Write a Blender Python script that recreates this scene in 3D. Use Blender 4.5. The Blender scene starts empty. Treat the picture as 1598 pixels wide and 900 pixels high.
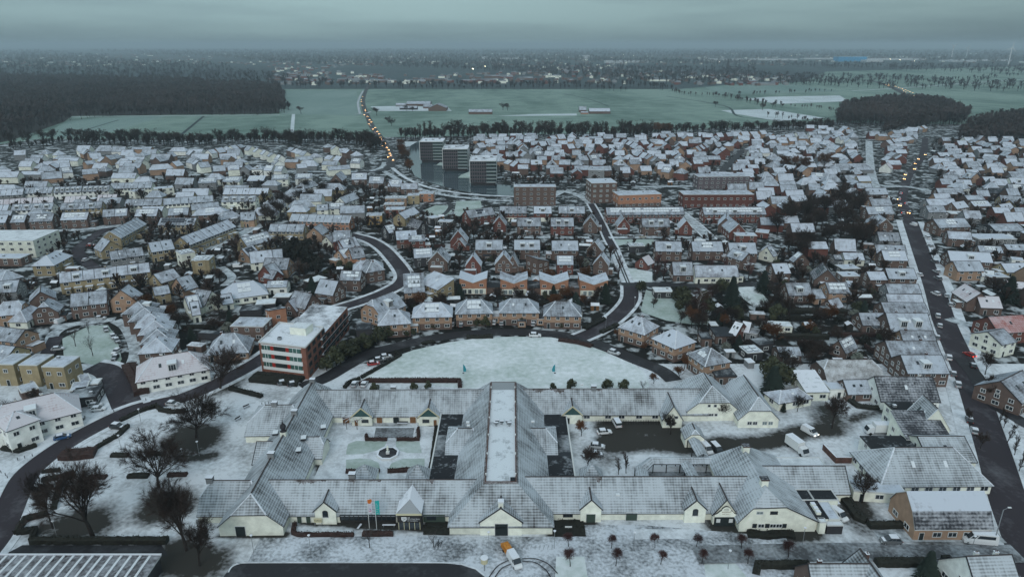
import bpy, math, random
import numpy as np
from math import sin, cos, pi, radians, atan2, hypot, sqrt
random.seed(7)
SC = bpy.context.scene
COL = SC.collection
# ------------------------------------------------------------------ camera
PITCH = radians(19.63); FPX = 1065.0; CAMH = 105.0
cam_d = bpy.data.cameras.new("camera"); cam = bpy.data.objects.new("camera", cam_d); COL.objects.link(cam)
cam_d.sensor_width = 36; cam_d.lens = FPX / 1598 * 36; cam_d.clip_start = 1; cam_d.clip_end = 60000
cam.location = (0, 0, CAMH); cam.rotation_euler = (pi / 2 - PITCH, 0, 0)
SC.camera = cam
# ------------------------------------------------------------------ world: heavy winter overcast
SUN_EL, SUN_ROT = radians(32), radians(190)
w = bpy.data.worlds.new("World"); SC.world = w; w.use_nodes = True
nt = w.node_tree; N = nt.nodes; LK = nt.links; N.clear()
out = N.new('ShaderNodeOutputWorld'); bg = N.new('ShaderNodeBackground'); LK.new(bg.outputs[0], out.inputs[0])
sky = N.new('ShaderNodeTexSky'); sky.sky_type = 'NISHITA'; sky.sun_disc = False
sky.sun_elevation = SUN_EL; sky.sun_rotation = SUN_ROT; sky.air_density = 1.5; sky.dust_density = 3.0
geo = N.new('ShaderNodeTexCoord'); mp = N.new('ShaderNodeMapping'); mp.inputs['Scale'].default_value = (1, 1, 11)
LK.new(geo.outputs['Generated'], mp.inputs[0])
nz = N.new('ShaderNodeTexNoise'); nz.inputs['Scale'].default_value = 1.5; nz.inputs['Detail'].default_value = 7; nz.inputs['Roughness'].default_value = .55
LK.new(mp.outputs[0], nz.inputs['Vector'])
rmp = N.new('ShaderNodeValToRGB'); LK.new(nz.outputs[0], rmp.inputs[0])
rmp.color_ramp.elements[0].position = .36; rmp.color_ramp.elements[0].color = (1.55, 2.3, 2.62, 1)
rmp.color_ramp.elements[1].position = .62; rmp.color_ramp.elements[1].color = (2.65, 3.85, 4.02, 1)
sep = N.new('ShaderNodeSeparateXYZ'); LK.new(geo.outputs['Generated'], sep.inputs[0])
# brighter towards the zenith, as under a closed cloud deck
mr = N.new('ShaderNodeFloatCurve'); cv = mr.mapping.curves[0]
for x_, y_ in ((.018, .27), (.045, .33), (.16, .35), (.45, .49)): cv.points.new(x_, y_)
cv.points[0].location = (0, .215); cv.points[-1].location = (1, .56); mr.mapping.update(); LK.new(sep.outputs['Z'], mr.inputs['Value'])
m5 = N.new('ShaderNodeMath'); m5.operation = 'MULTIPLY'; m5.inputs[1].default_value = 4.0; LK.new(mr.outputs[0], m5.inputs[0]); mr = m5
# heavier cloud towards the east (+X) side
mxx = N.new('ShaderNodeMapRange'); mxx.inputs[1].default_value = -.1; mxx.inputs[2].default_value = .65; mxx.inputs[3].default_value = 1.06; mxx.inputs[4].default_value = .74
LK.new(sep.outputs['X'], mxx.inputs[0]); m6 = N.new('ShaderNodeMath'); m6.operation = 'MULTIPLY'; LK.new(mr.outputs[0], m6.inputs[0]); LK.new(mxx.outputs[0], m6.inputs[1])
vm = N.new('ShaderNodeVectorMath'); vm.operation = 'SCALE'; LK.new(rmp.outputs[0], vm.inputs[0]); LK.new(m6.outputs[0], vm.inputs['Scale'])
hi = N.new('ShaderNodeMapRange'); hi.inputs[1].default_value = .12; hi.inputs[2].default_value = .55; LK.new(sep.outputs['Z'], hi.inputs[0])
tn = N.new('ShaderNodeMix'); tn.data_type = 'RGBA'; tn.blend_type = 'MULTIPLY'; LK.new(hi.outputs[0], tn.inputs[0]); tn.inputs['B'].default_value = (1.22, 1.06, 1.10, 1)
mx = N.new('ShaderNodeMix'); mx.data_type = 'RGBA'; mx.inputs[0].default_value = .98
LK.new(sky.outputs[0], mx.inputs['A']); LK.new(vm.outputs[0], tn.inputs['A']); LK.new(tn.outputs['Result'], mx.inputs['B'])
LK.new(mx.outputs['Result'], bg.inputs[0]); bg.inputs[1].default_value = .1
sd = bpy.data.lights.new("sun", 'SUN'); so = bpy.data.objects.new("sun", sd); COL.objects.link(so)
sd.energy = 1.1; sd.angle = radians(30); sd.color = (1, .97, .93)
so.rotation_euler = (pi / 2 - SUN_EL, 0, radians(-10))
SC.view_settings.view_transform = 'Standard'; SC.view_settings.look = 'None'
SC.view_settings.exposure = -0.14; SC.view_settings.gamma = 1
SC.cycles.max_bounces = 4; SC.cycles.diffuse_bounces = 2; SC.cycles.glossy_bounces = 2; SC.cycles.transmission_bounces = 2
SC.cycles.volume_bounces = 0; SC.cycles.use_denoising = True
SC.cycles.sample_clamp_indirect = 4

# ------------------------------------------------------------------ pixel of the survey photo -> place on the land
CP, SP = cos(PITCH), sin(PITCH)
def at(px, py, z=0.0):
    u = (px - 799) / FPX; v = (450 - py) / FPX
    dx, dy, dz = u, CP + v * SP, -SP + v * CP
    t = (z - CAMH) / dz
    return (dx * t, dy * t)
CROPS = dict(a=(0, 480, 5), b=(0, 340, 5), c=(300, 400, 5), d=(300, 260, 5), e=(600, 380, 5), f=(600, 280, 5), g=(900, 280, 5),
             h=(900, 400, 5), i=(1180, 480, 5), j=(1278, 600, 5), k=(1278, 720, 5), l=(1180, 340, 5), m=(1398, 340, 3),
             n=(0, 200, 3.461), o=(380, 200, 3.461), p=(760, 200, 3.461), q=(1160, 160, 3.461), r=(0, 180, 5), s=(880, 180, 5),
             t=(1150, 180, 5.624), u=(1350, 180, 5.294), v=(600, 190, 5.327), w=(500, 120, 5.625), x=(0, 600, 2.96),
             z=(0, 580, 6.66), A=(320, 570, 3.2125), B=(540, 580, 5.625), D=(680, 700, 4.5), E=(790, 570, 4.737),
             G=(1000, 560, 4.5), K=(1100, 680, 5), L=(900, 720, 5), M=(420, 730, 5.327), P=(0, 0, 1), y=(440, 600, 2.96))
def cp(c, x, y):
    o = CROPS[c]; return (o[0] + x / o[2], o[1] + y / o[2])
def pts(c, s, z=0.0):
    v = [float(q) for q in s.replace(',', ' ').split()]
    return [at(*cp(c, v[i], v[i + 1]), z) for i in range(0, len(v), 2)]

# ------------------------------------------------------------------ materials
MATS = {}
def mat(name, col, rough=.85, noise=0.0, scale=1.0, rnd=0.0, metallic=0, spec=.3, coords='P'):
    """plain procedural surface: colour broken up by noise in place and by a per-object shift"""
    if name in MATS: return MATS[name]
    m = bpy.data.materials.new(name); MATS[name] = m; m.use_nodes = True
    n = m.node_tree.nodes; l = m.node_tree.links; b = n['Principled BSDF']
    b.inputs['Roughness'].default_value = rough; b.inputs['Metallic'].default_value = metallic
    b.inputs['Specular IOR Level'].default_value = spec
    src = None
    if noise:
        g = n.new('ShaderNodeNewGeometry'); t = n.new('ShaderNodeTexNoise'); t.inputs['Scale'].default_value = scale; t.inputs['Detail'].default_value = 5
        l.new(g.outputs['Position'], t.inputs['Vector'])
        r = n.new('ShaderNodeMapRange'); r.inputs[1].default_value = .25; r.inputs[2].default_value = .75
        r.inputs[3].default_value = 1 - noise; r.inputs[4].default_value = 1 + noise; l.new(t.outputs[0], r.inputs[0]); src = r.outputs[0]
    if rnd:
        oi = n.new('ShaderNodeObjectInfo'); r2 = n.new('ShaderNodeMapRange'); r2.inputs[3].default_value = 1 - rnd; r2.inputs[4].default_value = 1 + rnd
        l.new(oi.outputs['Random'], r2.inputs[0])
        if src is not None:
            mm = n.new('ShaderNodeMath'); mm.operation = 'MULTIPLY'; l.new(src, mm.inputs[0]); l.new(r2.outputs[0], mm.inputs[1]); src = mm.outputs[0]
        else: src = r2.outputs[0]
    if src is not None:
        v = n.new('ShaderNodeVectorMath'); v.operation = 'SCALE'; v.inputs[0].default_value = col; l.new(src, v.inputs['Scale']); l.new(v.outputs[0], b.inputs['Base Color'])
    else: b.inputs['Base Color'].default_value = (*col, 1)
    return m
SNOW = (.73, .76, .82)
def mixmat(name, a, bcol, th, width, scale, detail=6, rough=.9, stretch=(1, 1, 1), uv=False, fine=None, rnd=0.0, attr=None, rows=None, bump=0.0, streak=0.0):
    """two real colours (snow over what lies beneath) mixed by layered noise; rows = tile courses showing through"""
    m = bpy.data.materials.new(name); MATS[name] = m; m.use_nodes = True
    n = m.node_tree.nodes; l = m.node_tree.links; b = n['Principled BSDF']; b.inputs['Roughness'].default_value = rough
    b.inputs['Specular IOR Level'].default_value = .2
    def math(op, x, y, cl=False):
        q = n.new('ShaderNodeMath'); q.operation = op; q.use_clamp = cl
        for k, s in enumerate((x, y)):
            if hasattr(s, 'links') or hasattr(s, 'is_linked'): l.new(s, q.inputs[k])
            else: q.inputs[k].default_value = s
        return q.outputs[0]
    g = n.new('ShaderNodeNewGeometry'); mpn = n.new('ShaderNodeMapping'); mpn.inputs['Scale'].default_value = stretch
    l.new(g.outputs['Position'], mpn.inputs[0])
    t = n.new('ShaderNodeTexNoise'); t.inputs['Scale'].default_value = scale; t.inputs['Detail'].default_value = detail; t.inputs['Roughness'].default_value = .6
    l.new(mpn.outputs[0], t.inputs['Vector'])
    f = t.outputs[0]
    if fine:
        t2 = n.new('ShaderNodeTexNoise'); t2.inputs['Scale'].default_value = fine[0]; t2.inputs['Detail'].default_value = 3
        l.new(g.outputs['Position'], t2.inputs['Vector'])
        f = math('ADD', f, math('MULTIPLY', math('SUBTRACT', t2.outputs[0], .5), fine[1]))
    if rnd:
        oi = n.new('ShaderNodeObjectInfo'); f = math('ADD', f, math('MULTIPLY', math('SUBTRACT', oi.outputs['Random'], .5), rnd))
    if attr:
        at_ = n.new('ShaderNodeAttribute'); at_.attribute_name = attr
        f = math('ADD', f, math('MULTIPLY', math('SUBTRACT', at_.outputs['Fac'], .5), 1.5))
    if rows:
        uvn = n.new('ShaderNodeTexCoord'); sp = n.new('ShaderNodeSeparateXYZ'); l.new(uvn.outputs['UV'], sp.inputs[0])
        fr = math('FRACT', math('DIVIDE', sp.outputs['Y'], rows[0]), 0)
        tri = math('ABSOLUTE', math('SUBTRACT', fr, .5), 0)          # 0 at mid-course, .5 at the step
        f = math('ADD', f, math('MULTIPLY', math('SUBTRACT', tri, .25), rows[1]))
        fr2 = math('FRACT', math('DIVIDE', sp.outputs['X'], rows[0] * 1.1), 0)
        f = math('ADD', f, math('MULTIPLY', math('SUBTRACT', math('ABSOLUTE', math('SUBTRACT', fr2, .5), 0), .25), rows[1] * .4))
    if streak:
        uvs = n.new('ShaderNodeTexCoord'); ms = n.new('ShaderNodeMapping'); ms.inputs['Scale'].default_value = (1.1, .16, 1); l.new(uvs.outputs['UV'], ms.inputs[0])
        ts = n.new('ShaderNodeTexNoise'); ts.inputs['Scale'].default_value = 1.0; ts.inputs['Detail'].default_value = 6; l.new(ms.outputs[0], ts.inputs['Vector'])
        f = math('ADD', f, math('MULTIPLY', math('SUBTRACT', ts.outputs[0], .5), streak))
    r = n.new('ShaderNodeMapRange'); r.inputs[1].default_value = th - width / 2; r.inputs[2].default_value = th + width / 2; l.new(f, r.inputs[0])
    mxn = n.new('ShaderNodeMix'); mxn.data_type = 'RGBA'; l.new(r.outputs[0], mxn.inputs[0])
    mxn.inputs['A'].default_value = (*a, 1); mxn.inputs['B'].default_value = (*bcol, 1)
    l.new(mxn.outputs['Result'], b.inputs['Base Color'])
    if bump:
        bp = n.new('ShaderNodeBump'); bp.inputs['Distance'].default_value = bump; bp.inputs['Strength'].default_value = .5
        l.new(f, bp.inputs['Height']); l.new(bp.outputs[0], b.inputs['Normal'])
    return m
# roofs: a = snow, b = tile; tile shows where noise is high
mixmat('roof_snow', (.55, .60, .68), (.13, .12, .13), .70, .46, .30, rows=(.8, .12), rnd=.26, fine=(2.2, .34), detail=4, streak=.3)
mixmat('roof_thin', (.50, .545, .59), (.062, .060, .060), .615, .46, .13, rows=(.62, .50), rnd=.08, fine=(1.1, .30), streak=.55)
mixmat('roof_worn', (.46, .51, .58), (.095, .09, .095), .61, .46, .30, rows=(.8, .16), rnd=.22, fine=(2.0, .40), detail=5, streak=.4)
mixmat('roof_dark', (.42, .44, .48), (.045, .047, .055), .44, .34, .2, rows=(.8, .35), rnd=.08, fine=(1.6, .4))
mixmat('roof_pink', (.62, .60, .64), (.30, .14, .14), .76, .42, .28, rows=(.8, .35), rnd=.08, fine=(1.6, .3))
mixmat('roof_red', (.54, .44, .46), (.32, .09, .07), .50, .42, .25, rows=(.8, .35), fine=(1.6, .3))
mixmat('roof_metal', SNOW, (.25, .30, .32), .72, .3, .4, rows=(2.4, .3))
mixmat('roof_thatch', (.55, .57, .60), (.13, .115, .10), .58, .5, .5, fine=(3, .5))
mixmat('roof_flat', SNOW, (.07, .075, .085), .62, .25, .16, fine=(1.5, .25), rnd=.12)
mixmat('roof_flat_dark', (.5, .54, .58), (.035, .04, .047), .36, .3, .14, fine=(1.2, .2), rnd=.12)
mixmat('roof_felt', (.30, .33, .36), (.022, .024, .028), .34, .2, .3, fine=(1.2, .2))
mixmat('roof_white', (.70, .74, .78), (.40, .43, .46), .62, .3, .3, fine=(1.5, .3))
# ground covers
mixmat('ground_near', (.68, .715, .76), (.038, .036, .032), .605, .50, .09, detail=9, attr='bare', fine=(.9, .5))
mixmat('ground_town', (.46, .50, .53), (.014, .014, .013), .44, .12, .10, detail=9, fine=(.30, .6))
mixmat('ground_field', (.22, .305, .265), (.10, .165, .14), .52, .26, .007, detail=10, stretch=(1, .3, 1), fine=(.03, .5))
mixmat('ground_field_pale', (.24, .32, .30), (.13, .21, .19), .5, .5, .01, detail=8, stretch=(1, .35, 1), fine=(.05, .3))
mixmat('ground_field_white', (.60, .66, .70), (.42, .48, .50), .55, .4, .02, detail=8, fine=(.1, .3))
mixmat('ground_far', (.055, .085, .09), (.022, .032, .038), .5, .4, .002, detail=9, stretch=(1, .3, 1), fine=(.012, .35))
mixmat('ground_wood', (.03, .03, .03), (.05, .045, .04), .5, .4, .05)
mixmat('lawn_snow', (.76, .80, .84), (.28, .37, .32), .60, .55, .045, detail=10, fine=(.5, .55))
mixmat('lawn_thin', (.50, .57, .57), (.20, .27, .21), .55, .6, .09, detail=9, fine=(.8, .5))
mixmat('paving', (.60, .64, .70), (.11, .12, .13), .55, .30, .10, detail=9, fine=(1.3, .6))
mixmat('paving_dark', (.34, .37, .40), (.085, .088, .095), .46, .36, .16, detail=8, fine=(1.3, .6))
mixmat('sidewalk', (.70, .74, .79), (.28, .30, .32), .62, .4, .25, detail=7, fine=(1.5, .3))
mixmat('asphalt', (.13, .13, .145), (.040, .034, .041), .34, .3, .13, detail=7, fine=(.9, .30), stretch=(1, .6, 1))
mixmat('asphalt_wet', (.10, .105, .115), (.024, .023, .027), .34, .3, .1, detail=7, fine=(.9, .3), rough=.6)
mixmat('asphalt_snowy', (.56, .61, .65), (.12, .13, .14), .56, .3, .3, detail=7, fine=(.9, .35))
mat('earth', (.035, .030, .027), noise=.4, scale=.8)
WALL = dict(Y=('yellow brick', (.35, .285, .175)), B=('brown brick', (.145, .10, .085)), R=('red brick', (.155, .062, .05)),
            O=('orange brick', (.43, .215, .135)), T=('tan brick', (.38, .25, .175)), W=('white-walled', (.84, .86, .82)),
            C=('cream', (.83, .85, .75)), D=('dark-walled', (.045, .045, .05)), G=('grey', (.24, .25, .26)), P=('purple-brown brick', (.125, .105, .115)),
            N=('ochre', (.50, .31, .11)))
for k, (nm, c) in WALL.items(): mat('wall_' + k, c, noise=.18, scale=.6, rnd=.12)
mat('glass', (.022, .03, .038), rough=.12, spec=.8)
mat('glass_pale', (.20, .26, .27), rough=.25, spec=.6)
mat('glass_green', (.05, .12, .105), rough=.2, spec=.6, noise=.4, scale=.5)
mat('frame_white', (.72, .74, .74), rnd=.05); mat('frame_dark', (.05, .052, .055)); mat('trim_cream', (.6, .56, .38))
mat('door_dark', (.02, .028, .03)); mat('door_green', (.05, .075, .06)); mat('wood_brown', (.20, .10, .045), noise=.3, scale=1.2)
mat('panel_red', (.38, .03, .025)); mat('panel_teal', (.10, .42, .33)); mat('gable_teal', (.045, .10, .10), noise=.2, scale=2)
mat('snow', SNOW, noise=.06, scale=1.5); mat('fascia_dark', (.035, .035, .04)); mat('fascia_white', (.62, .64, .64)); mat('brick_old', (.10, .05, .04), noise=.4, scale=1)
mat('solar_dark', (.018, .022, .035), rough=.25, spec=.6); mat('solar_snow', (.72, .76, .80)); mat('metal_grey', (.30, .32, .34), rough=.5, metallic=.3)
mat('bark', (.028, .022, .020), noise=.3, scale=2, rnd=.2); mat('twig', (.040, .027, .022), rnd=.35); mat('twig_grey', (.075, .068, .066), rnd=.25)
mat('twig_rust', (.12, .052, .022), rnd=.3); mat('twig_red', (.075, .032, .03), rnd=.3); mat('needle', (.018, .028, .022), noise=.4, scale=1.5, rnd=.25)
mat('leaf_olive', (.05, .055, .03), noise=.5, scale=1.2, rnd=.25); mat('leaf_frost', (.20, .22, .19), noise=.3, scale=2, rnd=.2); mat('hedge', (.016, .016, .012), noise=.5, scale=1.5, rnd=.3)
mat('hedge_red', (.040, .021, .018), noise=.5, scale=1.5); mat('wood_dark', (.028, .026, .025), noise=.3, scale=2, rnd=.2)
mat('birch', (.35, .34, .33)); mat('rust', (.30, .11, .035), noise=.4, scale=3); mat('tyre', (.012, .012, .012)); mat('rubber_black', (.02, .02, .022))
mat('water', (.055, .08, .095), rough=.09, noise=.15, scale=.05, spec=.6)
def emis(name, col, s):
    m = mat(name, col); b = m.node_tree.nodes['Principled BSDF']; b.inputs['Emission Color'].default_value = (*col, 1); b.inputs['Emission Strength'].default_value = s
emis('lamp_warm', (1, .56, .20), 13); emis('lamp_white', (1, .93, .75), 9); emis('lamp_red', (1, .06, .04), 6); emis('lamp_window', (1, .38, .08), 1.6)
emis('lamp_far', (1, .9, .6), 30)

# ------------------------------------------------------------------ mesh helpers
def tag(o, label=None, cat=None, group=None, kind=None):
    if label: o['label'] = label
    if cat: o['category'] = cat
    if group: o['group'] = group
    if kind: o['kind'] = kind
    return o
class MB:
    def __init__(s): s.v = []; s.f = []; s.m = []; s.uv = []; s.mats = []
    def mi(s, m):
        if m not in s.mats: s.mats.append(m)
        return s.mats.index(m)
    def face(s, P, m, uv=None):
        b = len(s.v); s.v += [tuple(p) for p in P]; s.f.append(tuple(range(b, b + len(P)))); s.m.append(s.mi(m))
        s.uv += uv if uv else [(p[0], p[1]) for p in P]
    def rface(s, P, m):
        """roof face: u level, v up the slope, in metres"""
        a, b, c = P[0], P[1], P[2]
        e = (b[0] - a[0], b[1] - a[1], b[2] - a[2]); g_ = (c[0] - a[0], c[1] - a[1], c[2] - a[2])
        nx, ny, nz_ = e[1] * g_[2] - e[2] * g_[1], e[2] * g_[0] - e[0] * g_[2], e[0] * g_[1] - e[1] * g_[0]
        h = hypot(nx, ny)
        if h < 1e-6: s.face(P, m); return
        ux, uy = -ny / h, nx / h; L = sqrt(nx * nx + ny * ny + nz_ * nz_); k = L / h
        s.face(P, m, [((p[0] * ux + p[1] * uy), p[2] * k) for p in P])
    def box(s, x0, x1, y0, y1, z0, z1, m, top=None, bot=True):
        c = [(x0, y0), (x1, y0), (x1, y1), (x0, y1)]
        for i in range(4):
            a, b = c[i], c[(i + 1) % 4]
            s.face([(a[0], a[1], z0), (b[0], b[1], z0), (b[0], b[1], z1), (a[0], a[1], z1)], m)
        s.face([(x, y, z1) for x, y in c], top or m)
        if bot: s.face([(x, y, z0) for x, y in reversed(c)], m)
    def prism(s, poly, z0, z1, m, top=None):
        n = len(poly)
        A = sum(poly[i][0] * poly[(i + 1) % n][1] - poly[(i + 1) % n][0] * poly[i][1] for i in range(n))
        if A < 0: poly = poly[::-1]
        for i in range(n):
            a, b = poly[i], poly[(i + 1) % n]
            s.face([(a[0], a[1], z0), (b[0], b[1], z0), (b[0], b[1], z1), (a[0], a[1], z1)], m)
        s.face([(x, y, z1) for x, y in poly], top or m)
    def tube(s, p, q, r0, r1, m, n=6, caps=False):
        p = np.array(p, float); q = np.array(q, float); d = q - p; L = np.linalg.norm(d)
        if L < 1e-6: return
        d /= L; a = np.array((0, 0, 1.)) if abs(d[2]) < .9 else np.array((1., 0, 0)); x = np.cross(d, a); x /= np.linalg.norm(x); y = np.cross(d, x)
        A = [tuple(p + r0 * (cos(2 * pi * i / n) * x + sin(2 * pi * i / n) * y)) for i in range(n)]
        B_ = [tuple(q + r1 * (cos(2 * pi * i / n) * x + sin(2 * pi * i / n) * y)) for i in range(n)]
        for i in range(n): s.face([A[i], A[(i + 1) % n], B_[(i + 1) % n], B_[i]], m)
        if caps: s.face(A[::-1], m); s.face(B_, m)
    def mesh(s, name):
        me = bpy.data.meshes.new(name); me.from_pydata(s.v, [], s.f)
        for k in s.mats: me.materials.append(MATS[k])
        me.polygons.foreach_set('material_index', s.m)
        uvl = me.uv_layers.new(name='UVMap'); uvl.data.foreach_set('uv', [c for p in s.uv for c in p])
        me.update(); return me
    def build(s, name, parent=None, loc=None, rz=0):
        o = bpy.data.objects.new(name, s.mesh(name)); COL.objects.link(o)
        if parent is not None: o.parent = parent
        if loc: o.location = loc
        if rz: o.rotation_euler = (0, 0, rz)
        return o
def empty(name, x, y, z=0, rz=0):
    o = bpy.data.objects.new(name, None); COL.objects.link(o); o.location = (x, y, z); o.rotation_euler = (0, 0, rz); o.empty_display_size = .5; return o
def link(name, me, parent, loc=(0, 0, 0), rz=0, sc=None):
    o = bpy.data.objects.new(name, me); COL.objects.link(o); o.parent = parent; o.location = loc; o.rotation_euler = (0, 0, rz)
    if sc: o.scale = sc
    return o
def copy_tree(root, x, y, z=0, rz=0, sc=1.0):
    r = root.copy(); COL.objects.link(r); r.location = (x, y, z); r.rotation_euler = (0, 0, rz); r.scale = (sc, sc, sc)
    for ch in KIDS.get(root.name, ()):
        c = ch.copy(); COL.objects.link(c); c.parent = r
        for g_ in KIDS.get(ch.name, ()):
            d = g_.copy(); COL.objects.link(d); d.parent = c
    return r
KIDS = {}
def kids(root, lst): KIDS[root.name] = lst
# occupancy of the land, 2 m cells
OX, OY, OW, OH = -1100, 100, 1100, 750
OCC = np.zeros((OW, OH), bool)
def mark(x, y, r):
    i0, i1 = int((x - r - OX) / 2), int((x + r - OX) / 2) + 1; j0, j1 = int((y - r - OY) / 2), int((y + r - OY) / 2) + 1
    OCC[max(i0, 0):max(i1, 0), max(j0, 0):max(j1, 0)] = True
def free(x, y, r=0):
    i0, i1 = int((x - r - OX) / 2), int((x + r - OX) / 2) + 1; j0, j1 = int((y - r - OY) / 2), int((y + r - OY) / 2) + 1
    if i0 < 0 or j0 < 0 or i1 >= OW or j1 >= OH: return True
    return not OCC[i0:i1, j0:j1].any()
def mark_rect(cx, cy, yaw, L, W, pad=.5):
    n1, n2 = max(1, int(L / 2)), max(1, int(W / 2))
    for i in range(n1 + 1):
        for j in range(n2 + 1):
            a = (i / n1 - .5) * L; b = (j / n2 - .5) * W
            mark(cx + a * cos(yaw) - b * sin(yaw), cy + a * sin(yaw) + b * cos(yaw), pad)
def inpoly(x, y, poly):
    c = False; n = len(poly); j = n - 1
    for i in range(n):
        xi, yi = poly[i]; xj, yj = poly[j]
        if (yi > y) != (yj > y) and x < (xj - xi) * (y - yi) / (yj - yi) + xi: c = not c
        j = i
    return c
# ------------------------------------------------------------------ land sheets
def sheet(name, poly, z, m, kind='structure', occ=False):
    mb = MB(); A = sum(poly[i][0] * poly[(i + 1) % len(poly)][1] - poly[(i + 1) % len(poly)][0] * poly[i][1] for i in range(len(poly)))
    if A < 0: poly = poly[::-1]
    mb.face([(x, y, z) for x, y in poly], m); o = mb.build(name); tag(o, kind=kind)
    if occ:
        xs = [p[0] for p in poly]; ys = [p[1] for p in poly]; x = min(xs)
        while x < max(xs):
            y = min(ys)
            while y < max(ys):
                if inpoly(x, y, poly): mark(x, y, .1)
                y += 2
            x += 2
    return o
def smooth(P, k=6):
    """Catmull-Rom through the points"""
    if len(P) < 3: return P
    Q = [P[0]] + list(P) + [P[-1]]; R = []
    for i in range(1, len(Q) - 2):
        for t in range(k):
            t /= k; a, b, c, d = Q[i - 1], Q[i], Q[i + 1], Q[i + 2]
            R.append(tuple(.5 * ((2 * b[j]) + (-a[j] + c[j]) * t + (2 * a[j] - 5 * b[j] + 4 * c[j] - d[j]) * t * t + (-a[j] + 3 * b[j] - 3 * c[j] + d[j]) * t ** 3) for j in (0, 1)))
    R.append(P[-1]); return R
def offset(P, d):
    R = []
    for i, p in enumerate(P):
        a = P[max(i - 1, 0)]; b = P[min(i + 1, len(P) - 1)]; tx, ty = b[0] - a[0], b[1] - a[1]; L = hypot(tx, ty) or 1
        R.append((p[0] - ty / L * d, p[1] + tx / L * d))
    return R
ZR = [.03]
def strip(name, P, w0, w1, z0, z1, m, side=None):
    A = offset(P, w0); B_ = offset(P, w1); mb = MB()
    for i in range(len(P) - 1):
        a, b, c, d = A[i], A[i + 1], B_[i + 1], B_[i]
        mb.face([(a[0], a[1], z1), (d[0], d[1], z1), (c[0], c[1], z1), (b[0], b[1], z1)][::-1 if w1 > w0 else 1], m)
        if side:
            mb.face([(a[0], a[1], z0), (b[0], b[1], z0), (b[0], b[1], z1), (a[0], a[1], z1)], side)
            mb.face([(d[0], d[1], z0), (c[0], c[1], z0), (c[0], c[1], z1), (d[0], d[1], z1)], side)
    o = mb.build(name); tag(o, kind='structure'); return o
def road(c, s, w, m='asphalt', walk=0, name='road', occ=True, raw=None):
    P = smooth(raw or pts(c, s)); ZR[0] += .004
    strip(name, P, -w / 2, w / 2, 0, ZR[0], m)
    if walk:
        for sg in (1, -1):
            strip('pavement', P, sg * (w / 2 + .05), sg * (w / 2 + walk), 0, .12 + ZR[0] * .1 + (sg > 0) * .003, 'sidewalk', 'fascia_white')
    if occ:
        for i in range(len(P) - 1):
            n = max(1, int(hypot(P[i + 1][0] - P[i][0], P[i + 1][1] - P[i][1]) / 2))
            for k in range(n):
                t = k / n; mark(P[i][0] + (P[i + 1][0] - P[i][0]) * t, P[i][1] + (P[i + 1][1] - P[i][1]) * t, w / 2 + walk)
    return P
# ------------------------------------------------------------------ the land
def PX(s, z=0): return pts('P', s, z)
mb = MB(); R = 30000
mb.face([(-R, -R, -.6), (R, -R, -.6), (R, R, -.6), (-R, R, -.6)], 'ground_far'); tag(mb.build('ground'), kind='structure')
sheet('field', PX('-400,245 0,222 110,181 436,177 434,139 1060,139 1130,133 1250,128 1290,112 1800,98 2100,230'), -.45, 'ground_field')
sheet('field', PX('436,142 556,141 560,180 438,178'), -.40, 'ground_field_pale')
sheet('field', PX('105,188 200,182 260,181 150,212 60,215'), -.40, 'ground_field_pale')
sheet('field', PX('1100,136 1240,131 1310,143 1120,148'), -.40, 'ground_field_pale')
sheet('field', PX('1160,154 1200,151 1310,149 1326,158 1215,162'), -.38, 'ground_field_white')
sheet('field', PX('1125,172 1200,170 1288,184 1215,189 1140,176'), -.38, 'ground_field_white')
sheet('field', PX('578,166 630,165 700,168 705,173 590,173'), -.38, 'ground_field_white')
sheet('field', PX('830,178 900,177 900,180 770,181'), -.38, 'ground_field_white')
sheet('ground', PX('-900,300 -100,238 60,217 460,215 600,214 1000,206 1300,190 1598,196 2300,250') + [(420, 60), (-420, 60)], -.2, 'ground_town')
for s, wd in (('318,181 280,212', 4), ('458,178 454,222', 5), ('185,187 95,214', 3), ('436,179 110,182', 5), ('1040,150 1130,165 1160,183 1300,190', 4), ('880,146 920,155 950,166', 3)):
    strip('ditch', smooth(PX(s)), -wd / 2, wd / 2, 0, -.36, 'ground_far' if wd < 5 else 'ground_field_white')
# near ground with the places where no snow lies (under big trees, driven yards)
BARE = [('255,789', 7.5, .9), ('302,684', 9, .95), ('132,816', 8.5, .85), ('280,868 310,880', 7, .85), ('265,715 330,712', 2.6, .55),
        ('70,823', 4, .6), ('955,668 1040,668 1050,690 960,690', 5.5, 1.0), ('1060,698 1130,692 1190,690 1250,675 1300,668', 4.2, .8),
        ('1300,668 1340,650 1385,640', 2.2, .5), ('1120,820 1170,826', 3.5, .85), ('780,840', 2.5, .3), ('345,600', 7, .8), ('1150,858', 2.2, .7), ('1120,850', 2.5, .45),
        ('1190,850 1330,862 1560,866', 3.2, .5), ('1200,833 1270,833', 3, .8), ('475,812 700,826 860,822', 1.6, .9), ('868,826 920,822', 3, .8),
        ('960,870', 3.5, .5), ('1330,790 1345,815', 5, .7), ('900,700 935,712', 5, .25), ('880,680', 4, .6), ('345,835 445,834', 1.2, .8), ('1285,640 1300,660', 6, .7),
        ('580,668 620,668 640,675', 3.0, .55), ('440,690 440,720', 3, .0), ('1215,700 1240,690', 3, .2), ('495,690 500,740', 1.2, .9), ('672,665 664,735', 1.0, .8), ('1440,850 1480,850', 2, .5)]
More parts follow.
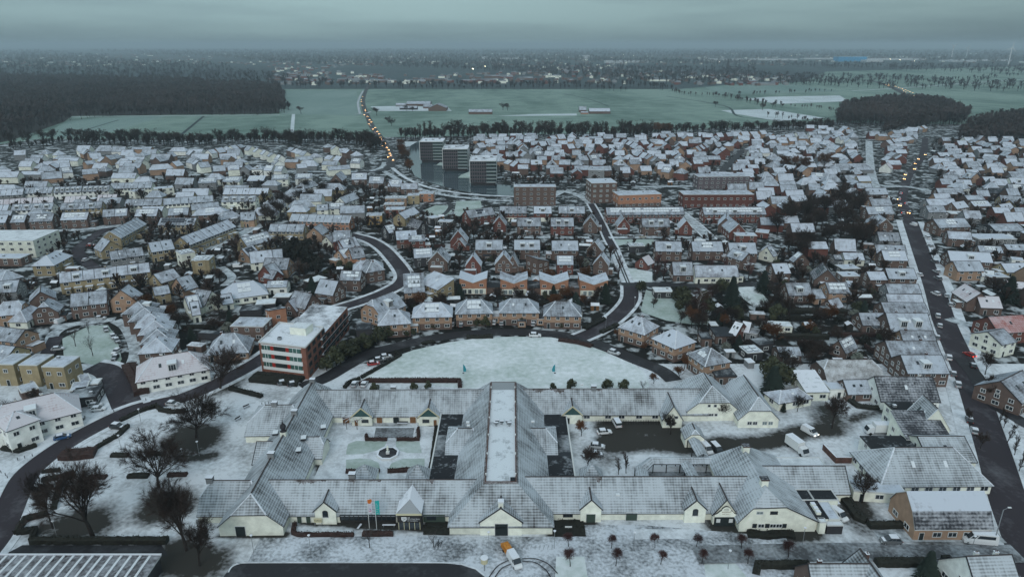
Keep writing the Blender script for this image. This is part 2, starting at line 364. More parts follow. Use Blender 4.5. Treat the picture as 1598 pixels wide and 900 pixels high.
def near_ground():
    x0, x1, y0, y1, st = -175, 215, 70, 216, 1.0
    nx, ny = int((x1 - x0) / st), int((y1 - y0) / st)
    X, Y = np.meshgrid(np.linspace(x0, x1, nx + 1), np.linspace(y0, y1, ny + 1), indexing='ij')
    B_ = np.zeros_like(X)
    for s, r, k in BARE:
        P = PX(s); D_ = np.full_like(X, 1e9)
        if len(P) == 1: P = P * 2
        for a, b in zip(P[:-1], P[1:]):
            dx, dy = b[0] - a[0], b[1] - a[1]; LL = dx * dx + dy * dy + 1e-9
            t = np.clip(((X - a[0]) * dx + (Y - a[1]) * dy) / LL, 0, 1)
            D_ = np.minimum(D_, np.hypot(X - a[0] - t * dx, Y - a[1] - t * dy))
        B_ = np.maximum(B_, k * np.clip(1.12 - (D_ / r) ** 1.5 * .8, 0, 1))
    V = np.stack([X, Y, np.zeros_like(X)], -1).reshape(-1, 3)
    idx = np.arange((nx + 1) * (ny + 1)).reshape(nx + 1, ny + 1)
    F = np.stack([idx[:-1, :-1], idx[1:, :-1], idx[1:, 1:], idx[:-1, 1:]], -1).reshape(-1, 4)
    me = bpy.data.meshes.new('ground'); me.from_pydata(V.tolist(), [], F.tolist()); me.materials.append(MATS['ground_near'])
    a = me.attributes.new('bare', 'FLOAT', 'POINT'); a.data.foreach_set('value', .5 + (B_.reshape(-1) - .12) * .50)
    o = bpy.data.objects.new('ground', me); COL.objects.link(o); tag(o, kind='structure')
near_ground()
# lawns, plaza and yards
moon = PX('566,592 585,574 612,558 645,546 700,534 740,528 800,525 860,526 905,535 950,548 985,566 1008,582 1014,600 1010,606 720,606 640,596')
sheet('lawn', moon, .012, 'lawn_snow', occ=True)
sheet('lawn', PX('97,528 140,508 168,507 182,525 190,560 184,572 160,572 100,560'), .012, 'lawn_thin', occ=True)
sheet('lawn', pts('h', '540,260 740,320 830,390 1000,440 1060,530 900,530 700,500 520,440 500,420'), .012, 'lawn_thin', occ=True)
sheet('lawn', pts('h', '1250,240 1400,235 1500,350 1380,390 1300,330'), .012, 'lawn_snow', occ=True)
sheet('lawn', pts('g', '400,690 590,720 590,800 430,800'), .012, 'lawn_snow', occ=True)
sheet('lawn', pts('g', '240,470 600,465 600,500 560,520 400,500 280,530'), .012, 'lawn_thin', occ=True)
sheet('lawn', pts('f', '310,240 400,200 500,205 530,250 450,300 350,280'), .012, 'lawn_thin', occ=True)
sheet('lawn', pts('f', '560,170 750,165 760,220 600,290 540,280'), .012, 'lawn_thin', occ=True)
sheet('lawn', pts('x', '640,270 800,150 980,90 1140,90 1080,250 1000,430 700,440 500,380 400,330'), .006, 'lawn_thin') if False else None
plaza = [(-57, 126.5), (-57, 104), (62, 104), (62, 126.8), (30, 131), (12, 131), (9.5, 127), (-14.5, 127), (-24, 127.4), (-50, 126.6)]
sheet('plaza', plaza, .008, 'paving')
sheet('plaza', PX('830,842 940,842 938,862 945,900 1000,960 840,960'), .014, 'lawn_thin') if False else None
sheet('plaza', PX('868,868 912,868 918,905 866,905'), .014, 'lawn_snow')
sheet('plaza', PX('988,825 1083,825 1087,840 990,841'), .014, 'sidewalk')
sheet('plaza', PX('1098,872 1140,869 1170,905 1102,905'), .014, 'lawn_snow')
sheet('courtyard', [(-51, 143.2), (-21.5, 143.2), (-21.5, 174.5), (-51, 174.5)], .010, 'sidewalk')
# four quarter lawns round the fountain, pond in front of the north wing
for s in ('5,680 20,630 90,605 360,610 340,650 270,690 150,720 0,725', '440,605 645,610 665,710 540,712 470,690 435,650',
          '0,770 120,758 220,765 290,800 300,865 0,860', '365,860 400,800 500,760 690,758 690,850 600,860'):
    sheet('lawn', pts('B', s), .016, 'lawn_thin')
sheet('pond', pts('B', '262,490 600,490 585,580 245,580'), .022, 'paving_dark')
sheet('yard', [(14.0, 145), (20.5, 145), (20.5, 176.8), (14.0, 176.8)], .012, 'lawn_thin') if False else None
# water of the canal with its path
sheet('water', pts('v', '215,200 300,150 330,130 300,320 480,320 480,400 700,400 720,520 930,520 1075,530 1075,615 850,610 640,575 480,535 330,490 250,450 215,380 205,280'), -.03, 'water', occ=True)
sheet('water', pts('v', '100,165 290,165 290,200 120,205'), -.10, 'ground_field_white', occ=True)
for s in ('430,360 480,325 480,365', '610,465 640,440 720,410 705,470'):
    sheet('bank', pts('v', s), .02, 'lawn_thin')
# ------------------------------------------------------------------ roads (centre lines) and pavements
MAINR = road('P', '1700,985 1625,900 1588,820 1570,770 1549,700 1516,600 1490,540 1473,500 1458,450 1440,400 1420,345', 8.6, walk=3.6)
road('P', '1420,345 1413,330 1408,312 1412,290 1420,270 1434,252 1442,235 1444,215', 6.5, 'asphalt')
road('P', '1398,312 1372,300 1361,275 1357,245 1356,220', 7, 'asphalt_snowy')
road('P', '1340,282 1380,290 1420,292 1460,300', 6, 'asphalt_snowy')
LEFTR = road('P', '-60,905 -10,845 8,810 24,773 44,738 84,705 135,674 203,641 250,629 287,620 347,594 404,563 440,536 480,497 525,482 570,468 605,454 627,440 629,425 612,402 596,386 575,374 545,366', 6.6, walk=1.8)
road('P', '545,366 500,368', 5, 'asphalt_snowy')
road('P', '200,636 192,618 180,594 165,578 140,573', 8.4, walk=2.2)
road('P', '206,570 212,545 198,512 180,500', 4.5, 'asphalt_snowy')
road('P', '60,580 78,545 85,520 120,505 180,498', 4.5, 'asphalt_snowy')
road('P', '60,574 75,550 88,525', 5, 'asphalt')
ARC = road('P', '470,604 507,590 542,570 576,552 620,540 680,527 740,520 800,518 860,521 900,527 950,544 990,561 1030,577 1052,594', 6.2, 'asphalt_wet')
road('P', '905,527 930,516 950,503 972,484 984,466 984,446', 6.6, 'asphalt', walk=1.5)
road('P', '970,443 1030,444 1100,446 1180,443 1240,440', 5.5, 'asphalt_wet')
road('P', '959,390 949,372 940,352 930,332 922,318', 4.2, 'asphalt', walk=1.2)
road('P', '980,441 968,412 959,390', 6, 'sidewalk')
for s in ('978,441 966,412 957,390', '982,441 970,412 961,390'): road('P', s, .7, 'asphalt_wet')
road('P', '922,318 905,306 880,298', 6, 'asphalt_snowy')
road('P', '1062,332 1085,350 1110,374', 6, 'asphalt_snowy', walk=1)
road('g', '250,455 600,450 900,455 1050,470', 5, 'asphalt_snowy')
road('f', '650,440 900,450 1598,455', 5, 'asphalt_snowy')
road('e', '480,262 800,262 1250,262 1598,262', 5, 'asphalt_snowy')
road('P', '310,396 332,384 362,372 392,358 418,349', 5, 'asphalt_snowy', walk=1)
road('P', '345,417 362,432 350,446', 4, 'asphalt_snowy')
road('P', '150,420 130,405 122,390 140,374 158,362 180,350', 6, 'asphalt')
road('P', '0,358 100,360 190,352', 6, 'asphalt_snowy')
road('b', '400,850 620,825 900,790', 4.5, 'asphalt_snowy')
road('P', '0,312 100,306 200,298 270,292', 5, 'asphalt_snowy')
road('P', '0,296 200,280 330,272 430,268 560,268 600,262', 6, 'asphalt_snowy')
road('w', '350,330 330,240 345,180 375,125', 4, 'asphalt_snowy')
FARR = road('w', '440,60 400,120 375,200 385,280 420,360 450,430 500,500 560,580 610,660 630,720 620,770 600,800 480,830 330,830', 8, 'asphalt_wet')
road('w', '300,330 400,320 445,305', 4, 'asphalt_snowy')
road('w', '450,830 540,790 560,750', 4, 'asphalt_snowy')
road('P', '612,262 630,276 660,290 700,299 740,304 800,307 845,308', 3.4, 'sidewalk')
road('P', '600,268 640,290 690,304 760,312 800,314', 5, 'asphalt_snowy')
road('f', '270,250 330,190 430,170 510,190 500,240 430,290 330,290', 3, 'asphalt_wet')
road('P', '880,298 860,310 870,318', 5, 'asphalt_snowy')
road('s', '1400,270 1330,340 1240,430 1200,480', 6, 'asphalt_wet')
road('s', '560,560 1000,555 1500,560', 6, 'asphalt_snowy')
road('P', '1330,480 1000,480', 3, 'asphalt_snowy') if False else None
road('P', '1480,497 1510,506 1560,508 1640,505', 5.5, 'asphalt_snowy')
road('P', '1500,560 1525,590 1545,625 1598,660 1640,680', 5, 'asphalt_wet')
road('P', '1085,866 1200,863 1330,861 1450,864 1590,864', 5.6, 'paving_dark')
for s in ('1370,838 1400,836 1440,836 1562,838',): road('P', s, 4.2, 'asphalt_snowy')
# turning road at the foot of the plaza, kerbed
sheet('road', PX('360,884 372,879 400,878 690,878 720,881 742,888 757,900 770,925 330,925'), .020, 'asphalt_wet', occ=True)
strip('kerb', smooth(PX('356,893 362,884 374,879 400,877.5 690,877.5 720,880 744,888 760,902')), -.15, .15, .0, .13, 'sidewalk', 'sidewalk')
sheet('road', PX('35,850 235,850 250,846 262,866 240,868 0,868'), .016, 'asphalt_wet')
for s in ('1372,290 1440,250', ): pass
# wheel tracks where the van turned on the plaza
for s in ('762,903 775,885 790,876 800,874', '770,905 782,888 798,880', '815,872 835,872 855,880 870,895', '815,876 835,878 852,890 860,903'):
    ZR[0] += .001
    strip('wheel_track', smooth(PX(s)), -.12, .12, 0, ZR[0] - .01, 'asphalt_wet')
# farther country roads
road('P', '1598,124 1500,131 1400,138 1330,142', 9, 'ground_field_white', occ=False)
road('P', '1430,160 1405,143 1380,132 1355,126 1325,124', 14, 'asphalt_wet', occ=False)
# ------------------------------------------------------------------ buildings
mat('ridge_tile', (.06, .05, .05)); mat('hip_snow', (.66, .70, .76), noise=.3, scale=1.5)
WIN = {}
def window_mesh(w, h, kind='w'):
    k = (round(w, 1), round(h, 1), kind)
    if k in WIN: return WIN[k]
    mb = MB(); f = dict(w='frame_white', d='frame_dark', g='frame_white', c='frame_white').get(kind, 'frame_white'); t = .12
    gl = 'glass' if kind != 'c' else 'glass_pale'
    mb.box(-w / 2, -w / 2 + t, -.10, .02, 0, h, f); mb.box(w / 2 - t, w / 2, -.10, .02, 0, h, f)
    mb.box(-w / 2 + t, w / 2 - t, -.10, .02, 0, t, f); mb.box(-w / 2 + t, w / 2 - t, -.10, .02, h - t, h, f)
    n = max(1, int(round(w / .9)))
    for i in range(1, n): x = -w / 2 + w * i / n; mb.box(x - .04, x + .04, -.08, .02, t, h - t, f)
    mb.face([(-w / 2 + t, -.02, t), (w / 2 - t, -.02, t), (w / 2 - t, -.02, h - t), (-w / 2 + t, -.02, h - t)], gl)
    WIN[k] = mb.mesh('window'); return WIN[k]
def door_mesh(w, h, m='door_dark'):
    k = ('door', round(w, 1), round(h, 1), m)
    if k in WIN: return WIN[k]
    mb = MB(); mb.box(-w / 2, w / 2, -.06, .02, 0, h, m); mb.box(-w / 2 - .08, -w / 2, -.09, .02, 0, h + .08, 'frame_white'); mb.box(w / 2, w / 2 + .08, -.09, .02, 0, h + .08, 'frame_white')
    mb.box(-w / 2, w / 2, -.09, .02, h, h + .08, 'frame_white')
    WIN[k] = mb.mesh('door'); return WIN[k]
def put(root, name, me, x, y, z, ang):
    """ang: direction the piece looks at, in the root's frame (0 = -Y)"""
    return link(name, me, root, (x, y, z), ang)
def roof_mesh(L, W, e, r, kind, ov, rm, fm, hip=None, base=False):
    """ridge along X; returns roof MB"""
    mb = MB(); hw = W / 2; sl = (r - e) / hw; oe = .35; ze = e - oe * sl if kind != 'f' else e
    y = hw + oe; hl = L / 2 + ov
    if kind == 'f':
        mb.box(-L / 2 - .1, L / 2 + .1, -hw - .1, hw + .1, e, e + .28, fm, top=fm)
        mb.face([(-L / 2 + .2, -hw + .2, e + .29), (L / 2 - .2, -hw + .2, e + .29), (L / 2 - .2, hw - .2, e + .29), (-L / 2 + .2, hw - .2, e + .29)], rm)
        return mb
    T = .22
    def cap(a, b, m, w=.2):
        a, b = np.array(a, float), np.array(b, float); d = b - a; q = np.array((-d[1], d[0], 0)); q /= (np.linalg.norm(q) + 1e-6); q *= w; up = np.array((0, 0, .10)); dn = np.array((0, 0, -.02))
        for s_ in (-1, 1):
            P = [tuple(a + q * s_ + dn), tuple(b + q * s_ + dn), tuple(b + up), tuple(a + up)]; mb.face(P if s_ < 0 else P[::-1], m)
    def eave(a, b):
        mb.face([(a[0], a[1], a[2] - T), (b[0], b[1], b[2] - T), b, a], fm)
    if kind == 'g':
        A = [(-hl, -y, ze), (hl, -y, ze), (hl, 0, r), (-hl, 0, r)]; B_ = [(hl, y, ze), (-hl, y, ze), (-hl, 0, r), (hl, 0, r)]
        cap((-hl, 0, r), (hl, 0, r), 'ridge_tile'); mb.rface(A, rm); mb.rface(B_, rm); eave(A[0], A[1]); eave(B_[0], B_[1])
        for s in (-1, 1):
            x = s * hl
            for sy in (-1, 1):
                q = [(x, sy * y, ze - T), (x, sy * y, ze + .03), (x, 0, r + .03), (x, 0, r - T)]
                mb.face(q, fm)
                mb.face([(x, sy * y, ze + .03), (x - s * .22, sy * y, ze + .03), (x - s * .22, 0, r + .03), (x, 0, r + .03)], 'snow' if fm == 'fascia_white' else fm)
    elif kind in ('h', 'hh'):
        hf = hip if hip is not None else (1.0 if kind == 'h' else .42)
        ins = hw * hf * (.85 if kind == 'h' else .7); ins = min(ins, L / 2 - .2)
        zc = r - (r - e) * hf; yc = hw * hf
        cap((-L / 2 + ins, 0, r), (L / 2 - ins, 0, r), 'ridge_tile')
        if kind == 'h': zc, yc = ze, y
        R0, R1 = (-L / 2 + ins, 0, r), (L / 2 - ins, 0, r)
        ox = .35 if kind == 'h' else ov; X = L / 2 + ox
        for s in (-1, 1):
            e0, e1 = (-X, s * y, ze), (X, s * y, ze); c0, c1 = (-X, s * yc, zc), (X, s * yc, zc)
            P = [e0, e1, R1, R0] if kind == 'h' else [e0, e1, c1, R1, R0, c0]
            if s > 0: P = P[::-1]; P = P[1:] + P[:1] if kind == 'h' else P
            if kind == 'h': mb.rface([e0, e1, R1, R0] if s < 0 else [e1, e0, R0, R1], rm)
            else: mb.rface([e0, e1, c1, R1, R0, c0] if s < 0 else [e1, e0, c0, R0, R1, c1], rm)
            eave(e0, e1)
            if kind != 'h':
                for q in (-1, 1):
                    a, b = (q * X, s * y, ze), (q * X, s * yc, zc); mb.face([(a[0], a[1], a[2] - T), (b[0], b[1], b[2] - T), b, a], fm)
        for q in (-1, 1):
            a, b = (q * X, -yc, zc), (q * X, yc, zc); Rr = R0 if q < 0 else R1
            mb.rface([b, a, Rr] if q < 0 else [a, b, Rr], rm); eave(a, b); cap(a, Rr, 'hip_snow'); cap(b, Rr, 'hip_snow')
    elif kind == 'm':      # mono pitch: high side at -Y (front), low at back
        mb.rface([(-hl, -y, r), (hl, -y, r), (hl, y, e), (-hl, y, e)], rm)
        eave((-hl, -y, r), (hl, -y, r)); eave((-hl, y, e), (hl, y, e))
        for s in (-1, 1): eave((s * hl, -y, r), (s * hl, y, e))
    elif kind == 'n':      # mono pitch, low side at front
        mb.rface([(-hl, -y, e), (hl, -y, e), (hl, y, r), (-hl, y, r)], rm)
        eave((-hl, -y, e), (hl, -y, e)); eave((-hl, y, r), (hl, y, r))
        for s in (-1, 1): eave((s * hl, -y, e), (s * hl, y, r))
    elif kind == 'a':      # mansard: steep lower slope to 55% then shallow
        zm = e + (r - e) * .52; ym = hw * .66
        for s in (-1, 1):
            a = [(-hl, s * y, ze + .2), (hl, s * y, ze + .2), (hl, s * ym, zm), (-hl, s * ym, zm)]; b = [(-hl, s * ym, zm), (hl, s * ym, zm), (hl, 0, r), (-hl, 0, r)]
            if s > 0: a = [a[1], a[0], a[3], a[2]]; b = [b[1], b[0], b[3], b[2]]
            mb.rface(a, 'roof_dark'); mb.rface(b, rm); eave(a[0], a[1])
            for q in (-1, 1): eave((q * hl, s * y, ze + .2), (q * hl, s * ym, zm)); eave((q * hl, s * ym, zm), (q * hl, 0, r))
    return mb
def wall_mesh(L, W, e, r, kind, wm, lower=None, hip=None, upper=None):
    mb = MB(); hl, hw = L / 2, W / 2
    z1 = e; zl = 0
    if lower: mb.box(-hl - .01, hl + .01, -hw - .01, hw + .01, 0, 2.6, lower, bot=False)
    if kind == 'm':
        P = [(-hw, 0), (-hw, r - .2), (hw, e - .2), (hw, 0)]
    elif kind == 'n': P = [(-hw, 0), (-hw, e - .2), (hw, r - .2), (hw, 0)]
    elif kind == 'g': P = [(-hw, 0), (-hw, e - .1), (0, r - .15), (hw, e - .1), (hw, 0)]
    elif kind == 'hh':
        hf = .42 if hip is None else hip; P = [(-hw, 0), (-hw, e - .1), (-hw * hf, r - (r - e) * hf - .12), (hw * hf, r - (r - e) * hf - .12), (hw, e - .1), (hw, 0)]
    elif kind == 'a':
        zm = e + (r - e) * .52; P = [(-hw, 0), (-hw, e), (-hw * .66, zm - .15), (0, r - .15), (hw * .66, zm - .15), (hw, e), (hw, 0)]
    else: P = [(-hw, 0), (-hw, e), (hw, e), (hw, 0)]
    mb.face([(hl, y, z) for y, z in P][::-1] if False else [(hl, y, z) for y, z in reversed(P)], wm)
    mb.face([(-hl, y, z) for y, z in P], wm)
    zf, zb = P[1][1], P[-2][1]
    mb.face([(-hl, -hw, 0), (hl, -hw, 0), (hl, -hw, zf), (-hl, -hw, zf)], wm); mb.face([(hl, hw, 0), (-hl, hw, 0), (-hl, hw, zb), (hl, hw, zb)], wm)
    return mb
ROOFC = dict(s='roof_snow', t='roof_thin', d='roof_dark', p='roof_pink', r='roof_red', m='roof_metal', h='roof_thatch', w='roof_white', f='roof_flat', k='roof_flat_dark', e='roof_felt')
BLD = []          # every building: (x, y, obj)
def parse_feats(s):
    d = {}
    for t in s.split():
        k = t.rstrip('0123456789.'); v = t[len(k):]; d[k] = float(v) if v else 1
    return d
def building(name, x, y, yaw, L, W, e, r, kind, wall, roof, feats='', small=False, rng=random):
    """a house: walls, roof, windows, doors, chimneys, dormers, skylights, solar panels as children of one Empty"""
    F_ = parse_feats(feats); root = empty(name, x, y, 0, yaw)
    wm = 'wall_' + wall; rm = ROOFC[roof] if roof != 's' or kind == 'f' else rng.choice(('roof_snow', 'roof_worn', 'roof_worn')); fm = 'fascia_white' if 'w' in F_ else 'fascia_dark'
    if kind == 'f' and roof not in 'ke': fm = 'fascia_white'
    low = None
    if 'lo' in F_: low = 'wall_B'
    if 'lw' in F_: low = 'wall_C'
    wall_mesh(L, W, e, r, kind, wm, lower=low).build('wall', root)
    roof_mesh(L, W, e, r, kind, .25, rm, fm).build('roof', root)
    mark_rect(x, y, yaw, L, W, 1.2)
    # camera direction in local frame
    dx, dy = -x, -y; d = hypot(dx, dy); lx = (dx * cos(-yaw) - dy * sin(-yaw)) / d; ly = (dx * sin(-yaw) + dy * cos(-yaw)) / d
    s = -1 if ly < 0 else 1
    if kind == 'm': s = s
    dist = hypot(x, y)
    hw = W / 2; n = int(F_.get('n', 1)); unit = L / max(n, 1)
    sl = atan2(r - e, hw) if kind != 'f' else 0
    if kind in 'mn': sl = atan2(r - e, W)
    if not small:
        floors = 1 if e < 4 else (2 if e < 7 else int(round(e / 2.9)))
        if 'fl' in F_: floors = int(F_['fl'])
        fh = (e / floors) if kind not in 'm' else (e / floors)
        ww, wh = (1.5, 1.35) if dist < 330 else (1.9, 1.4)
        wk = 'd' if 'wd' in F_ else ('c' if 'wc' in F_ else 'w')
        def facade(length, ang, off, door, nmax):
            k = max(1, int(length / (3.3 if dist < 330 else 4.2))); 
            if nmax: k = nmax * max(1, int(round(length / nmax / 3.2)))
            for fl in range(floors):
                for i in range(k):
                    px_ = (i + .5) / k * length - length / 2; z = fl * fh + .95
                    if z + wh > e + .1 : z = e - wh - .15
                    if z < .3: continue
                    if fl == 0 and door and (i % max(2, k // max(n, 1))) == 0:
                        me = door_mesh(1.0, 2.1); z = .02; nm = 'door'
                    else:
                        jw = ww * (1.35 if (fl == 0 and dist < 330) else 1); me = window_mesh(jw, wh, wk); nm = 'window'
                    # along the wall: direction (cos ang, sin ang); outward (sin ang, -cos ang)
                    X = px_ * cos(ang) + off * sin(ang); Y = px_ * sin(ang) - off * cos(ang)
                    put(root, nm, me, X, Y, z, ang)
        if dist < 620:
            if s < 0 or abs(ly) < .25: facade(L, 0, hw + .03, True, n if n > 1 else 0)
            if s > 0 or abs(ly) < .1: facade(L, pi, hw + .03, True, n if n > 1 else 0)
            if lx > .12: facade(W * .9, pi / 2, L / 2 + .03, False, 0)
            if lx < -.12: facade(W * .9, -pi / 2, L / 2 + .03, False, 0)
            if kind in ('g', 'hh') and abs(lx) > .3 and r - e > 2.2:
                sx = 1 if lx > 0 else -1
                put(root, 'window', window_mesh(1.2, 1.1, wk), sx * (L / 2 + .03), 0, e + .3, sx * pi / 2)
    # lean-to extensions, porches and garages
    if not small and 186 < dist < 560 and kind not in 'fa':
        def ext(cx, cy, w_, d_, h_):
            m_ = MB(); m_.box(-w_ / 2, w_ / 2, -d_ / 2, d_ / 2, 0, h_, wm, bot=False); m_.box(-w_ / 2 - .12, w_ / 2 + .12, -d_ / 2 - .12, d_ / 2 + .12, h_ + .003, h_ + .22, 'fascia_white' if rng.random() < .6 else 'fascia_dark', top=rng.choice(('roof_white', 'roof_flat', 'roof_flat_dark')))
            g_ = m_.build('extension', root); g_.location = (cx, cy, 0); yy = d_ / 2 * s; link('window', window_mesh(min(w_ * .6, 2.2), 1.5), g_, (0, yy + .03 * s, .6), 0 if s < 0 else pi)
        if n > 2:
            for i in range(n):
                if rng.random() < .5: d_ = rng.uniform(1.4, 3); ext((i + .5) / n * L - L / 2 + rng.uniform(-.6, .6), s * (hw + d_ / 2 + .02), unit * rng.uniform(.45, .75), d_, 2.6)
        elif rng.random() < .6 and W < 11.5:
            q = rng.choice((-1, 1)); w_ = rng.uniform(2.6, 3.4); cx_ = q * (L / 2 + w_ / 2 + .02); X_, Y_ = x + cx_ * cos(yaw), y + cx_ * sin(yaw)
            if rng.random() < .5: ext(cx_, rng.uniform(-1.5, 1.5), w_, rng.uniform(4.5, 6), 2.7)
            else: d_ = rng.uniform(1.8, 3); ext(rng.uniform(-.25, .25) * L, s * (hw + d_ / 2 + .02), rng.uniform(2.8, 4.5), d_, 2.6)
    # things on the roof
    def on_slope(u, t, up=0.0, sd=None):
        sd = s if sd is None else sd
        if kind == 'm': yy = -hw + t * W; zz = r - (r - e) * t; return (u, yy, zz + up)
        if kind == 'n': yy = hw - t * W; zz = r - (r - e) * t; return (u, yy, zz + up)
        return (u, sd * t * hw, r - (r - e) * t + up)
    def slab(name, u0, u1, t0, t1, m, up=.08, th=.08, sd=None, parent=None, cells=None):
        a, b, c, d_ = on_slope(u0, t1, up, sd), on_slope(u1, t1, up, sd), on_slope(u1, t0, up, sd), on_slope(u0, t0, up, sd)
        mb = MB(); P = [a, b, c, d_]
        if (P[1][0] - P[0][0]) * (P[2][1] - P[1][1]) - (P[1][1] - P[0][1]) * (P[2][0] - P[1][0]) < 0: P = P[::-1]
        mb.face(P, m)
        for i in range(4):
            p, q = P[i], P[(i + 1) % 4]; mb.face([(p[0], p[1], p[2] - up), (q[0], q[1], q[2] - up), q, p], 'frame_dark' if m != 'solar_snow' else 'solar_snow')
        return mb.build(name, root)
    if kind != 'f':
        if 'S' in F_ or 'Sd' in F_:
            k = int(F_.get('S', F_.get('Sd', 1))); m = 'solar_snow' if 'S' in F_ else 'solar_dark'
            rows = 1 if k == 1 and L < 8 else 2; 
            span = min(L * .78, 3.4 * max(1, k) + 2) if n <= 1 else L * .9
            if kind in 'mn': rows = 3
            cells = max(2, int(span / 1.7))
            for rr in range(rows):
                t0 = .14 + rr * (.62 / rows); t1 = t0 + .5 / rows
                mb = MB()
                for ci in range(cells):
                    if rng.random() < .06: continue
                    u0 = -span / 2 + span * ci / cells + .05; u1 = u0 + span / cells - .12
                    if kind == 'h' and (abs(u0) > L / 2 - hw * .8 * (1 - t0) - .2 or abs(u1) > L / 2 - hw * .8 * (1 - t0) - .2): continue
                    P = [on_slope(u0, t1, .12), on_slope(u1, t1, .12), on_slope(u1, t0, .12), on_slope(u0, t0, .12)]
                    if (P[1][0] - P[0][0]) * (P[2][1] - P[1][1]) - (P[1][1] - P[0][1]) * (P[2][0] - P[1][0]) < 0: P = P[::-1]
                    mb.face(P, m)
                    for i in range(4):
                        p, q = P[i], P[(i + 1) % 4]; mb.face([(p[0], p[1], p[2] - .12), (q[0], q[1], q[2] - .12), q, p], 'solar_dark')
                if mb.f: mb.build('solar_panel', root)
        if 'k' not in F_ and not small and n <= 1 and dist < 560 and rng.random() < .6: F_['k'] = rng.choice((1, 1, 2, 3))
        if n > 1 and 'k' not in F_ and not small: F_['k'] = max(2, n // 2)
        for nm, key in (('skylight', 'k'),):
            if key in F_:
                k = int(F_[key])
                for i in range(k):
                    u = ((i + .5) / k - .5) * L * (.6 if n <= 1 else .92) + rng.uniform(-.3, .3); slab('skylight', u - .4, u + .4, .38, .55, 'glass' if rng.random() < .6 else 'solar_snow', up=.12)
        if 'd' in F_:
            k = int(F_['d']); dw = min(2.6, L / k * .5) if not 'dw' in F_ else F_['dw']
            t0, t1 = (.30, .80)
            for i in range(k):
                u = ((i + .5) / k - .5) * L * (.96 if n > 1 else .7)
                yf, zf = on_slope(u, t1)[1:]; yb, zb = on_slope(u, t0)[1:]
                mb = MB(); zt = zb + .02
                # box whose roof is level with the slope at t0
                x0, x1 = u - dw / 2, u + dw / 2
                for P in ([(x0, yf, zf), (x1, yf, zf), (x1, yf, zt), (x0, yf, zt)], [(x0, yf, zf), (x0, yf, zt), (x0, yb, zb)], [(x1, yf, zf), (x1, yb, zb), (x1, yf, zt)]): mb.face(P, 'frame_white')
                sy = 1 if yf > yb else -1
                mb.box(x0 - .15, x1 + .15, min(yb - sy * .4, yf + sy * .2), max(yb - sy * .4, yf + sy * .2), zt + .003, zt + .18, 'fascia_white', top='solar_snow')
                dm = mb.build('dormer', root)
                hgt = zt - zf - .25
                if hgt > .4: link('window', window_mesh(dw - .3, hgt, 'w'), dm, (u, yf + sy * .04, zf + .1), 0 if sy < 0 else pi)
        if n > 1:
            mb = MB()
            for i in range(1, n):
                u = -L / 2 + L * i / n
                for sd in (-1, 1):
                    if kind in 'mn' and sd > 0: continue
                    a, b = on_slope(u, 0, .0, sd), on_slope(u, 1, .0, sd)
                    mb.face([(u - .1, a[1], a[2] + .10), (u + .1, a[1], a[2] + .10), (u + .1, b[1], b[2] + .10), (u - .1, b[1], b[2] + .10)][::sd], 'fascia_dark')
                    mb.face([(u - .1, a[1], a[2]), (u - .1, b[1], b[2]), (u - .1, b[1], b[2] + .10), (u - .1, a[1], a[2] + .10)], 'fascia_dark')
                    mb.face([(u + .1, a[1], a[2]), (u + .1, b[1], b[2]), (u + .1, b[1], b[2] + .10), (u + .1, a[1], a[2] + .10)], 'fascia_dark')
            mb.build('party_wall', root)
        if 'c' in F_:
            k = int(F_['c'])
            for i in range(k):
                u = (((i + .5) / k - .5) * L * .9) if k > 1 else L * rng.choice((-.3, .3, .15))
                if kind == 'h' : u *= .6
                mb = MB(); z0 = r - .5; mb.box(-.4, .4, -.3, .3, -.7, .75, 'brick_old' if wall in 'RBTOC' or 'cb' in F_ else wm); mb.box(-.46, .46, -.36, .36, .75, .85, 'metal_grey', top='snow')
                mb.tube((-.15, 0, .85), (-.15, 0, 1.15), .1, .1, 'brick_old'); mb.tube((.18, 0, .85), (.18, 0, 1.1), .1, .1, 'brick_old')
                o = mb.build('chimney', root); zz = on_slope(u, .12, 0, -s)
                o.location = (u, zz[1], zz[2] + .1)
        if 'V' in F_:
            slab('roof_window_band', -L * .3, L * .3, .2, .6, 'glass', up=.25)
    else:
        if not small and L > 7:
            for i in range(int(F_.get('c', 1))):
                mb = MB(); mb.box(-.5, .5, -.4, .4, 0, .7, 'metal_grey', top='snow'); mb.build('roof_vent', root).location = (rng.uniform(-.35, .35) * L, rng.uniform(-.3, .3) * W, r + .29)
        if 'S' in F_ or 'Sd' in F_:
            m = 'solar_snow' if 'S' in F_ else 'solar_dark'; k = max(2, int(L / 2.2))
            mb = MB()
            for i in range(k):
                u = -L * .42 + L * .84 * i / k
                for rr in range(2):
                    y0 = -W * .36 + rr * W * .38; mb.box(u, u + L * .84 / k * .75, y0, y0 + W * .3, r + .30, r + .5, 'solar_dark', top=m)
            mb.build('solar_panel', root)
    if 'g' in F_:      # cross gable towards the camera
        gw = F_['g'] if F_['g'] > 1 else 4.5; dep = hw + 1.2
        ge = min(e, e); gr = ge + gw / 2 * (r - e) / hw * .95; gr = min(gr, r - .3)
        u = L * .22 * (1 if 'gr' in F_ else -1) if 'gc' not in F_ else 0
        mb = MB(); mb.box(-gw / 2, gw / 2, -dep / 2, dep / 2, 0, ge, wm, bot=False)
        for q in (-1, 1):
            P = [(-gw / 2, q * dep / 2, ge), (gw / 2, q * dep / 2, ge), (0, q * dep / 2, gr)]; mb.face(P if q < 0 else P[::-1], wm)
        g1 = mb.build('cross_gable', root); g1.location = (u, s * (dep / 2 + .1), 0)
        rr = roof_mesh(dep + .4, gw, ge, gr, 'g', .15, rm, fm).build('roof', g1); rr.rotation_euler = (0, 0, pi / 2)
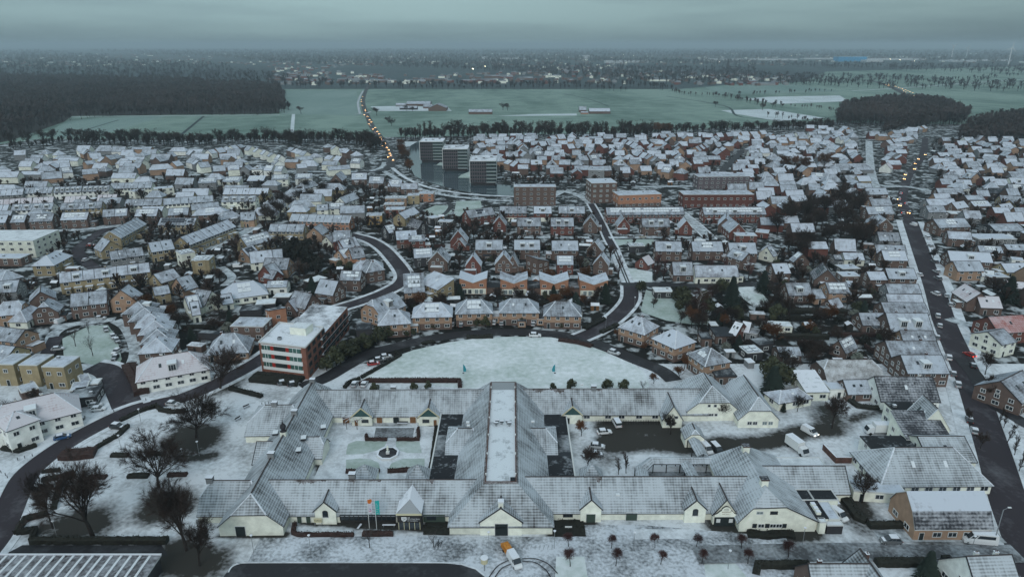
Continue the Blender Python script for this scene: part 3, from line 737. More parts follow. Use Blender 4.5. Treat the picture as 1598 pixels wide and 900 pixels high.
        link('window', window_mesh(1.4, 1.2), g1, (0, s * (dep / 2 + .04), ge * .62), 0 if s < 0 else pi)
        link('window', window_mesh(1.8, 1.4), g1, (0, s * (dep / 2 + .04), .9), 0 if s < 0 else pi)
    BLD.append((x, y, root)); return root
ORD = ['leftmost', 'second from the left', 'third from the left', 'fourth from the left', 'fifth from the left', 'sixth from the left', 'seventh from the left', 'eighth from the left', 'ninth from the left', 'tenth from the left'] + [f'{x} from the left' for x in
       ('eleventh', 'twelfth', 'thirteenth', 'fourteenth', 'fifteenth', 'sixteenth', 'seventeenth', 'eighteenth', 'nineteenth', 'twentieth', '21st', '22nd', '23rd', '24th', '25th', '26th', '27th', '28th', '29th', '30th', *(f'{k}th' if k % 10 > 3 or k % 10 == 0 else f'{k}' + ('st', 'nd', 'rd')[k % 10 - 1] for k in range(31, 60)))]
def describe(wall, roof, kind, F_, n, flat_big=False):
    nm = WALL[wall][0]; t = []
    if n >= 3: ty = 'terrace'
    elif kind == 'f': ty = 'flat-roofed building'
    elif kind in ('h', 'hh'): ty = 'hip-roofed house'
    elif kind in 'mn': ty = 'house with one sloping roof'
    elif kind == 'a': ty = 'mansard-roofed house'
    else: ty = 'gabled house'
    pre = {'d': 'dark-roofed ', 'p': 'pink-roofed ', 'r': 'red-roofed ', 'h': 'thatched ', 'k': 'dark-topped ', 'e': 'black-topped '}.get(roof, '')
    ft = []
    if 'S' in F_: ft.append('snowed-over solar panels')
    if 'Sd' in F_: ft.append('dark solar panels')
    if 'd' in F_: ft.append('white dormers' if F_['d'] > 1 else 'a white dormer')
    if 'g' in F_: ft.append('a cross gable')
    if not ft and 'c' in F_: ft.append('a chimney' if F_['c'] < 2 else 'chimneys')
    return pre + nm + ' ' + ty + (' with ' + ' and '.join(ft[:1]) if ft else '')
KNAME = {'g': 'gabled_house', 'h': 'hip_roofed_house', 'hh': 'half_hipped_house', 'f': 'flat_roofed_building', 'm': 'sloping_roof_house', 'n': 'sloping_roof_house', 'a': 'mansard_house'}
def houses(phrase, cat, group, text):
    rows = []
    for ln in text.strip().splitlines():
        ln = ln.strip()
        if not ln or ln[0] == '#': continue
        p = ln.split(); c = p[0]; x1, y1, x2, y2, span, e, r = map(float, p[1:8]); kind, wall, roof = p[8:11]; ft = ' '.join(p[11:])
        a = at(*cp(c, x1, y1), r); b = at(*cp(c, x2, y2), r)
        if a[0] > b[0]: a, b = b, a
        Lr = hypot(b[0] - a[0], b[1] - a[1]); yaw = atan2(b[1] - a[1], b[0] - a[0])
        L = Lr + (span * .85 if kind == 'h' else (span * .29 if kind == 'hh' else 0))
        rows.append(((a[0] + b[0]) / 2, (a[1] + b[1]) / 2, yaw, L, span, e, r, kind, wall, roof, ft, cp(c, (x1 + x2) / 2, 0)[0]))
    rows.sort(key=lambda q: q[11]); out = []
    for i, (x, y, yaw, L, W, e, r, kind, wall, roof, ft, _) in enumerate(rows):
        F_ = parse_feats(ft); n = int(F_.get('n', 1)); rng = random.Random(int(x * 7 + y * 13))
        nm = 'terraced_row' if n >= 3 else ('shed' if cat == 'shed' else ('barn' if cat == 'barn' else ('apartment_block' if cat == 'apartment block' else KNAME[kind])))
        if kind == 'm' : pass
        o = building(nm, x, y, yaw, L, W, e, r, kind, wall, roof, ft, rng=rng, small=(cat == 'shed'))
        lab = describe(wall, roof, kind, F_, n)
        if cat not in ('house',): lab = lab.replace('flat-roofed building', 'flat-roofed ' + cat).replace('gabled house', 'gabled ' + cat)
        pos = (', ' + (ORD[i] if i < len(rows) - 1 or len(rows) == 1 else 'rightmost')) if len(rows) > 1 else ','
        lab = (lab + pos + ' ' + phrase).replace(', ,', ',')
        w_ = lab.split()
        if len(w_) > 15: lab = lab.replace(' with ' + lab.split(' with ', 1)[1].split(',')[0], '', 1) if ' with ' in lab.split(',')[0] else lab
        tag(o, lab, 'terrace' if n >= 3 else cat, group); out.append(o)
    return out
# ------------------------------------------------------------------ houses, street by street (ridge ends as seen, span, eave, ridge)
houses("of the arc round the half-moon lawn", 'house', 'tan brick hip roofed houses round the half-moon lawn', '''
e 40 512 100 508 10.5 5.6 9.6 h T s k1 lo
e 310 458 435 455 10.5 5.6 9.6 h T s k2 lo S1
e 645 432 750 430 10.5 5.6 9.6 h T s k2 lo S1
e 985 425 1115 425 10.5 5.6 9.6 h T s k2 lo
e 1335 448 1445 450 10.5 5.6 9.6 h T s k1 lo
h 470 462 506 472 10.5 5.6 9.6 h T s c1 lo
h 752 562 780 574 10.5 5.6 9.6 h T s k1 lo
h 1030 700 1050 713 10 5.6 9.4 h T s S2 lo
''')
houses("between the half-moon lawn houses", 'carport', 'flat carports round the lawn', '''
e 188 590 262 585 6 2.6 2.6 f D k
e 508 552 590 548 7 2.6 2.6 f D k
e 835 530 925 528 8 2.6 2.6 f D k
e 1165 535 1248 535 8 2.6 2.6 f D k
h 570 560 640 590 5 2.6 2.6 f D k
e 1475 520 1540 520 4 3 3 f W k
h 1060 590 1200 590 9 2.8 2.8 f B k
h 1060 905 1220 900 7 2.8 2.8 f B k
''')
houses("of the row behind the V-roofs", 'house', 'red brick gabled houses in the row behind the V-roofed pairs', '''
e 412 62 440 20 9.6 5.0 10.0 g B s w lo
e 690 92 700 60 7.2 4.6 9.6 g R s w
e 930 80 935 45 8.4 4.6 9.8 g B s w
e 1000 92 1010 60 5.0 3.8 8.6 g B s w
e 1150 75 1240 105 7.5 5.6 8.4 m B s
e 1345 92 1470 92 8 5.4 8.6 g R s S2
g -60 520 -10 520 6 2.8 3.2 f R s
g 190 590 205 560 7.2 5.4 10.0 g B s w
g 140 482 165 455 7.8 4.2 8.8 g B s w
''')
houses("around the green strip", 'house', 'dark brick houses behind the green strip', '''
f 712 470 922 470 9 5.6 9.4 g B s d1 c1
f 1012 470 1212 470 9 5.6 9.4 g B s d2 lo
f 1305 476 1508 476 9 5.6 9.4 g B s k2
g 612 480 815 484 9 5.6 9.4 g B s k1 d1
g 895 482 1130 482 9 5.2 9.0 g B s S1
g 1182 492 1392 492 9.5 5.2 9.4 g B s d1
g 505 302 718 300 9 5.6 9.4 g B s d2
f 1036 298 1216 296 9 5.6 9.4 g B s d1
f 1298 298 1474 298 9 5.6 9.4 g R s d2
''')
houses("of the gables near the green strip", 'house', 'red gable-fronted houses by the green strip', '''
f 895 290 905 265 7.5 4.8 9.6 g R s w
g 108 292 118 262 8.2 4.8 9.8 g B s w Sd1
g 372 298 352 270 7.2 4.4 9.2 g R s w
g 858 318 838 290 7.4 4.4 9.0 g R s w
g 1265 345 1190 285 9 5.0 9.6 g R s w
g 1165 300 1172 258 8 4.6 9.2 g B s S1
g 508 608 560 585 7 2.8 6.0 g R p
f 574 398 590 370 9 4.2 10.0 g R s w k1
f 582 462 600 445 6.5 2.8 6.6 g R s w
g 1490 515 1500 500 6 3 6.2 h B s
''')
houses("of the terraces before the canal flats", 'house', 'long terraces north of the dark brick houses', '''
f 900 208 1108 208 9 5.6 9 g R s lw n3 c2
f 1165 208 1302 208 9 5.6 9 g R s lw c1 d1
f 1358 208 1560 208 9 5.6 9 g R s n3 d1 c2
f 632 242 835 214 9 5.6 9.2 g R s k2 Sd1
g 228 218 828 214 10 5.6 9 g R s S6 n9 c5
g 980 216 1462 214 10 5.6 9 g R s n6 d3 c4 S2
''')
houses("of the flats near the canal", 'apartment block', 'brick apartment blocks near the canal', '''
f 1010 50 1335 50 9 13 13 f B s fl4
g 305 112 635 100 13 8.5 8.5 f O s fl2 lo
g 815 105 1360 104 13 9 9 f R s fl2
s 1030 470 1430 466 13 9.5 9.5 f P s fl3
g 95 15 290 10 17 14 14 f B s fl4 wc
s 250 430 260 400 12 10 10 f G s
''')

for i, (x0, x1, yb, sp) in enumerate(((300, 489, 338, .56), (489, 693, 412, .60), (714, 930, 530, .62))):
    a = at(*cp('v', x0, yb)); b = at(*cp('v', x1, yb)); Wt = b[0] - a[0]; Dt = 30; H_ = 19; r = empty('apartment_tower', (a[0] + b[0]) / 2, a[1] + Dt / 2); xs = -Wt / 2 + Wt * sp
    m = MB(); m.box(-Wt / 2 + 1.2, Wt / 2 - .8, -Dt / 2 + 1.2, Dt / 2, -.1, 2.2, 'wall_D', bot=False); m.build('plinth', r)
    m = MB(); m.box(-Wt / 2, xs, -Dt / 2, Dt / 2, 2.2, H_, 'wall_P', top='roof_flat'); m.build('wall', r)
    m = MB(); m.box(xs + .01, Wt / 2, -Dt / 2 + .4, Dt / 2 - .01, 2.2, H_ - .02, 'glass_green', top='roof_flat'); m.build('glass_wing', r)
    m = MB(); m.box(-Wt / 2 - .4, -Wt / 2 - .02, -Dt / 2 - .3, Dt / 2, 2.0, H_ + .6, 'frame_white'); m.build('white_fin', r)
    m = MB(); m.box(-Wt / 2, Wt / 2, -Dt / 2 - .12, -Dt / 2 + .3, H_ + .004, H_ + .5, 'frame_white'); m.build('roof_edge', r)
    for fl in range(6):
        m = MB(); z = 2.4 + fl * 2.8; m.box(xs + .1, Wt / 2 + .1, -Dt / 2 - .7, -Dt / 2 + .38, z, z + .2, 'frame_white'); m.box(xs + .1, Wt / 2 + .1, -Dt / 2 - .72, -Dt / 2 - .66, z + .2, z + 1.0, 'glass_pale'); m.build('balcony', r)
        for k in range(7): u = -Wt / 2 + (k + .5) / 7 * (xs + Wt / 2); link('window', window_mesh(1.4, 2.0, 'd'), r, (u, -Dt / 2 - .03, z + .3))
        for k in range(4): link('window', window_mesh(2.2, 1.5, 'd'), r, (xs + (k + .5) / 4 * (Wt / 2 - xs), -Dt / 2 + .36, z + .4))
        for k in range(6): link('window', window_mesh(1.6, 1.8), r, (Wt / 2 + .03, -Dt / 2 + 2.5 + k * 4.8, z + .3), pi / 2)
    for k in range(3): m = MB(); m.box(-1, 1, -1, 1, 0, 1.0, 'metal_grey', top='snow'); m.build('roof_vent', r, (-6 + k * 6, -4 + k * 5, H_))
    mark_rect((a[0] + b[0]) / 2, a[1] + Dt / 2, 0, Wt, Dt, 1); tag(r, ['leftmost and farthest', 'middle', 'rightmost and nearest'][i] + ' of three dark towers with glass wings standing in the canal', 'apartment block', 'tower blocks in the canal')
houses("by the ring pond left of the canal", 'house', 'modern houses by the round pond', '''
f 130 30 258 28 8 4 7.4 g B s k1
f 182 120 272 118 8 5.8 5.8 f Y s
f 272 104 385 104 9 5.6 5.6 f O s
f 10 142 172 140 8 5.6 5.6 f T s S1
f 0 190 150 190 7 5 5 f B s S2
f 15 228 160 226 8 5.2 5.2 f R s
f 110 262 225 212 8 5.0 8.2 g Y s
f 212 300 300 325 7 4.6 8.4 g D d
f 348 300 415 288 6 4.4 4.4 f D s
f 425 322 530 326 6 4 4 f D s
f 0 360 65 345 7 4.5 8 g D s S2
f 92 420 248 412 8.5 5 7.6 n R s lo
f 190 452 312 446 8 5.4 6.6 n R s S1
f 225 540 368 532 8.5 4.8 8.2 g D s S2
f 30 15 110 5 8 4.4 7.6 g B s S1
''')
houses("beside the curved left street", 'house', 'brick houses along the curved street', '''
c 800 262 935 292 9 4.4 9.2 g B s c1
c 748 345 830 300 6.5 3.0 7 g B s k1
c 1000 172 1140 192 9 4.4 9.2 g B s c1 k1
c 1165 108 1325 112 8 5.6 8.6 g B s S2
c 1375 22 1400 38 9 5.6 9.2 h B s c1
e 150 270 305 262 12 4.4 9.2 n T s S1
e 325 232 478 290 9 5.0 8.2 n Y s
c 1405 335 1560 275 11 5.0 10 hh T s d1 cb1
c 580 395 710 372 8 5.2 7.6 m O s V
c 335 512 588 516 9 5.6 5.6 f B s
c 238 598 325 592 12 3.0 8.2 h T s k2 c1
c 560 72 640 45 10 3.8 8.8 g R s g6
c 590 190 745 185 7 3.6 5.4 g W s S1
c 320 205 470 185 12 3.2 8.2 h C s S1 c1 k1
c 42 252 150 268 9 3.8 8.4 g C s k2
c -20 355 45 345 9 3.6 7.6 g C s
c 215 300 300 285 7 3 6 g C s
c 15 15 150 12 8 6.8 6.8 f Y s S1
o 480 562 575 556 8.5 5 8.8 g R s
o 515 605 600 585 8 4.6 8.4 g R s S1
o 570 650 640 640 8.5 4.8 8.8 g O s c1
o 635 712 705 708 9 5.2 8.6 h T s
''')
houses("left of the apartment block", 'shed', 'sheds left of the apartment block', '''
c 380 410 545 400 6 2.8 2.8 f D k
c 500 362 650 350 6 2.6 2.6 f D w
c 645 305 770 305 5 2.6 2.6 f D w
c 60 590 230 600 3 2.4 2.4 f D k
c 1280 555 1400 545 7 2.8 2.8 f D k
c 900 200 1020 160 6 2.8 2.8 f D w
''')
houses('round the square green at the left', 'house', 'houses round the square green', '''
b 552 590 832 560 10 5.6 9.4 g B s k1 n2
b 940 560 1000 515 10 5.6 10 g T s
b 340 655 370 625 9 5.0 9 hh B s k1
b 30 650 140 640 10 5.0 9 hh T s k1
b 160 720 235 680 7 3.2 6.6 h C s
a -60 135 195 170 9 5.6 8.6 g T s k2
a -60 275 120 300 9 5.6 8.6 g Y s k2
b 1190 540 1310 520 8 4.6 7 g Y s
b 1375 470 1480 440 10 4.0 8.6 g T s k1
b 1440 610 1540 590 9 3.8 8 g C s S1
b 0 490 150 480 10 5 8.6 g G s d1
b -50 380 20 400 8 3 6 g C s
b 360 290 430 255 10 5.4 9.2 h Y s c1
''')
houses("of the stepped row above the villa", 'house', 'stepped hip roofed row', '''
a 1222 236 1232 222 10.5 5.6 9.0 h B s k1
a 1226 166 1234 152 10.5 5.6 9.0 h B s
a 1208 98 1216 84 10.5 5.6 9.0 h B s k1
a 1176 46 1184 32 10.5 5.6 9.0 h B s k1
a 1128 0 1136 -12 10.5 5.6 9.0 h B s
b 1078 655 1096 640 10 5.6 8.8 h B s d1
''')
houses("of the cubes above the left street", 'house', 'yellow brick cube townhouses', '''
a 30 402 170 404 8 7.6 7.6 f Y s fl2
a 212 408 355 410 8 7.6 7.6 f Y s fl2
a 392 420 560 424 8 7.8 7.8 f Y s fl2
a 560 620 690 600 6 3 3 f G s
a 620 560 700 540 6 3 3 f C s
''')
houses("on the left street, pinkish snowy roof", 'villa', 'white villas on the left street', '''
a 1190 385 1470 338 12.5 4.6 9.4 h W p k2 c2 d1
z 20 340 560 215 12.5 5.0 9.8 h W p k1 c2 d1
z 140 415 160 408 8.5 7.0 9.6 h W p
''')
houses("by the left street", 'garage', 'flat garages by the left street', '''
z 745 232 1035 200 8 3 3 f D k
z 200 190 380 140 6 2.8 2.8 f B s
z 930 110 1040 100 4 2.5 2.5 f D w
''')
houses("in the rows behind the square green", 'house', 'rows behind the square green', '''
b 462 428 1160 345 9 5.6 8.8 g Y s n8 d3 k3 c3
b 850 262 1105 226 9 5.4 8.4 g G s n4
b 1155 192 1335 165 10 5.6 9.4 g Y s n2
b 860 178 800 150 10 4.4 9 g Y s k1
n 592 556 735 482 10 5.4 9.2 g Y s n9 w
n 972 588 1228 492 10 5.6 9.4 g Y s n8 k3
n 868 484 1062 484 9 5.6 8.6 g Y s n4 Sd1
b 1392 275 1500 255 8 7 7 f C s S2
b 1520 320 1600 312 8 7 7 f Y s S2
n 1300 590 1440 555 9 4.4 8.4 g Y s S1 n3
n 1345 668 1465 655 10 4.4 8.6 g C s k1
''')
houses("at the left edge", 'hall', None, '''
b -120 140 360 138 22 9 9 f C w
b -120 300 200 300 8 4 4 f B s
''')
houses("of the far left brick pairs", 'house', 'brick pairs at the far left', '''
n -40 470 45 468 9 5.4 8.8 g B s
n 70 468 145 466 9 5.4 8.8 g B s S1
n 168 464 292 460 9 5.4 8.8 g B s S1
n 338 456 480 452 9 5.4 8.8 g B s S3
n 556 440 618 436 9 5.4 8.8 g B s
n 622 436 688 432 9 5.4 8.8 g B s S1
n 738 436 855 434 9 5.4 8.8 g B s S2
n 912 432 1020 428 9 5.4 8.8 g B s S1 Sd1
n 1085 430 1185 425 11 5.4 8.8 h B s S1
n 1200 455 1250 445 8 3 6.4 h G s
n 1298 455 1380 450 9 5.0 8.4 g Y s k2
''')
houses("of the far left terraces", 'house', 'long terraces at the far left', '''
r -80 585 185 572 9 5.4 8.6 g G s n6
r 200 565 415 558 9 5.4 8.6 g W s n6
r 430 558 640 550 9 5.4 8.6 g W s n5 d5
r 652 550 858 544 9 5.4 8.6 g W s n5 d5
r 868 528 1190 520 9 5.4 8.6 g C s n6
r -60 660 250 640 9 3.4 6.6 g R p n7
r 262 640 420 632 9 3.4 6.6 g G p n4
r 512 632 675 626 9 3.4 6.6 g G p n4
r 765 620 915 614 9 3.4 6.6 g B p n4
r -60 700 72 695 9 5.4 8.6 g W s n3
r 100 692 420 680 9 5.4 8.6 g W s n8 d4
r 480 685 800 670 9 5.4 8.6 g Y s n7 d2
r 985 655 1270 648 9 5.4 8.6 g C s n4
r 1275 648 1660 622 9 5.4 8.6 g C s n6
r 1200 572 1350 558 8 5.6 5.6 f C s
r 1025 595 1110 580 8 5.6 5.6 f C s
d 50 98 186 92 9 5.6 8 n G s S3
d 245 88 376 86 9 5.6 8 n C s S3
d 436 80 562 78 9 5.6 8 n D s S3
d 622 72 748 68 9 5.6 8 n C s S3
d 805 64 932 60 9 5.6 8 n W s S3
d 255 166 600 166 10 5.6 9 g Y s n7
d 238 228 500 224 9 5.6 8.6 g C s n5 d4
''')
houses("in the wooded left quarter", 'house', 'houses in the wooded quarter', '''
d 385 352 492 350 10 4.6 8.6 g T s
d 590 262 670 258 10 3.4 7.4 h C s
d 510 318 610 315 10 3.4 7.4 h C s
d 690 228 750 225 9 3.4 7.0 h C s
d 765 175 860 168 11 4 8 h W s k1
d 860 120 925 105 9 4 8 h W s
d 972 296 1058 292 8 4.4 7.2 g C s
d 1070 284 1188 282 8 4.4 7.2 g C s S2
d 1150 240 1260 200 8 4.4 8 g W s k1
d 782 366 1240 380 9 5.4 8.6 g O s n7 w
d 612 446 880 448 9 5.2 8.4 g Y s n4 k2
d 945 474 1002 440 9 4.6 8.6 g T s
d 1105 498 1235 494 9 4.6 8.0 g W s
d 1130 575 1250 560 9 4.6 8.0 g R s Sd1
d 1362 376 1480 372 8 5.6 5.6 f N s
d 1118 60 1160 32 9 4 9 g B s
d 1245 50 1362 48 9 4.4 8.6 g B s S1
d 1385 76 1500 78 9 4.4 8.6 g B s S1
d 1535 100 1640 102 9 4.4 8.6 g B s S1
d 575 650 700 640 10 4.6 8.4 g W s
d 570 712 760 712 11 4.6 8.4 g T s k2
d 1220 640 1290 620 9 4.6 8.8 g T s c1
d 1140 650 1210 630 8 4.2 7.6 g T s S1
d 385 640 470 610 8 3.6 7.2 g T s Sd1
d 1045 545 1090 530 7 3 6 g C s
''')
# right half
houses("right of the twin farm barns", 'barn', None, '''
i 340 548 515 546 11 3.2 5.2 n C m
i 545 606 690 604 6 3 3 f W s
i 195 640 320 620 7 2.8 5 h C s
i 560 402 900 402 14 3.0 8.2 hh B h c1
i 678 560 872 556 8 2.8 5.6 g B s
''')
houses("along the main street's left side", 'house', 'houses on the left side of the main street', '''
i 925 532 1375 536 12 3.4 8.6 g W d c1
i 1128 366 1448 366 11 5.2 9 g B s d1 c1
i 1008 255 1400 256 11 4.8 8.6 g B s c2
i 1122 176 1378 178 9 4.4 8 g T s c1
i 1012 38 1335 42 12 4.2 9.2 g B s d2 c2
i 800 38 990 38 9 3.2 6.4 g B s
l 975 655 1312 660 10 3.6 6.6 g B s
l 1012 590 1288 596 8 3.8 7 g G s c1
l 1008 510 1262 514 8 3.8 6.6 g G s c1
l 1008 390 1228 392 9 5.4 8.8 g B s d1
l 860 416 992 416 9 5.2 7.6 g B s
l 978 252 1160 254 9 5.2 8.8 g B s S1 c1
l 925 206 1160 212 8 4.6 8.0 g T s c1
l 945 108 1110 112 9 5 8.6 g G s c1
l 1018 8 960 -30 9 4.8 9 g B s w
l 900 20 930 -25 8 4.8 8 g T s
q 655 462 768 460 9 4.6 8.2 g B s
q 680 520 790 518 9 4.6 8.2 g T s
q 660 562 800 560 9 4.6 8.2 g B s S1
q 545 392 612 390 8 3.6 7 g D s
q 612 396 680 394 8 3.6 7 g Y s
q 500 330 660 328 12 3.4 8 h G s
''')
houses("in the long gardens", 'house', 'houses among the long gardens', '''
l 522 345 560 402 10 3.6 8.8 g B d Sd1
l 228 505 412 503 10 4.0 7.8 g B s d1
l 430 556 505 552 8 3 5.6 g T s
l 540 500 702 500 10 4.4 7.6 g T s S3
l 705 515 790 525 9 3 3 f T s
l 560 640 640 618 6 2.8 5.6 g B s
l 675 268 830 272 8 3.4 5.8 g C s
l 600 285 655 283 5 2.8 4.6 g G s
l 118 352 220 350 8 5.0 7.8 g B s
l 330 258 365 280 8 3.6 7.6 g B s S1
l 85 226 120 215 8 3.6 7.6 g C s
l 645 385 780 380 7 3 3 f D s
l 650 440 790 440 7 3 3 f B s
g 1400 400 1500 410 8 3 3 f R s
g 1235 428 1395 430 7 4.6 4.6 f R s
g 1520 655 1640 650 9 4.6 8 g B s k1
g 745 642 900 642 9 3.4 8.2 g B s d1
g 915 668 1250 668 9 3.6 7.6 g C s k2
g 405 512 522 510 6 3.6 3.6 f D s S1
h 1240 502 1300 520 9 3.0 6.6 g R m
h 1300 500 1365 512 6 3 6 g G m
h 600 262 740 262 6 2.8 2.8 f D w
i 645 255 740 210 6 2.6 6.2 g B s S2
i 160 302 330 300 7 2.8 4.6 g B s
i 50 125 270 132 5 2.6 2.6 f C w
h 1300 730 1420 720 6 3 3 f D s S1
h 1400 640 1480 690 6 3 3 f D k
h 960 620 1040 620 6 3 3 f B k
''')
houses("in the cream hall cluster", 'building', None, '''
j 818 80 930 185 9 4.6 11 g C t w
j 592 215 800 212 11 5.6 5.6 f C e
j 635 268 975 268 9 5.2 8.6 n C d w
j 770 400 1130 400 13 4.4 7.8 g C t
j 370 460 880 460 7 4.6 4.6 f W e
''')
houses("at the bottom right", 'house', 'houses at the bottom right', '''
j 590 488 1045 484 15 2.8 8.8 h C t k2
k 692 228 1282 226 10.5 3.4 9.4 a T s cb2 w
k -80 792 395 792 10 3.4 8.6 g B t c1
k 325 680 480 900 9 3.4 8.6 g B t c1
k 1155 735 1500 722 13 3.6 10 g W t c2
k 245 185 650 212 5 2.6 2.6 f C s
''')
houses("along the main street's right side", 'house', 'houses on the right side of the main street', '''
m 432 532 502 516 11 5.2 8 g C s
m 492 762 592 712 13 4.6 9 g B s k2
m 432 462 592 452 12 4.8 8.8 g R r c2
m 380 362 482 366 9 3.6 7 g B p c1
m 325 305 400 350 9 4.4 8.4 g B p c1
m 268 202 392 200 9 5.0 8.4 g T s
m 242 152 440 162 11 5.2 8.6 g B s d1
m 175 5 320 0 12 5.2 8.8 g B s S1
m 240 60 350 66 9 4.6 7.6 g B s
m 430 28 570 26 12 4 6 g G s
m 362 72 540 72 11 4 6 f G s
m 382 128 492 132 7 4 6.4 g B s S1
m 505 122 600 122 8 4 6 g B s
m 492 212 610 208 9 3 6 g Y s
m 545 172 600 178 6 4 6 f W s
m 418 268 510 268 7 3.2 3.2 f D s
m 520 292 610 300 7 3 5 g B p
m 400 240 460 246 7 3 5 g W w
q 985 520 1135 518 9 4.8 8 g G s
q 985 556 1080 556 9 4.8 8 g G s
q 1040 462 1180 462 9 4.6 7.8 g B s
q 1125 540 1190 530 8 4.4 7.6 g B s
q 1225 532 1318 530 9 4.6 7 g B s S2
q 1105 595 1200 597 8 3 3 f B w
q 1330 660 1480 660 12 4 6 g D s
q 1385 500 1500 505 10 4 8 g Y s g6
q 1380 550 1440 540 8 3.6 7 g Y s
q 1320 462 1425 462 10 3.4 6 h D k
q 1435 405 1560 405 10 3.8 8 g C s d2
q 1200 320 1270 316 9 3.8 7.6 g B s
''')
# V-roofed pairs
vlab = ['leftmost', 'second from the left', 'second from the right', 'rightmost']
for i, (xl, xr, yv) in enumerate(((588, 797, 320), (905, 1113, 325), (1215, 1432, 328), (1522, 1738, 335))):
    a = at(*cp('e', xl, yv + 75)); b = at(*cp('e', xr, yv + 75)); cx, cy = (a[0] + b[0]) / 2, (a[1] + b[1]) / 2; W2 = (b[0] - a[0]) / 2; dep = 10
    root = empty('v_roofed_house_pair', cx, cy + dep / 2, 0, 0); mb = MB(); ro = MB()
    for s in (-1, 1):
        P = [(0, 0), (s * W2, 0), (s * W2, 7.6), (0, 5.4)]
        for yy in (-dep / 2, dep / 2):
            Q = [(x, yy, z) for x, z in P]; mb.face(Q if (s > 0) == (yy < 0) else Q[::-1], 'wall_O')
        mb.face([(s * W2, -dep / 2, 0), (s * W2, dep / 2, 0), (s * W2, dep / 2, 7.6), (s * W2, -dep / 2, 7.6)][::s], 'wall_O')
        q = [(s * (W2 + .3), -dep / 2 - .3, 7.85), (s * (W2 + .3), dep / 2 + .3, 7.85), (0, dep / 2 + .3, 5.55), (0, -dep / 2 - .3, 5.55)]
        ro.rface(q[::s], 'roof_snow')
        ro.face([(x, y, z - .25) for x, y, z in (q[0], q[3])] + [q[3], q[0]], 'fascia_white')
        ro.face([(x, y, z - .25) for x, y, z in (q[0], q[1])] + [q[1], q[0]], 'fascia_dark')
    mb.box(-W2 + .3, W2 - .3, -dep / 2 - .012, -dep / 2 + .05, .1, 2.7, 'wall_C')
    mb.build('wall', root); ro.build('roof', root)
    for x in (-W2 * .72, W2 * .62): link('window', window_mesh(1.8, 1.2), root, (x, -dep / 2 - .04, 3.7))
    for x in (-W2 * .62, -W2 * .25, W2 * .25, W2 * .6): link('window', window_mesh(1.6, 2.1, 'w' if (x < 0) == (i % 2 == 0) else 'c'), root, (x, -dep / 2 - .06, .25))
    tag(root, f'orange brick V-roofed pair of houses, {vlab[i]} behind the half-moon houses', 'house', 'orange V-roofed pairs'); mark_rect(cx, cy + 5, 0, 2 * W2, dep, 1)
    if i < 3:
        gx = at(*cp('e', xr + 55, yv + 30))[0]; g2 = building('garage_link', gx, cy + 5, 0, 9, 9, 2.9, 2.9, 'f', 'B', 'k', '', small=True)
        tag(g2, f'flat dark garage roof between the {["first and second", "second and third", "third and fourth"][i]} orange V-roofed pairs', 'garage', 'flat garages between the V-roofed pairs')
# ------------------------------------------------------------------ the white courtyard farm complex
FY = 155.0; FX = -2.5
farm = empty('courtyard_farm', FX, FY)
tag(farm, 'long white courtyard farm complex with steep snowy tiled roofs and flat-topped central hall', 'farm building')
def blk(x0, y0, x1, y1, W, e, r, kind='g', wall='C', roof='t', hip=None, wname='wall', rname='roof', root=None, ov=.25, fm='fascia_dark'):
    """one wing of the complex; ends of its ridge in land coordinates"""
    root = root or farm; bx, by = root.location.x, root.location.y
    if x0 > x1: x0, y0, x1, y1 = x1, y1, x0, y0
    L = hypot(x1 - x0, y1 - y0); yaw = atan2(y1 - y0, x1 - x0); cx, cy = (x0 + x1) / 2, (y0 + y1) / 2
    mark_rect(cx, cy, yaw, L, W, 1)
    wl = wall_mesh(L, W, e, r, kind, 'wall_' + wall, hip=hip).build(wname, root, (cx - bx, cy - by, 0), yaw)
    rf = roof_mesh(L, W, e, r, kind, ov, ROOFC[roof], fm, hip=hip).build(rname, root, (cx - bx, cy - by, 0), yaw)
    return wl, rf
def fwin(x, y, z, w, h, ang=0, kind='w', name='window', root=None):
    root = root or farm; me = window_mesh(w, h, kind) if name == 'window' else door_mesh(w, h, kind if kind in MATS else 'door_dark')
    return link(name, me, root, (x - root.location.x, y - root.location.y, z), ang)
# wings (south front range, north range), each with its true wall line
blk(-73, 137.0, -60, 137.0, 10.6, 2.4, 8.0, 'hh', hip=.5)
blk(-60, 137.2, -4, 137.3, 10.8, 2.4, 8.0)
blk(0, 138.2, 57.6, 138.4, 11.0, 2.4, 8.15)
blk(-60, 181.9, -4, 182.2, 10.8, 2.4, 8.0)
blk(0, 182.6, 58, 182.7, 10.4, 2.5, 8.0)
# left cross range with the half-hipped front barn
blk(-59.1, 127.3, -60.3, 187.5, 14.4, 2.8, 9.4, 'hh', hip=.55)
blk(-74.8, 174.2, -60, 174.6, 16.6, 2.4, 7.2, 'hh', hip=.6)
blk(-67.6, 157, -60, 157, 9.5, 2.4, 6.0)
blk(-60, 159.0, -50.4, 159.0, 8.0, 2.4, 6.2, 'hh', hip=.4)
lerp_ = lambda a, b, t: a + (b - a) * t
mixmat('roof_moss', (.34, .34, .36), (.058, .043, .038), .46, .4, .8, fine=(3, .6))
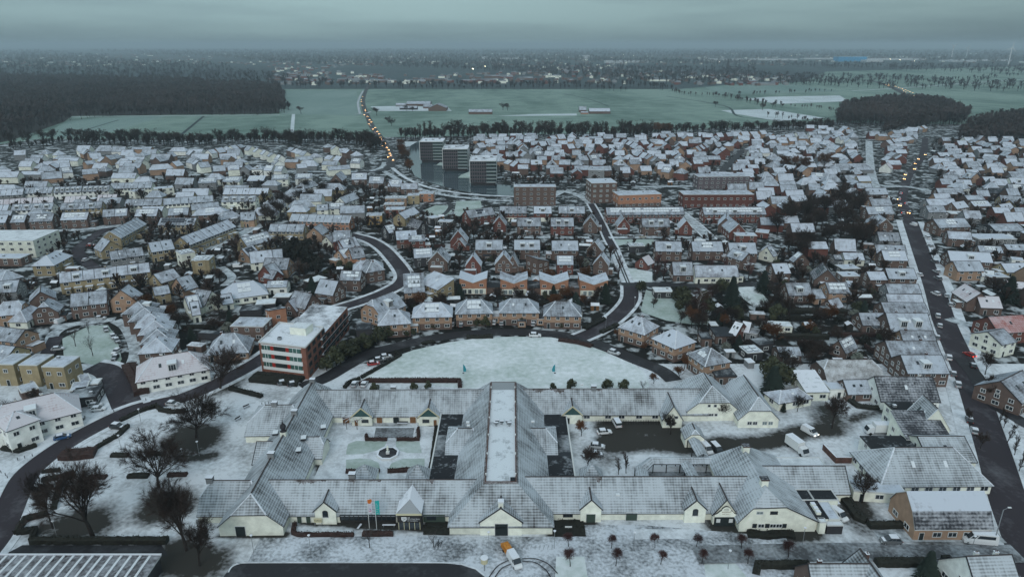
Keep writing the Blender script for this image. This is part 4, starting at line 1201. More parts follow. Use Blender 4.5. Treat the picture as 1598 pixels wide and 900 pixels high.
# central hall: steep skirts round a sunken flat roof
mb = MB(); ro = MB(); zt = 10.0
lo = [(-14.2, 127.8), (9.2, 127.8), (9.2, 188), (-14.2, 188)]; up = [(-6.3, 133.5), (1.05, 133.5), (1.05, 183.2), (-6.3, 183.2)]
off = lambda P: [(x - FX, y - FY) for x, y in P]
L_, U_ = off(lo), off(up)
mb.prism(L_, 0, 2.5, 'wall_C'); mb.build('wall', farm)
Lo = [(L_[0][0] - .4, L_[0][1] - .5), (L_[1][0] + .4, L_[1][1] - .5), (L_[2][0] + .4, L_[2][1] + .5), (L_[3][0] - .4, L_[3][1] + .5)]
for i in range(4):
    j = (i + 1) % 4; a, b, c, d = Lo[i], Lo[j], U_[j], U_[i]
    ro.rface([(a[0], a[1], 2.3), (b[0], b[1], 2.3), (c[0], c[1], zt), (d[0], d[1], zt)], 'roof_thin')
    q0, q1 = .955, 1.0
    st_ = [tuple(lerp_(p0[w_], p1[w_], t_) + (.03 if w_ == 2 else 0) for w_ in range(3)) for p0, p1, t_ in (((a[0], a[1], 2.3), (d[0], d[1], zt), q0), ((b[0], b[1], 2.3), (c[0], c[1], zt), q0), ((b[0], b[1], 2.3), (c[0], c[1], zt), q1), ((a[0], a[1], 2.3), (d[0], d[1], zt), q1))]
    ro.rface(st_, 'roof_moss')
    ro.face([(a[0], a[1], 2.05), (b[0], b[1], 2.05), (b[0], b[1], 2.3), (a[0], a[1], 2.3)], 'fascia_dark')
    # ridge cap and inner drop to the flat roof
    k = .25; ci = [(U_[q][0] + (k if q in (0, 3) else -k), U_[q][1] + (k if q < 2 else -k)) for q in range(4)]
    ro.face([(d[0], d[1], zt), (c[0], c[1], zt), (ci[j][0], ci[j][1], zt + .05), (ci[i][0], ci[i][1], zt + .05)], 'brick_old')
    ro.face([(ci[i][0], ci[i][1], zt + .05), (ci[j][0], ci[j][1], zt + .05), (ci[j][0], ci[j][1], zt - .5), (ci[i][0], ci[i][1], zt - .5)], 'brick_old')
ro.build('roof', farm)
mixmat('hall_roof', (.68, .73, .78), (.13, .15, .17), .68, .3, .30, fine=(2.0, .35))
fl = MB(); fl.face([(x, y, zt - .5) for x, y in ci], 'hall_roof'); fl.build('flat_roof', farm)
dk = MB(); dk.face([(ci[3][0], ci[3][1] - 3.8, zt - .48), (ci[2][0], ci[2][1] - 3.8, zt - .48), (ci[2][0], ci[2][1], zt + .0), (ci[3][0], ci[3][1], zt + .0)], 'metal_grey'); dk.build('back_slope', farm)
tk = MB(); tk.box(-.9, .9, -.9, .9, 0, .35, 'roof_felt'); tk.build('roof_hatch', farm, (3.0, -20.3, zt - .5))
for i, (px, py) in enumerate(((776, 659), (783, 660.5), (792, 660), (795, 663), (774, 663))):
    p = at(px, py, zt - .3); vb = MB(); vb.tube((0, 0, 0), (0, 0, .8), .28, .28, 'metal_grey', 8, True); vb.box(-.55, .55, -.4, .4, .8, 1.1, 'fascia_dark', top='snow'); vb.build('roof_vent', farm, (p[0] - FX, p[1] - FY, zt - .5))
for x in (-6.3, 1.05):
    for k in range(6):
        vb = MB(); vb.tube((0, 0, 0), (0, 0, .45), .09, .09, 'frame_white', 6, True); vb.box(-.16, .16, -.16, .16, .45, .62, 'frame_white'); vb.build('ridge_lamp', farm, (x - FX + (.2 if x < 0 else -.2), 136 + k * 8.6 - FY, zt))
for (x0, x1, yr, zr, sl, runs) in ((-60, -8, 137.2, 8.0, 1.02, ((-52, -44), (-39.5, -37), (-34, -31), (-20.5, -18.5))), (2, 57, 138.3, 8.15, 1.02, ((4, 12), (20, 21.5))), (2, 57, 182.65, 8.0, 1.05, ((6, 16), (23.5, 27)))):
    for a_, b_ in runs:
        n_ = max(2, int((b_ - a_) / .22)); m_ = MB(); rr_ = random.Random(int(a_)); T_0 = [(.45 + .3 * sin(q_ * .23 + a_)) * rr_.uniform(.5, 1.7) for q_ in range(n_ + 1)]; T_0[0] = T_0[-1] = .15
        for k in range(n_):
            xa, xb = a_ + (b_ - a_) * k / n_ - FX, a_ + (b_ - a_) * (k + 1) / n_ - FX
            m_.rface([(xa, yr - T_0[k] - FY, zr - T_0[k] * sl + .035), (xb, yr - T_0[k + 1] - FY, zr - T_0[k + 1] * sl + .035), (xb, yr - .02 - FY, zr + .03), (xa, yr - .02 - FY, zr + .03)], 'roof_moss')
        m_.build('moss_patch', farm)
# hall side gables over the flat side roofs
blk(-17.6, 163.0, -8, 163.0, 14.6, 2.6, 6.4, 'hh', hip=.55); blk(2, 163.0, 12.0, 163.0, 14.6, 2.6, 6.4, 'hh', hip=.55)
for x0, x1 in ((-20.9, -14.2), (9.2, 15.9)):
    cx = (x0 + x1) / 2; m2 = MB(); m2.box(x0 - FX, x1 - FX, 142.4 - FY, 177.0 - FY, 0, 2.6, 'wall_C', top='roof_flat_dark', bot=False); m2.build('side_aisle', farm)
    for yy, hh in ((142.6, 12.5), (165.5, 11.2)):
        m3 = MB(); m3.face([(x0 + .25 - FX, yy - FY, 2.62), (x1 - .25 - FX, yy - FY, 2.62), (x1 - .25 - FX, yy + hh - FY, 2.62), (x0 + .25 - FX, yy + hh - FY, 2.62)], 'roof_felt'); m3.build('roofing_felt', farm)
    m2 = MB(); xe = x0 if x0 < 0 else x1; m2.box(xe - .18 - FX, xe + .18 - FX, 142.6 - FY, 176.9 - FY, 2.6, 2.8, 'fascia_white'); m2.build('gutter', farm); mark_rect(cx, 160, 0, 7, 34)
# front gable with tall dark door and belfry chimney
def gablet(xl, xr, yf, e, pk, depth, wall='C', roof='t', arch=True, root=None, tri=None, ov=.35):
    root = root or farm; bx, by = root.location.x, root.location.y; cx = (xl + xr) / 2; W = xr - xl
    g = wall_mesh(depth, W, e, pk, 'g', 'wall_' + wall).build('gable_front', root, (cx - bx, yf + depth / 2 - by, 0), pi / 2)
    roof_mesh(depth, W, e, pk, 'g', ov, ROOFC[roof], 'fascia_dark').build('roof', g)
    if tri:
        t = MB(); t.face([(-W / 2 + .1, -.03, e), (W / 2 - .1, -.03, e), (0, -.03, pk - .3)], tri)
        t.build('gable_panel', root, (cx - bx, yf - by, 0))
        for s in (-1, 1):
            q = MB(); q.face([(s * (W / 2 + .2), -.40, e - .25), (s * (W / 2 + .2), -.40, e + .2), (0, -.40, pk + .15), (0, -.40, pk - .35)][::s], 'trim_cream'); q.build('barge_board', root, (cx - bx, yf - by, 0))
    return g
gablet(-7.2, 2.2, 127.45, 3.9, 7.6, 6.5)
fwin(-2.4, 127.36, .02, 2.9, 3.2, kind='door_dark', name='door')
c_ = MB(); c_.box(-.55, .55, -.5, .5, 0, 2.1, 'wall_C'); c_.box(-.7, .7, -.65, .65, 2.1, 2.5, 'frame_white', top='snow'); c_.build('chimney', farm, (-2.5 - FX, 128.2 - FY, 6.4))
def arch_window(x, y, z, w, h):
    m_ = MB(); n = 8; P = [(-w / 2, 0), (w / 2, 0), (w / 2, h * .75)] + [(w / 2 * cos(pi * i / n), h * .75 + h * .25 * sin(pi * i / n)) for i in range(1, n)] + [(-w / 2, h * .75)]
    m_.face([(a, -.05, b) for a, b in P], 'frame_dark'); m_.face([(a * .82, -.07, b * .86 + h * .07) for a, b in P], 'glass')
    m_.box(-w / 2 - .1, w / 2 + .1, -.16, 0, -.12, 0, 'frame_white'); return m_.build('window', farm, (x - FX, y - FY, z))
for xl, xr, px in ((494.5, 527, 0), (1067, 1098, 1)):
    a = at(xl, 814); b = at(xr, 814 - px * 3); yf = 131.7 + px * .6 - .5
    gablet(a[0], b[0], yf, 4.0, 6.4, 5.5); arch_window((a[0] + b[0]) / 2, yf - .02, 2.0, 1.3, 1.9)
a = at(905, 811); b = at(937, 811); gablet(a[0], b[0], 132.0, 3.9, 6.4, 5.5); fwin((a[0] + b[0]) / 2, 131.9, .02, 2.1, 2.3, kind='door_green', name='door')
# gabled porches of the north range
for xl, xr in ((549.8, 581.2), (653.8, 685.8)):
    a = at(xl, 663.9); b = at(xr, 663.9); g = gablet(a[0], b[0], a[1], 3.0, 6.0, 6.0, tri='gable_teal'); cx = (a[0] + b[0]) / 2
    fwin(cx + (.9 if xl < 600 else -.9), a[1] - .05, 1.0, 2.0, 1.1, kind='d'); fwin(cx + (-1.7 if xl < 600 else 1.8), a[1] - .05, .02, .9, 2.0, kind='wood_brown', name='door')
a = at(877.5, 661); b = at(908, 661); gablet(a[0], b[0], a[1], 3.0, 6.0, 6.0, tri='gable_teal'); fwin(a[0] + 1.6, a[1] - .05, .02, 1.0, 2.0, name='door')
for px, w_, k in ((541, 1.9, 'wood_brown'), (593, 1.6, 'wood_brown'), (619, 1.7, 'door_dark'), (645, 1.7, 'wood_brown')):
    p = at(px, 658.5); fwin(p[0], 176.35, .02, w_, 2.1, kind=k, name='door')
for px in (915, 948, 969, 996, 1021): p = at(px, 655); fwin(p[0], 177.3, .9, 1.9, 1.1, kind='w')
# south front: doors, dark glazed gallery, windows
for px, w_ in ((468, 1.0), (482, 1.0)): p = at(px, 815); fwin(p[0], 131.75, .02, w_, 2.0, kind='door_green', name='door')
x0, x1 = at(532, 815)[0], at(618, 815)[0]; gl = MB()
gl.box(x0 - FX, x1 - FX, 131.55 - FY, 131.72 - FY, .9, 2.35, 'glass'); gl.box(x0 - FX, x1 - FX, 131.5 - FY, 131.74 - FY, 0, .9, 'wood_dark')
n_ = 12
for i in range(n_ + 1): xx = x0 + (x1 - x0) * i / n_ - FX; gl.box(xx - .07, xx + .07, 131.42 - FY, 131.56 - FY, .9, 2.3, 'wood_dark')
gl.build('glazed_gallery', farm)
x0, x1 = at(661, 815)[0], at(695, 815)[0]; gl = MB(); gl.box(x0 - FX, x1 - FX, 131.55 - FY, 131.72 - FY, .3, 2.3, 'door_green'); gl.box(x0 + .8 - FX, x0 + 3.0 - FX, 131.5 - FY, 131.6 - FY, .9, 2.0, 'glass'); gl.build('glazed_gallery', farm)
p = at(886, 812); fwin(p[0], 132.62, .9, 2.3, 1.2, kind='d'); p = at(985, 811); fwin(p[0], 132.6, .02, 2.6, 2.2, kind='door_green', name='door')
# entrance pavilion with a glazed front and lettered board
a = at(621, 826); b = at(658, 826); cx = (a[0] + b[0]) / 2; wE = b[0] - a[0]; yE = a[1]
ent = MB(); ent.box(-wE / 2, wE / 2, 0, 131.8 - yE + .1, 0, 4.2, 'wood_dark', bot=False); ent.build('entrance_pavilion', farm, (cx - FX, yE - FY, 0))
t = MB(); t.box(-wE / 2 - .2, wE / 2 + .2, -.25, .1, 4.1, 4.5, 'trim_cream'); t.face([(-wE / 2, -.05, 4.5), (wE / 2, -.05, 4.5), (0, 2.5, 6.6)], 'metal_grey')
t.rface([(-wE / 2 - .2, -.2, 4.5), (0, 2.4, 6.6), (0, 7.2, 7.2), (-wE / 2 - .2, 6.0, 4.5)], 'roof_metal'); t.rface([(0, 2.4, 6.6), (wE / 2 + .2, -.2, 4.5), (wE / 2 + .2, 6.0, 4.5), (0, 7.2, 7.2)], 'roof_metal')
t.build('entrance_roof', farm, (cx - FX, yE - FY, 0))
gw = MB()
for i in range(4):
    x_ = -wE / 2 + .35 + i * (wE - .6) / 4; gw.box(x_, x_ + (wE - .6) / 4 - .12, -.06, .02, .2, 2.0, 'glass')
for i in range(5): x_ = -wE / 2 + .27 + i * (wE - .6) / 4; gw.box(x_ - .05, x_ + .06, -.1, .02, .1, 2.1, 'trim_cream')
gw.build('glazed_doors', farm, (cx - FX, yE - FY, 0))
def text(name, s, size, x, y, z, m, parent, ang=0, ext=.02, tilt=pi / 2, al='CENTER'):
    c = bpy.data.curves.new(name, 'FONT'); c.body = s; c.size = size; c.extrude = ext; c.align_x = al; c.resolution_u = 2; o0 = bpy.data.objects.new(name, c); COL.objects.link(o0)
    dg = bpy.context.evaluated_depsgraph_get(); me = bpy.data.meshes.new_from_object(o0.evaluated_get(dg)); bpy.data.objects.remove(o0)
    me.materials.clear(); me.materials.append(MATS[m]); o = bpy.data.objects.new(name, me); COL.objects.link(o); o.parent = parent; o.location = (x, y, z); o.rotation_euler = (tilt, 0, ang); return o
sb = MB(); sb.box(-1.9, 2.4, -.16, -.05, 2.35, 3.75, 'fascia_dark'); sbo = sb.build('name_board', farm, (cx - FX, yE - FY, 0))
em = MB(); n = 10
P = [(-1.75, 3.65), (-.55, 3.65), (-.55, 2.95), (-.8, 2.6), (-1.15, 2.42), (-1.5, 2.6), (-1.75, 2.95)]
em.face([(x, -.19, z) for x, z in P][::-1], 'frame_white'); em.face([(-1.6, -.2, 3.3), (-.7, -.2, 3.3), (-.7, -.2, 3.18), (-1.6, -.2, 3.18)][::-1], 'fascia_dark'); em.face([(-1.5, -.2, 2.9), (-.8, -.2, 3.05), (-.8, -.2, 2.92), (-1.4, -.2, 2.78)][::-1], 'fascia_dark')
em.build('emblem', sbo)
text('lettering', 'DE', .42, -.05, -.18, 3.35, 'frame_white', sbo); 
def scribble(name, x0, x1, z, h, m, parent, y=-.18, seed=1):
    # a line of writing too small and blurred to read in the photo: letter-sized strokes
    rr_ = random.Random(seed); q_ = MB(); x = x0
    while x < x1:
        w_ = h * rr_.uniform(.35, .6); q_.box(x, x + h * .14, y - .01, y, z, z + h, m); k_ = rr_.choice((0, .4, .85)); q_.box(x + h * .14, x + w_, y - .01, y, z + h * k_, z + h * (k_ + .15), m)
        if rr_.random() < .6: q_.box(x + w_, x + w_ + h * .13, y - .01, y, z, z + h, m)
        x += w_ + h * .42
    return q_.build(name, parent)
scribble('lettering', -.3, 2.2, 2.92, .34, 'frame_white', sbo, seed=3); scribble('lettering', -.3, 1.9, 2.50, .26, 'frame_white', sbo, seed=5)
# curved-gable restaurant porch
a = at(1108, 812); b = at(1146, 812); cx = (a[0] + b[0]) / 2; wP = b[0] - a[0]; yP = 130.6
gablet(cx - wP / 2 + .2, cx + wP / 2 - .2, 131.2, 3.2, 7.0, 6.0); q = MB(); hw = wP / 2 * .93
prof = [(-hw, 0), (-hw, .55), (-hw * .72, .95), (-hw * .55, 1.5), (-hw * .42, 1.65), (-hw * .36, 2.2), (-hw * .18, 2.65), (0, 2.8), (hw * .18, 2.65), (hw * .36, 2.2), (hw * .42, 1.65), (hw * .55, 1.5), (hw * .72, .95), (hw, .55), (hw, 0)]
q.face([(x, 0, z + 2.5) for x, z in prof][::-1], 'wall_C'); 
for i in range(len(prof) - 1):
    A_, B_ = prof[i], prof[i + 1]; q.face([(A_[0], -.05, A_[1] + 2.6), (B_[0], -.05, B_[1] + 2.6), (B_[0], .3, B_[1] + 2.6), (A_[0], .3, A_[1] + 2.6)][::-1], 'fascia_dark')
q.build('curved_gable', farm, (cx - FX, yP - FY, 0)); q = MB(); q.box(-wP / 2 + .5, wP / 2 - .5, 0, .9, 0, 2.5, 'door_dark')
for x in (-1.6, 1.3): q.box(x - .45, x + .45, -.05, .02, 1.0, 2.0, 'frame_white')
q.build('porch', farm, (cx - FX, yP - FY, 0))
cg = empty('gable_sign', 0, 0); cg.parent = farm; cg.location = (cx - FX, yP - FY - .06, 0)
scribble('lettering', -.6, .55, 4.45, .26, 'wood_dark', cg, 0, 7); scribble('lettering', -1.0, .95, 3.75, .34, 'wood_brown', cg, 0, 8); scribble('lettering', -.9, .9, 3.2, .2, 'wood_brown', cg, 0, 9)
# east barn: steep left slope, long kicked right slope, half-hipped front
EX, y0, y1 = 58.1, 128.7, 154.5
sec = [(51.6, 2.8), (58.1, 9.9), (61.9, 7.0), (69.9, 3.0)]
wl = MB(); wl.face([(x - FX, y0 - FY, z) for x, z in [(51.9, 0), (51.9, 2.9), (54.7, 6.6), (61.8, 6.8), (69.4, 3.1), (69.4, 0)]][::-1], 'wall_C')
wl.face([(51.9 - FX, y1 - FY, 0), (51.9 - FX, y0 - FY, 0), (51.9 - FX, y0 - FY, 2.9), (51.9 - FX, y1 - FY, 2.9)], 'wall_C'); wl.face([(69.4 - FX, y0 - FY, 0), (69.4 - FX, y1 - FY, 0), (69.4 - FX, y1 - FY, 3.1), (69.4 - FX, y0 - FY, 3.1)], 'wall_C'); wl.build('wall', farm)
rf = MB(); ya, yb, yr, yr2 = y0 - .4, y1 + .4, y0 + 2.8, y1 - 5.5
T_ = lambda x, y, z: (x - FX, y - FY, z)
rf.rface([T_(51.2, ya, 2.5), T_(54.5, ya, 6.7), T_(EX, yr, 9.9), T_(EX, yr2, 9.9), T_(51.2, yb, 2.5)], 'roof_thin')
rf.rface([T_(61.9, ya, 7.0), T_(61.9, yb - 2.5, 7.0), T_(EX, yr2, 9.9), T_(EX, yr, 9.9)], 'roof_thin'); rf.rface([T_(69.9, ya, 2.9), T_(69.9, yb, 2.9), T_(61.9, yb - 2.5, 7.0), T_(61.9, ya, 7.0)], 'roof_thin')
rf.rface([T_(54.5, ya, 6.7), T_(61.9, ya, 7.0), T_(EX, yr, 9.9)], 'roof_thin'); rf.rface([T_(69.9, yb, 2.9), T_(51.2, yb, 2.5), T_(EX, yr2, 9.9), T_(61.9, yb - 2.5, 7.0)], 'roof_thin')
for A_, B_ in (((51.2, 2.5), (54.5, 6.7)), ((54.5, 6.7), (61.9, 7.0)), ((61.9, 7.0), (69.9, 2.9))):
    rf.face([T_(A_[0], ya, A_[1] - .28), T_(B_[0], ya, B_[1] - .28), T_(B_[0], ya, B_[1]), T_(A_[0], ya, A_[1])], 'fascia_dark')
rf.build('roof', farm); mark_rect(60.5, 141, 0, 19, 27)
for px, k in ((1196, 'd'), (1209, 'd')): pass
for x_, w_ in ((56.2, 1.6), (59.4, 1.7)): fwin(x_, y0 - .04, 4.75, w_, .85, kind='c' if x_ < 57 else 'd')
for x_, w_ in ((55.4, 1.0), (56.9, 1.5), (58.3, 1.0), (59.6, 1.5), (61.0, 1.5), (62.2, 1.0)): fwin(x_, y0 - .04, 1.1, w_, 1.1, kind='d' if w_ < 1.2 else 'w')
for (x_, y_, z_) in ((58.1, 133.2, 9.3), (58.3, 147.0, 9.3)):
    c_ = MB(); c_.box(-.8, .8, -.7, .7, 0, 1.7, 'wall_C'); c_.box(-.95, .95, -.85, .85, 1.7, 1.95, 'brick_old', top='roof_dark'); c_.build('chimney', farm, (x_ - FX, y_ - FY, z_))
for (x_, y_, z_) in ((-71.5, 137, 7.3), (-59.4, 144.8, 8.9), (-59.9, 165.5, 8.9), (-68.5, 174.2, 6.6), (-60.2, 184.5, 8.7), (-38.2, 138.6, 7.2), (-35.5, 182.3, 7.3), (24.5, 182.7, 7.4)):
    c_ = MB(); c_.box(-.75, .75, -.6, .6, 0, 1.5, 'wall_G'); c_.box(-.85, .85, -.7, .7, 1.5, 1.7, 'fascia_dark', top='snow'); c_.build('chimney', farm, (x_ - FX, y_ - FY, z_))
# little onion turret on the left range
t = MB(); t.box(-.75, .75, -.75, .75, 0, 1.7, 'wall_C'); prof = [(.95, 1.7), (.6, 1.9), (.45, 2.3), (.75, 2.6), (.85, 3.0), (.65, 3.5), (.25, 3.9), (.08, 4.6), (.03, 5.2)]
for (a_, b_), (c2, d2) in zip(prof[:-1], prof[1:]): t.tube((0, 0, b_), (0, 0, d2), a_, c2, 'fascia_dark', 8)
t.build('onion_turret', farm, (-59.7 - FX, 155.4 - FY, 8.4))
for (px, py, z_) in ((474, 685, 6.0), (466, 704, 5.5), (430, 677, 7.0), (505, 668, 4)):
    p = at(px, py, z_); d_ = MB(); d_.box(-.7, .7, -1.0, 1.0, 0, .6, 'fascia_dark', top='solar_snow'); d_.build('roof_light', farm, (p[0] - FX, p[1] - FY, z_ + .1), .2)
p = at(693, 646, 5); 
for (px, py, z_) in ((730, 660, 6.8), (731, 665, 6.4), (831.5, 659, 6.6), (964, 773, 5.6), (908, 601, 7.6)):
    p = at(px, py, z_); d_ = MB(); d_.box(-.45, .45, -.35, .35, 0, .35, 'frame_white', top='solar_snow'); d_.build('skylight', farm, (p[0] - FX, p[1] - FY, z_ + .15))
# front doors and windows of the left barn
fwin(-61.5, 127.2, .02, 2.2, 2.6, kind='door_dark', name='door')
for i, xx in enumerate((-46.6, -30.6)):
    q = MB(); 
for cxp, cyp in ((568, 727), (651, 727), (1063, 727) if False else (924, 727)):
    p = at(cxp, cyp, 6.0); q = MB(); s_ = 4.2
    for k in range(4):
        A_ = (s_ * cos(pi / 4 + k * pi / 2), s_ * sin(pi / 4 + k * pi / 2), 0); B_ = (s_ * cos(pi / 4 + (k + 1) * pi / 2), s_ * sin(pi / 4 + (k + 1) * pi / 2), 0); q.rface([A_, B_, (0, 0, 3.4)], 'roof_thin')
    q.build('pyramid_roof', farm, (p[0] - FX, p[1] - FY + .5, 2.9)); q = MB(); q.box(-2.8, 2.8, -2.8, 2.8, 0, 2.9, 'wall_C'); q.build('wall', farm, (p[0] - FX, p[1] - FY + .5, 0))
# chimneys with climbing growth stains are separate dark plants on the tiles
# east wing, link roofs
blk(62, 144.4, 82.3, 144.4, 9.4, 2.5, 7.0)
def flat(x0, y0_, x1, y1_, h, wall='C', roof='k', name='flat_annex', root=None, fm='fascia_white'):
    root = root or farm; bx, by = root.location.x, root.location.y; cx, cy = (x0 + x1) / 2, (y0_ + y1_) / 2; m_ = MB()
    m_.box(x0 - cx, x1 - cx, y0_ - cy, y1_ - cy, 0, h, 'wall_' + wall, top=ROOFC[roof], bot=False)
    for X0, X1, Y0, Y1 in ((x0 - cx - .1, x1 - cx + .1, y0_ - cy - .1, y0_ - cy + .12), (x0 - cx - .1, x1 - cx + .1, y1_ - cy - .12, y1_ - cy + .1), (x0 - cx - .1, x0 - cx + .12, y0_ - cy + .12, y1_ - cy - .12), (x1 - cx - .12, x1 - cx + .1, y0_ - cy + .12, y1_ - cy - .12)):
        m_.box(X0, X1, Y0, Y1, h - .15, h + .16, fm)
    mark_rect(cx, cy, 0, x1 - x0, y1_ - y0_, 1); return m_.build(name, root, (cx - bx, cy - by, 0))
flat(62, 149.3, 80.5, 153.6, 3.2, roof='w'); flat(66, 135.6, 71.6, 139.6, 3.4, roof='e'); flat(71.7, 135.6, 77.4, 139.6, 3.4, roof='e'); flat(69.6, 129.3, 72.3, 135.5, 3.2, roof='e', fm='fascia_dark')
flat(72.5, 129.3, 75.0, 140, 2.9, roof='s'); flat(71.0, 132.6, 77.6, 135.5, 3.0, roof='s') if False else None
flat(69.9, 127.9, 71.3, 129.4, 3.2, roof='w'); q = flat(71.6, 127.8, 75.2, 129.2, 2.4, wall='D', roof='w')
for y_ in (131.0, 132.4, 133.8): q = MB(); q.box(-.5, .5, -.55, .55, 0, .7, 'wall_C', top='snow'); q.build('roof_vent', farm, (70.6 - FX, y_ - FY, 3.2))
# cloister-like covered walks round the small paved court
def walk(P, w0, h=2.7, rh=3.6, name='covered_walk'):
    P = [(x - FX, y - FY) for x, y in P]; A_, B_ = offset(P, w0 / 2), offset(P, -w0 / 2); m_ = MB()
    for i in range(len(P) - 1):
        for S, d_ in ((A_, 1), (B_, -1)):
            q = [(S[i][0], S[i][1], h), (S[i + 1][0], S[i + 1][1], h), (P[i + 1][0], P[i + 1][1], rh), (P[i][0], P[i][1], rh)]; m_.rface(q[::-d_] if d_ > 0 else q, 'roof_thin')
            m_.face([(S[i][0], S[i][1], h - .25), (S[i + 1][0], S[i + 1][1], h - .25), (S[i + 1][0], S[i + 1][1], h), (S[i][0], S[i][1], h)], 'fascia_dark')
        L_ = hypot(P[i + 1][0] - P[i][0], P[i + 1][1] - P[i][1]); n = max(1, int(L_ / 3))
        for k in range(n + 1):
            for S in (A_, B_):
                x = S[i][0] + (S[i + 1][0] - S[i][0]) * k / n; y = S[i][1] + (S[i + 1][1] - S[i][1]) * k / n; m_.box(x - .1, x + .1, y - .1, y + .1, 0, h - .2, 'wood_dark')
    m_.build(name, farm)
walk([(32.8, 144.5), (33.2, 149.5), (36.4, 153.0), (54, 153.0)], 3.2); walk([(45.7, 144.5), (45.2, 151.6)], 3.0); walk([(50.4, 154.8), (50.0, 163)], 3.2)
sheet('yard', [(34, 144), (53, 144), (53, 152), (34, 152)], .014, 'paving_dark')
blk(50.5, 163.4, 50.5, 168.4, 5.2, 3.0, 5.2, 'hh'); fwin(50.5, 163.3, .02, 1.0, 2.0, name='door')
# north-east gables
gablet(43.8, 49.4, 173.7, 3.0, 7.2, 9.0); 
for x_, z_ in ((45.3, .9), (46.9, .9), (47.6, 3.0)): fwin(x_, 173.62, z_, 1.1, 1.0)
blk(59.4, 177.6, 59.0, 192.5, 15.2, 3.6, 10.0, 'hh', hip=.6)
for x_, z_, w_ in ((58.0, 4.6, 1.0), (59.8, 4.6, 1.0), (57.4, 1.6, 1.4), (58.9, 1.6, 1.4), (60.3, 1.6, 1.0), (54, 1.6, 1.4)): fwin(x_, 177.5, z_, w_, 1.0)
blk(71.6, 173.7, 71.6, 192, 11.6, 3.0, 9.0, 'hh', hip=.55)
for x_ in (69.0, 70.6, 73.4, 75.1): fwin(x_, 173.6, 1.0, 1.4, 1.2, kind='w' if x_ < 72 else 'c')

# ------------------------------------------------------------------ the apartment block with white balconies
ap = empty('apartment_block', *at(446, 588), 0, 0); tag(ap, 'four storey brick apartment block with white balcony front and red panels beside the curved street', 'apartment block')
bl = at(410, 583); br = at(482, 592); e1 = (br[0] - bl[0], br[1] - bl[1]); Lf = hypot(*e1); yw = atan2(e1[1], e1[0]); ap.location = (bl[0], bl[1], 0); ap.rotation_euler = (0, 0, yw)
# wings run away from the front along the local direction of the receding wall
far = at(540, 520, 0); vx, vy = far[0] - br[0], far[1] - br[1]; lx = vx * cos(-yw) - vy * sin(-yw); ly = vx * sin(-yw) + vy * cos(-yw); sk = lx / ly
H4 = 11.5; D1 = 17; D2 = ly + 4
def skew(x, y): return (x + sk * y, y)
m_ = MB(); P = [skew(0, 0), skew(Lf, 0), skew(Lf, D1), skew(0, D1)]; m_.prism(P, 0, H4, 'wall_R' if False else 'brick_apart' if 'brick_apart' in MATS else 'wall_O', top='roof_flat') if False else None
mat('brick_apart', (.23, .10, .072), noise=.2, scale=.7)
m_.prism(P, 0, H4, 'brick_apart', top='roof_flat'); m_.build('wall', ap)
m_ = MB(); P2 = [skew(2.5, D1), skew(Lf, D1), skew(Lf, D2), skew(2.5, D2)]; m_.prism(P2, 0, H4 - 2.2, 'brick_apart', top='roof_flat'); m_.build('rear_wing', ap)
m_ = MB()
for a_, b_ in zip(P, P[1:] + P[:1]):
    q = offset([a_, b_], .2); q2 = offset([a_, b_], -.15); m_.prism([q[0], q[1], q2[1], q2[0]], H4 + .003, H4 + .45, 'fascia_white')
m_.build('roof_edge', ap)
m_ = MB(); s0 = skew(Lf * .45, 9); m_.box(s0[0], s0[0] + 6, s0[1], s0[1] + 5, H4, H4 + 2.6, 'wall_C', top='roof_white'); m_.build('stair_head', ap)
m_ = MB(); s0 = skew(Lf * .35, 4); m_.box(s0[0] - .6, s0[0] + .6, s0[1] - .5, s0[1] + .5, H4, H4 + .9, 'metal_grey', top='fascia_dark'); m_.build('roof_vent', ap)
Wf = Lf * .86; xo = Lf * .05
for fl in range(3):
    z0 = 2.1 + fl * 3.05; m_ = MB(); m_.box(xo, xo + Wf, -.25, -.02, z0, z0 + 1.1, 'frame_white'); m_.box(xo, xo + Wf, -.22, -.02, z0 + 2.7, z0 + 3.04, 'frame_white'); fr = m_.build('white_facade', ap)
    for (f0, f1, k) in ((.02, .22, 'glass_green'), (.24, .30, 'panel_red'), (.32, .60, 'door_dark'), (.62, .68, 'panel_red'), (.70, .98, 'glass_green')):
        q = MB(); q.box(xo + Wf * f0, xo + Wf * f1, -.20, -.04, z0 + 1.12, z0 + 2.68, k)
        if k == 'glass_green':
            for t_ in (.33, .66): xx = xo + Wf * (f0 + (f1 - f0) * t_); q.box(xx - .06, xx + .06, -.26, -.2, z0 + 1.12, z0 + 2.68, 'frame_white')
        q.build({'glass_green': 'window', 'panel_red': 'red_panel', 'door_dark': 'balcony_recess'}[k], fr)
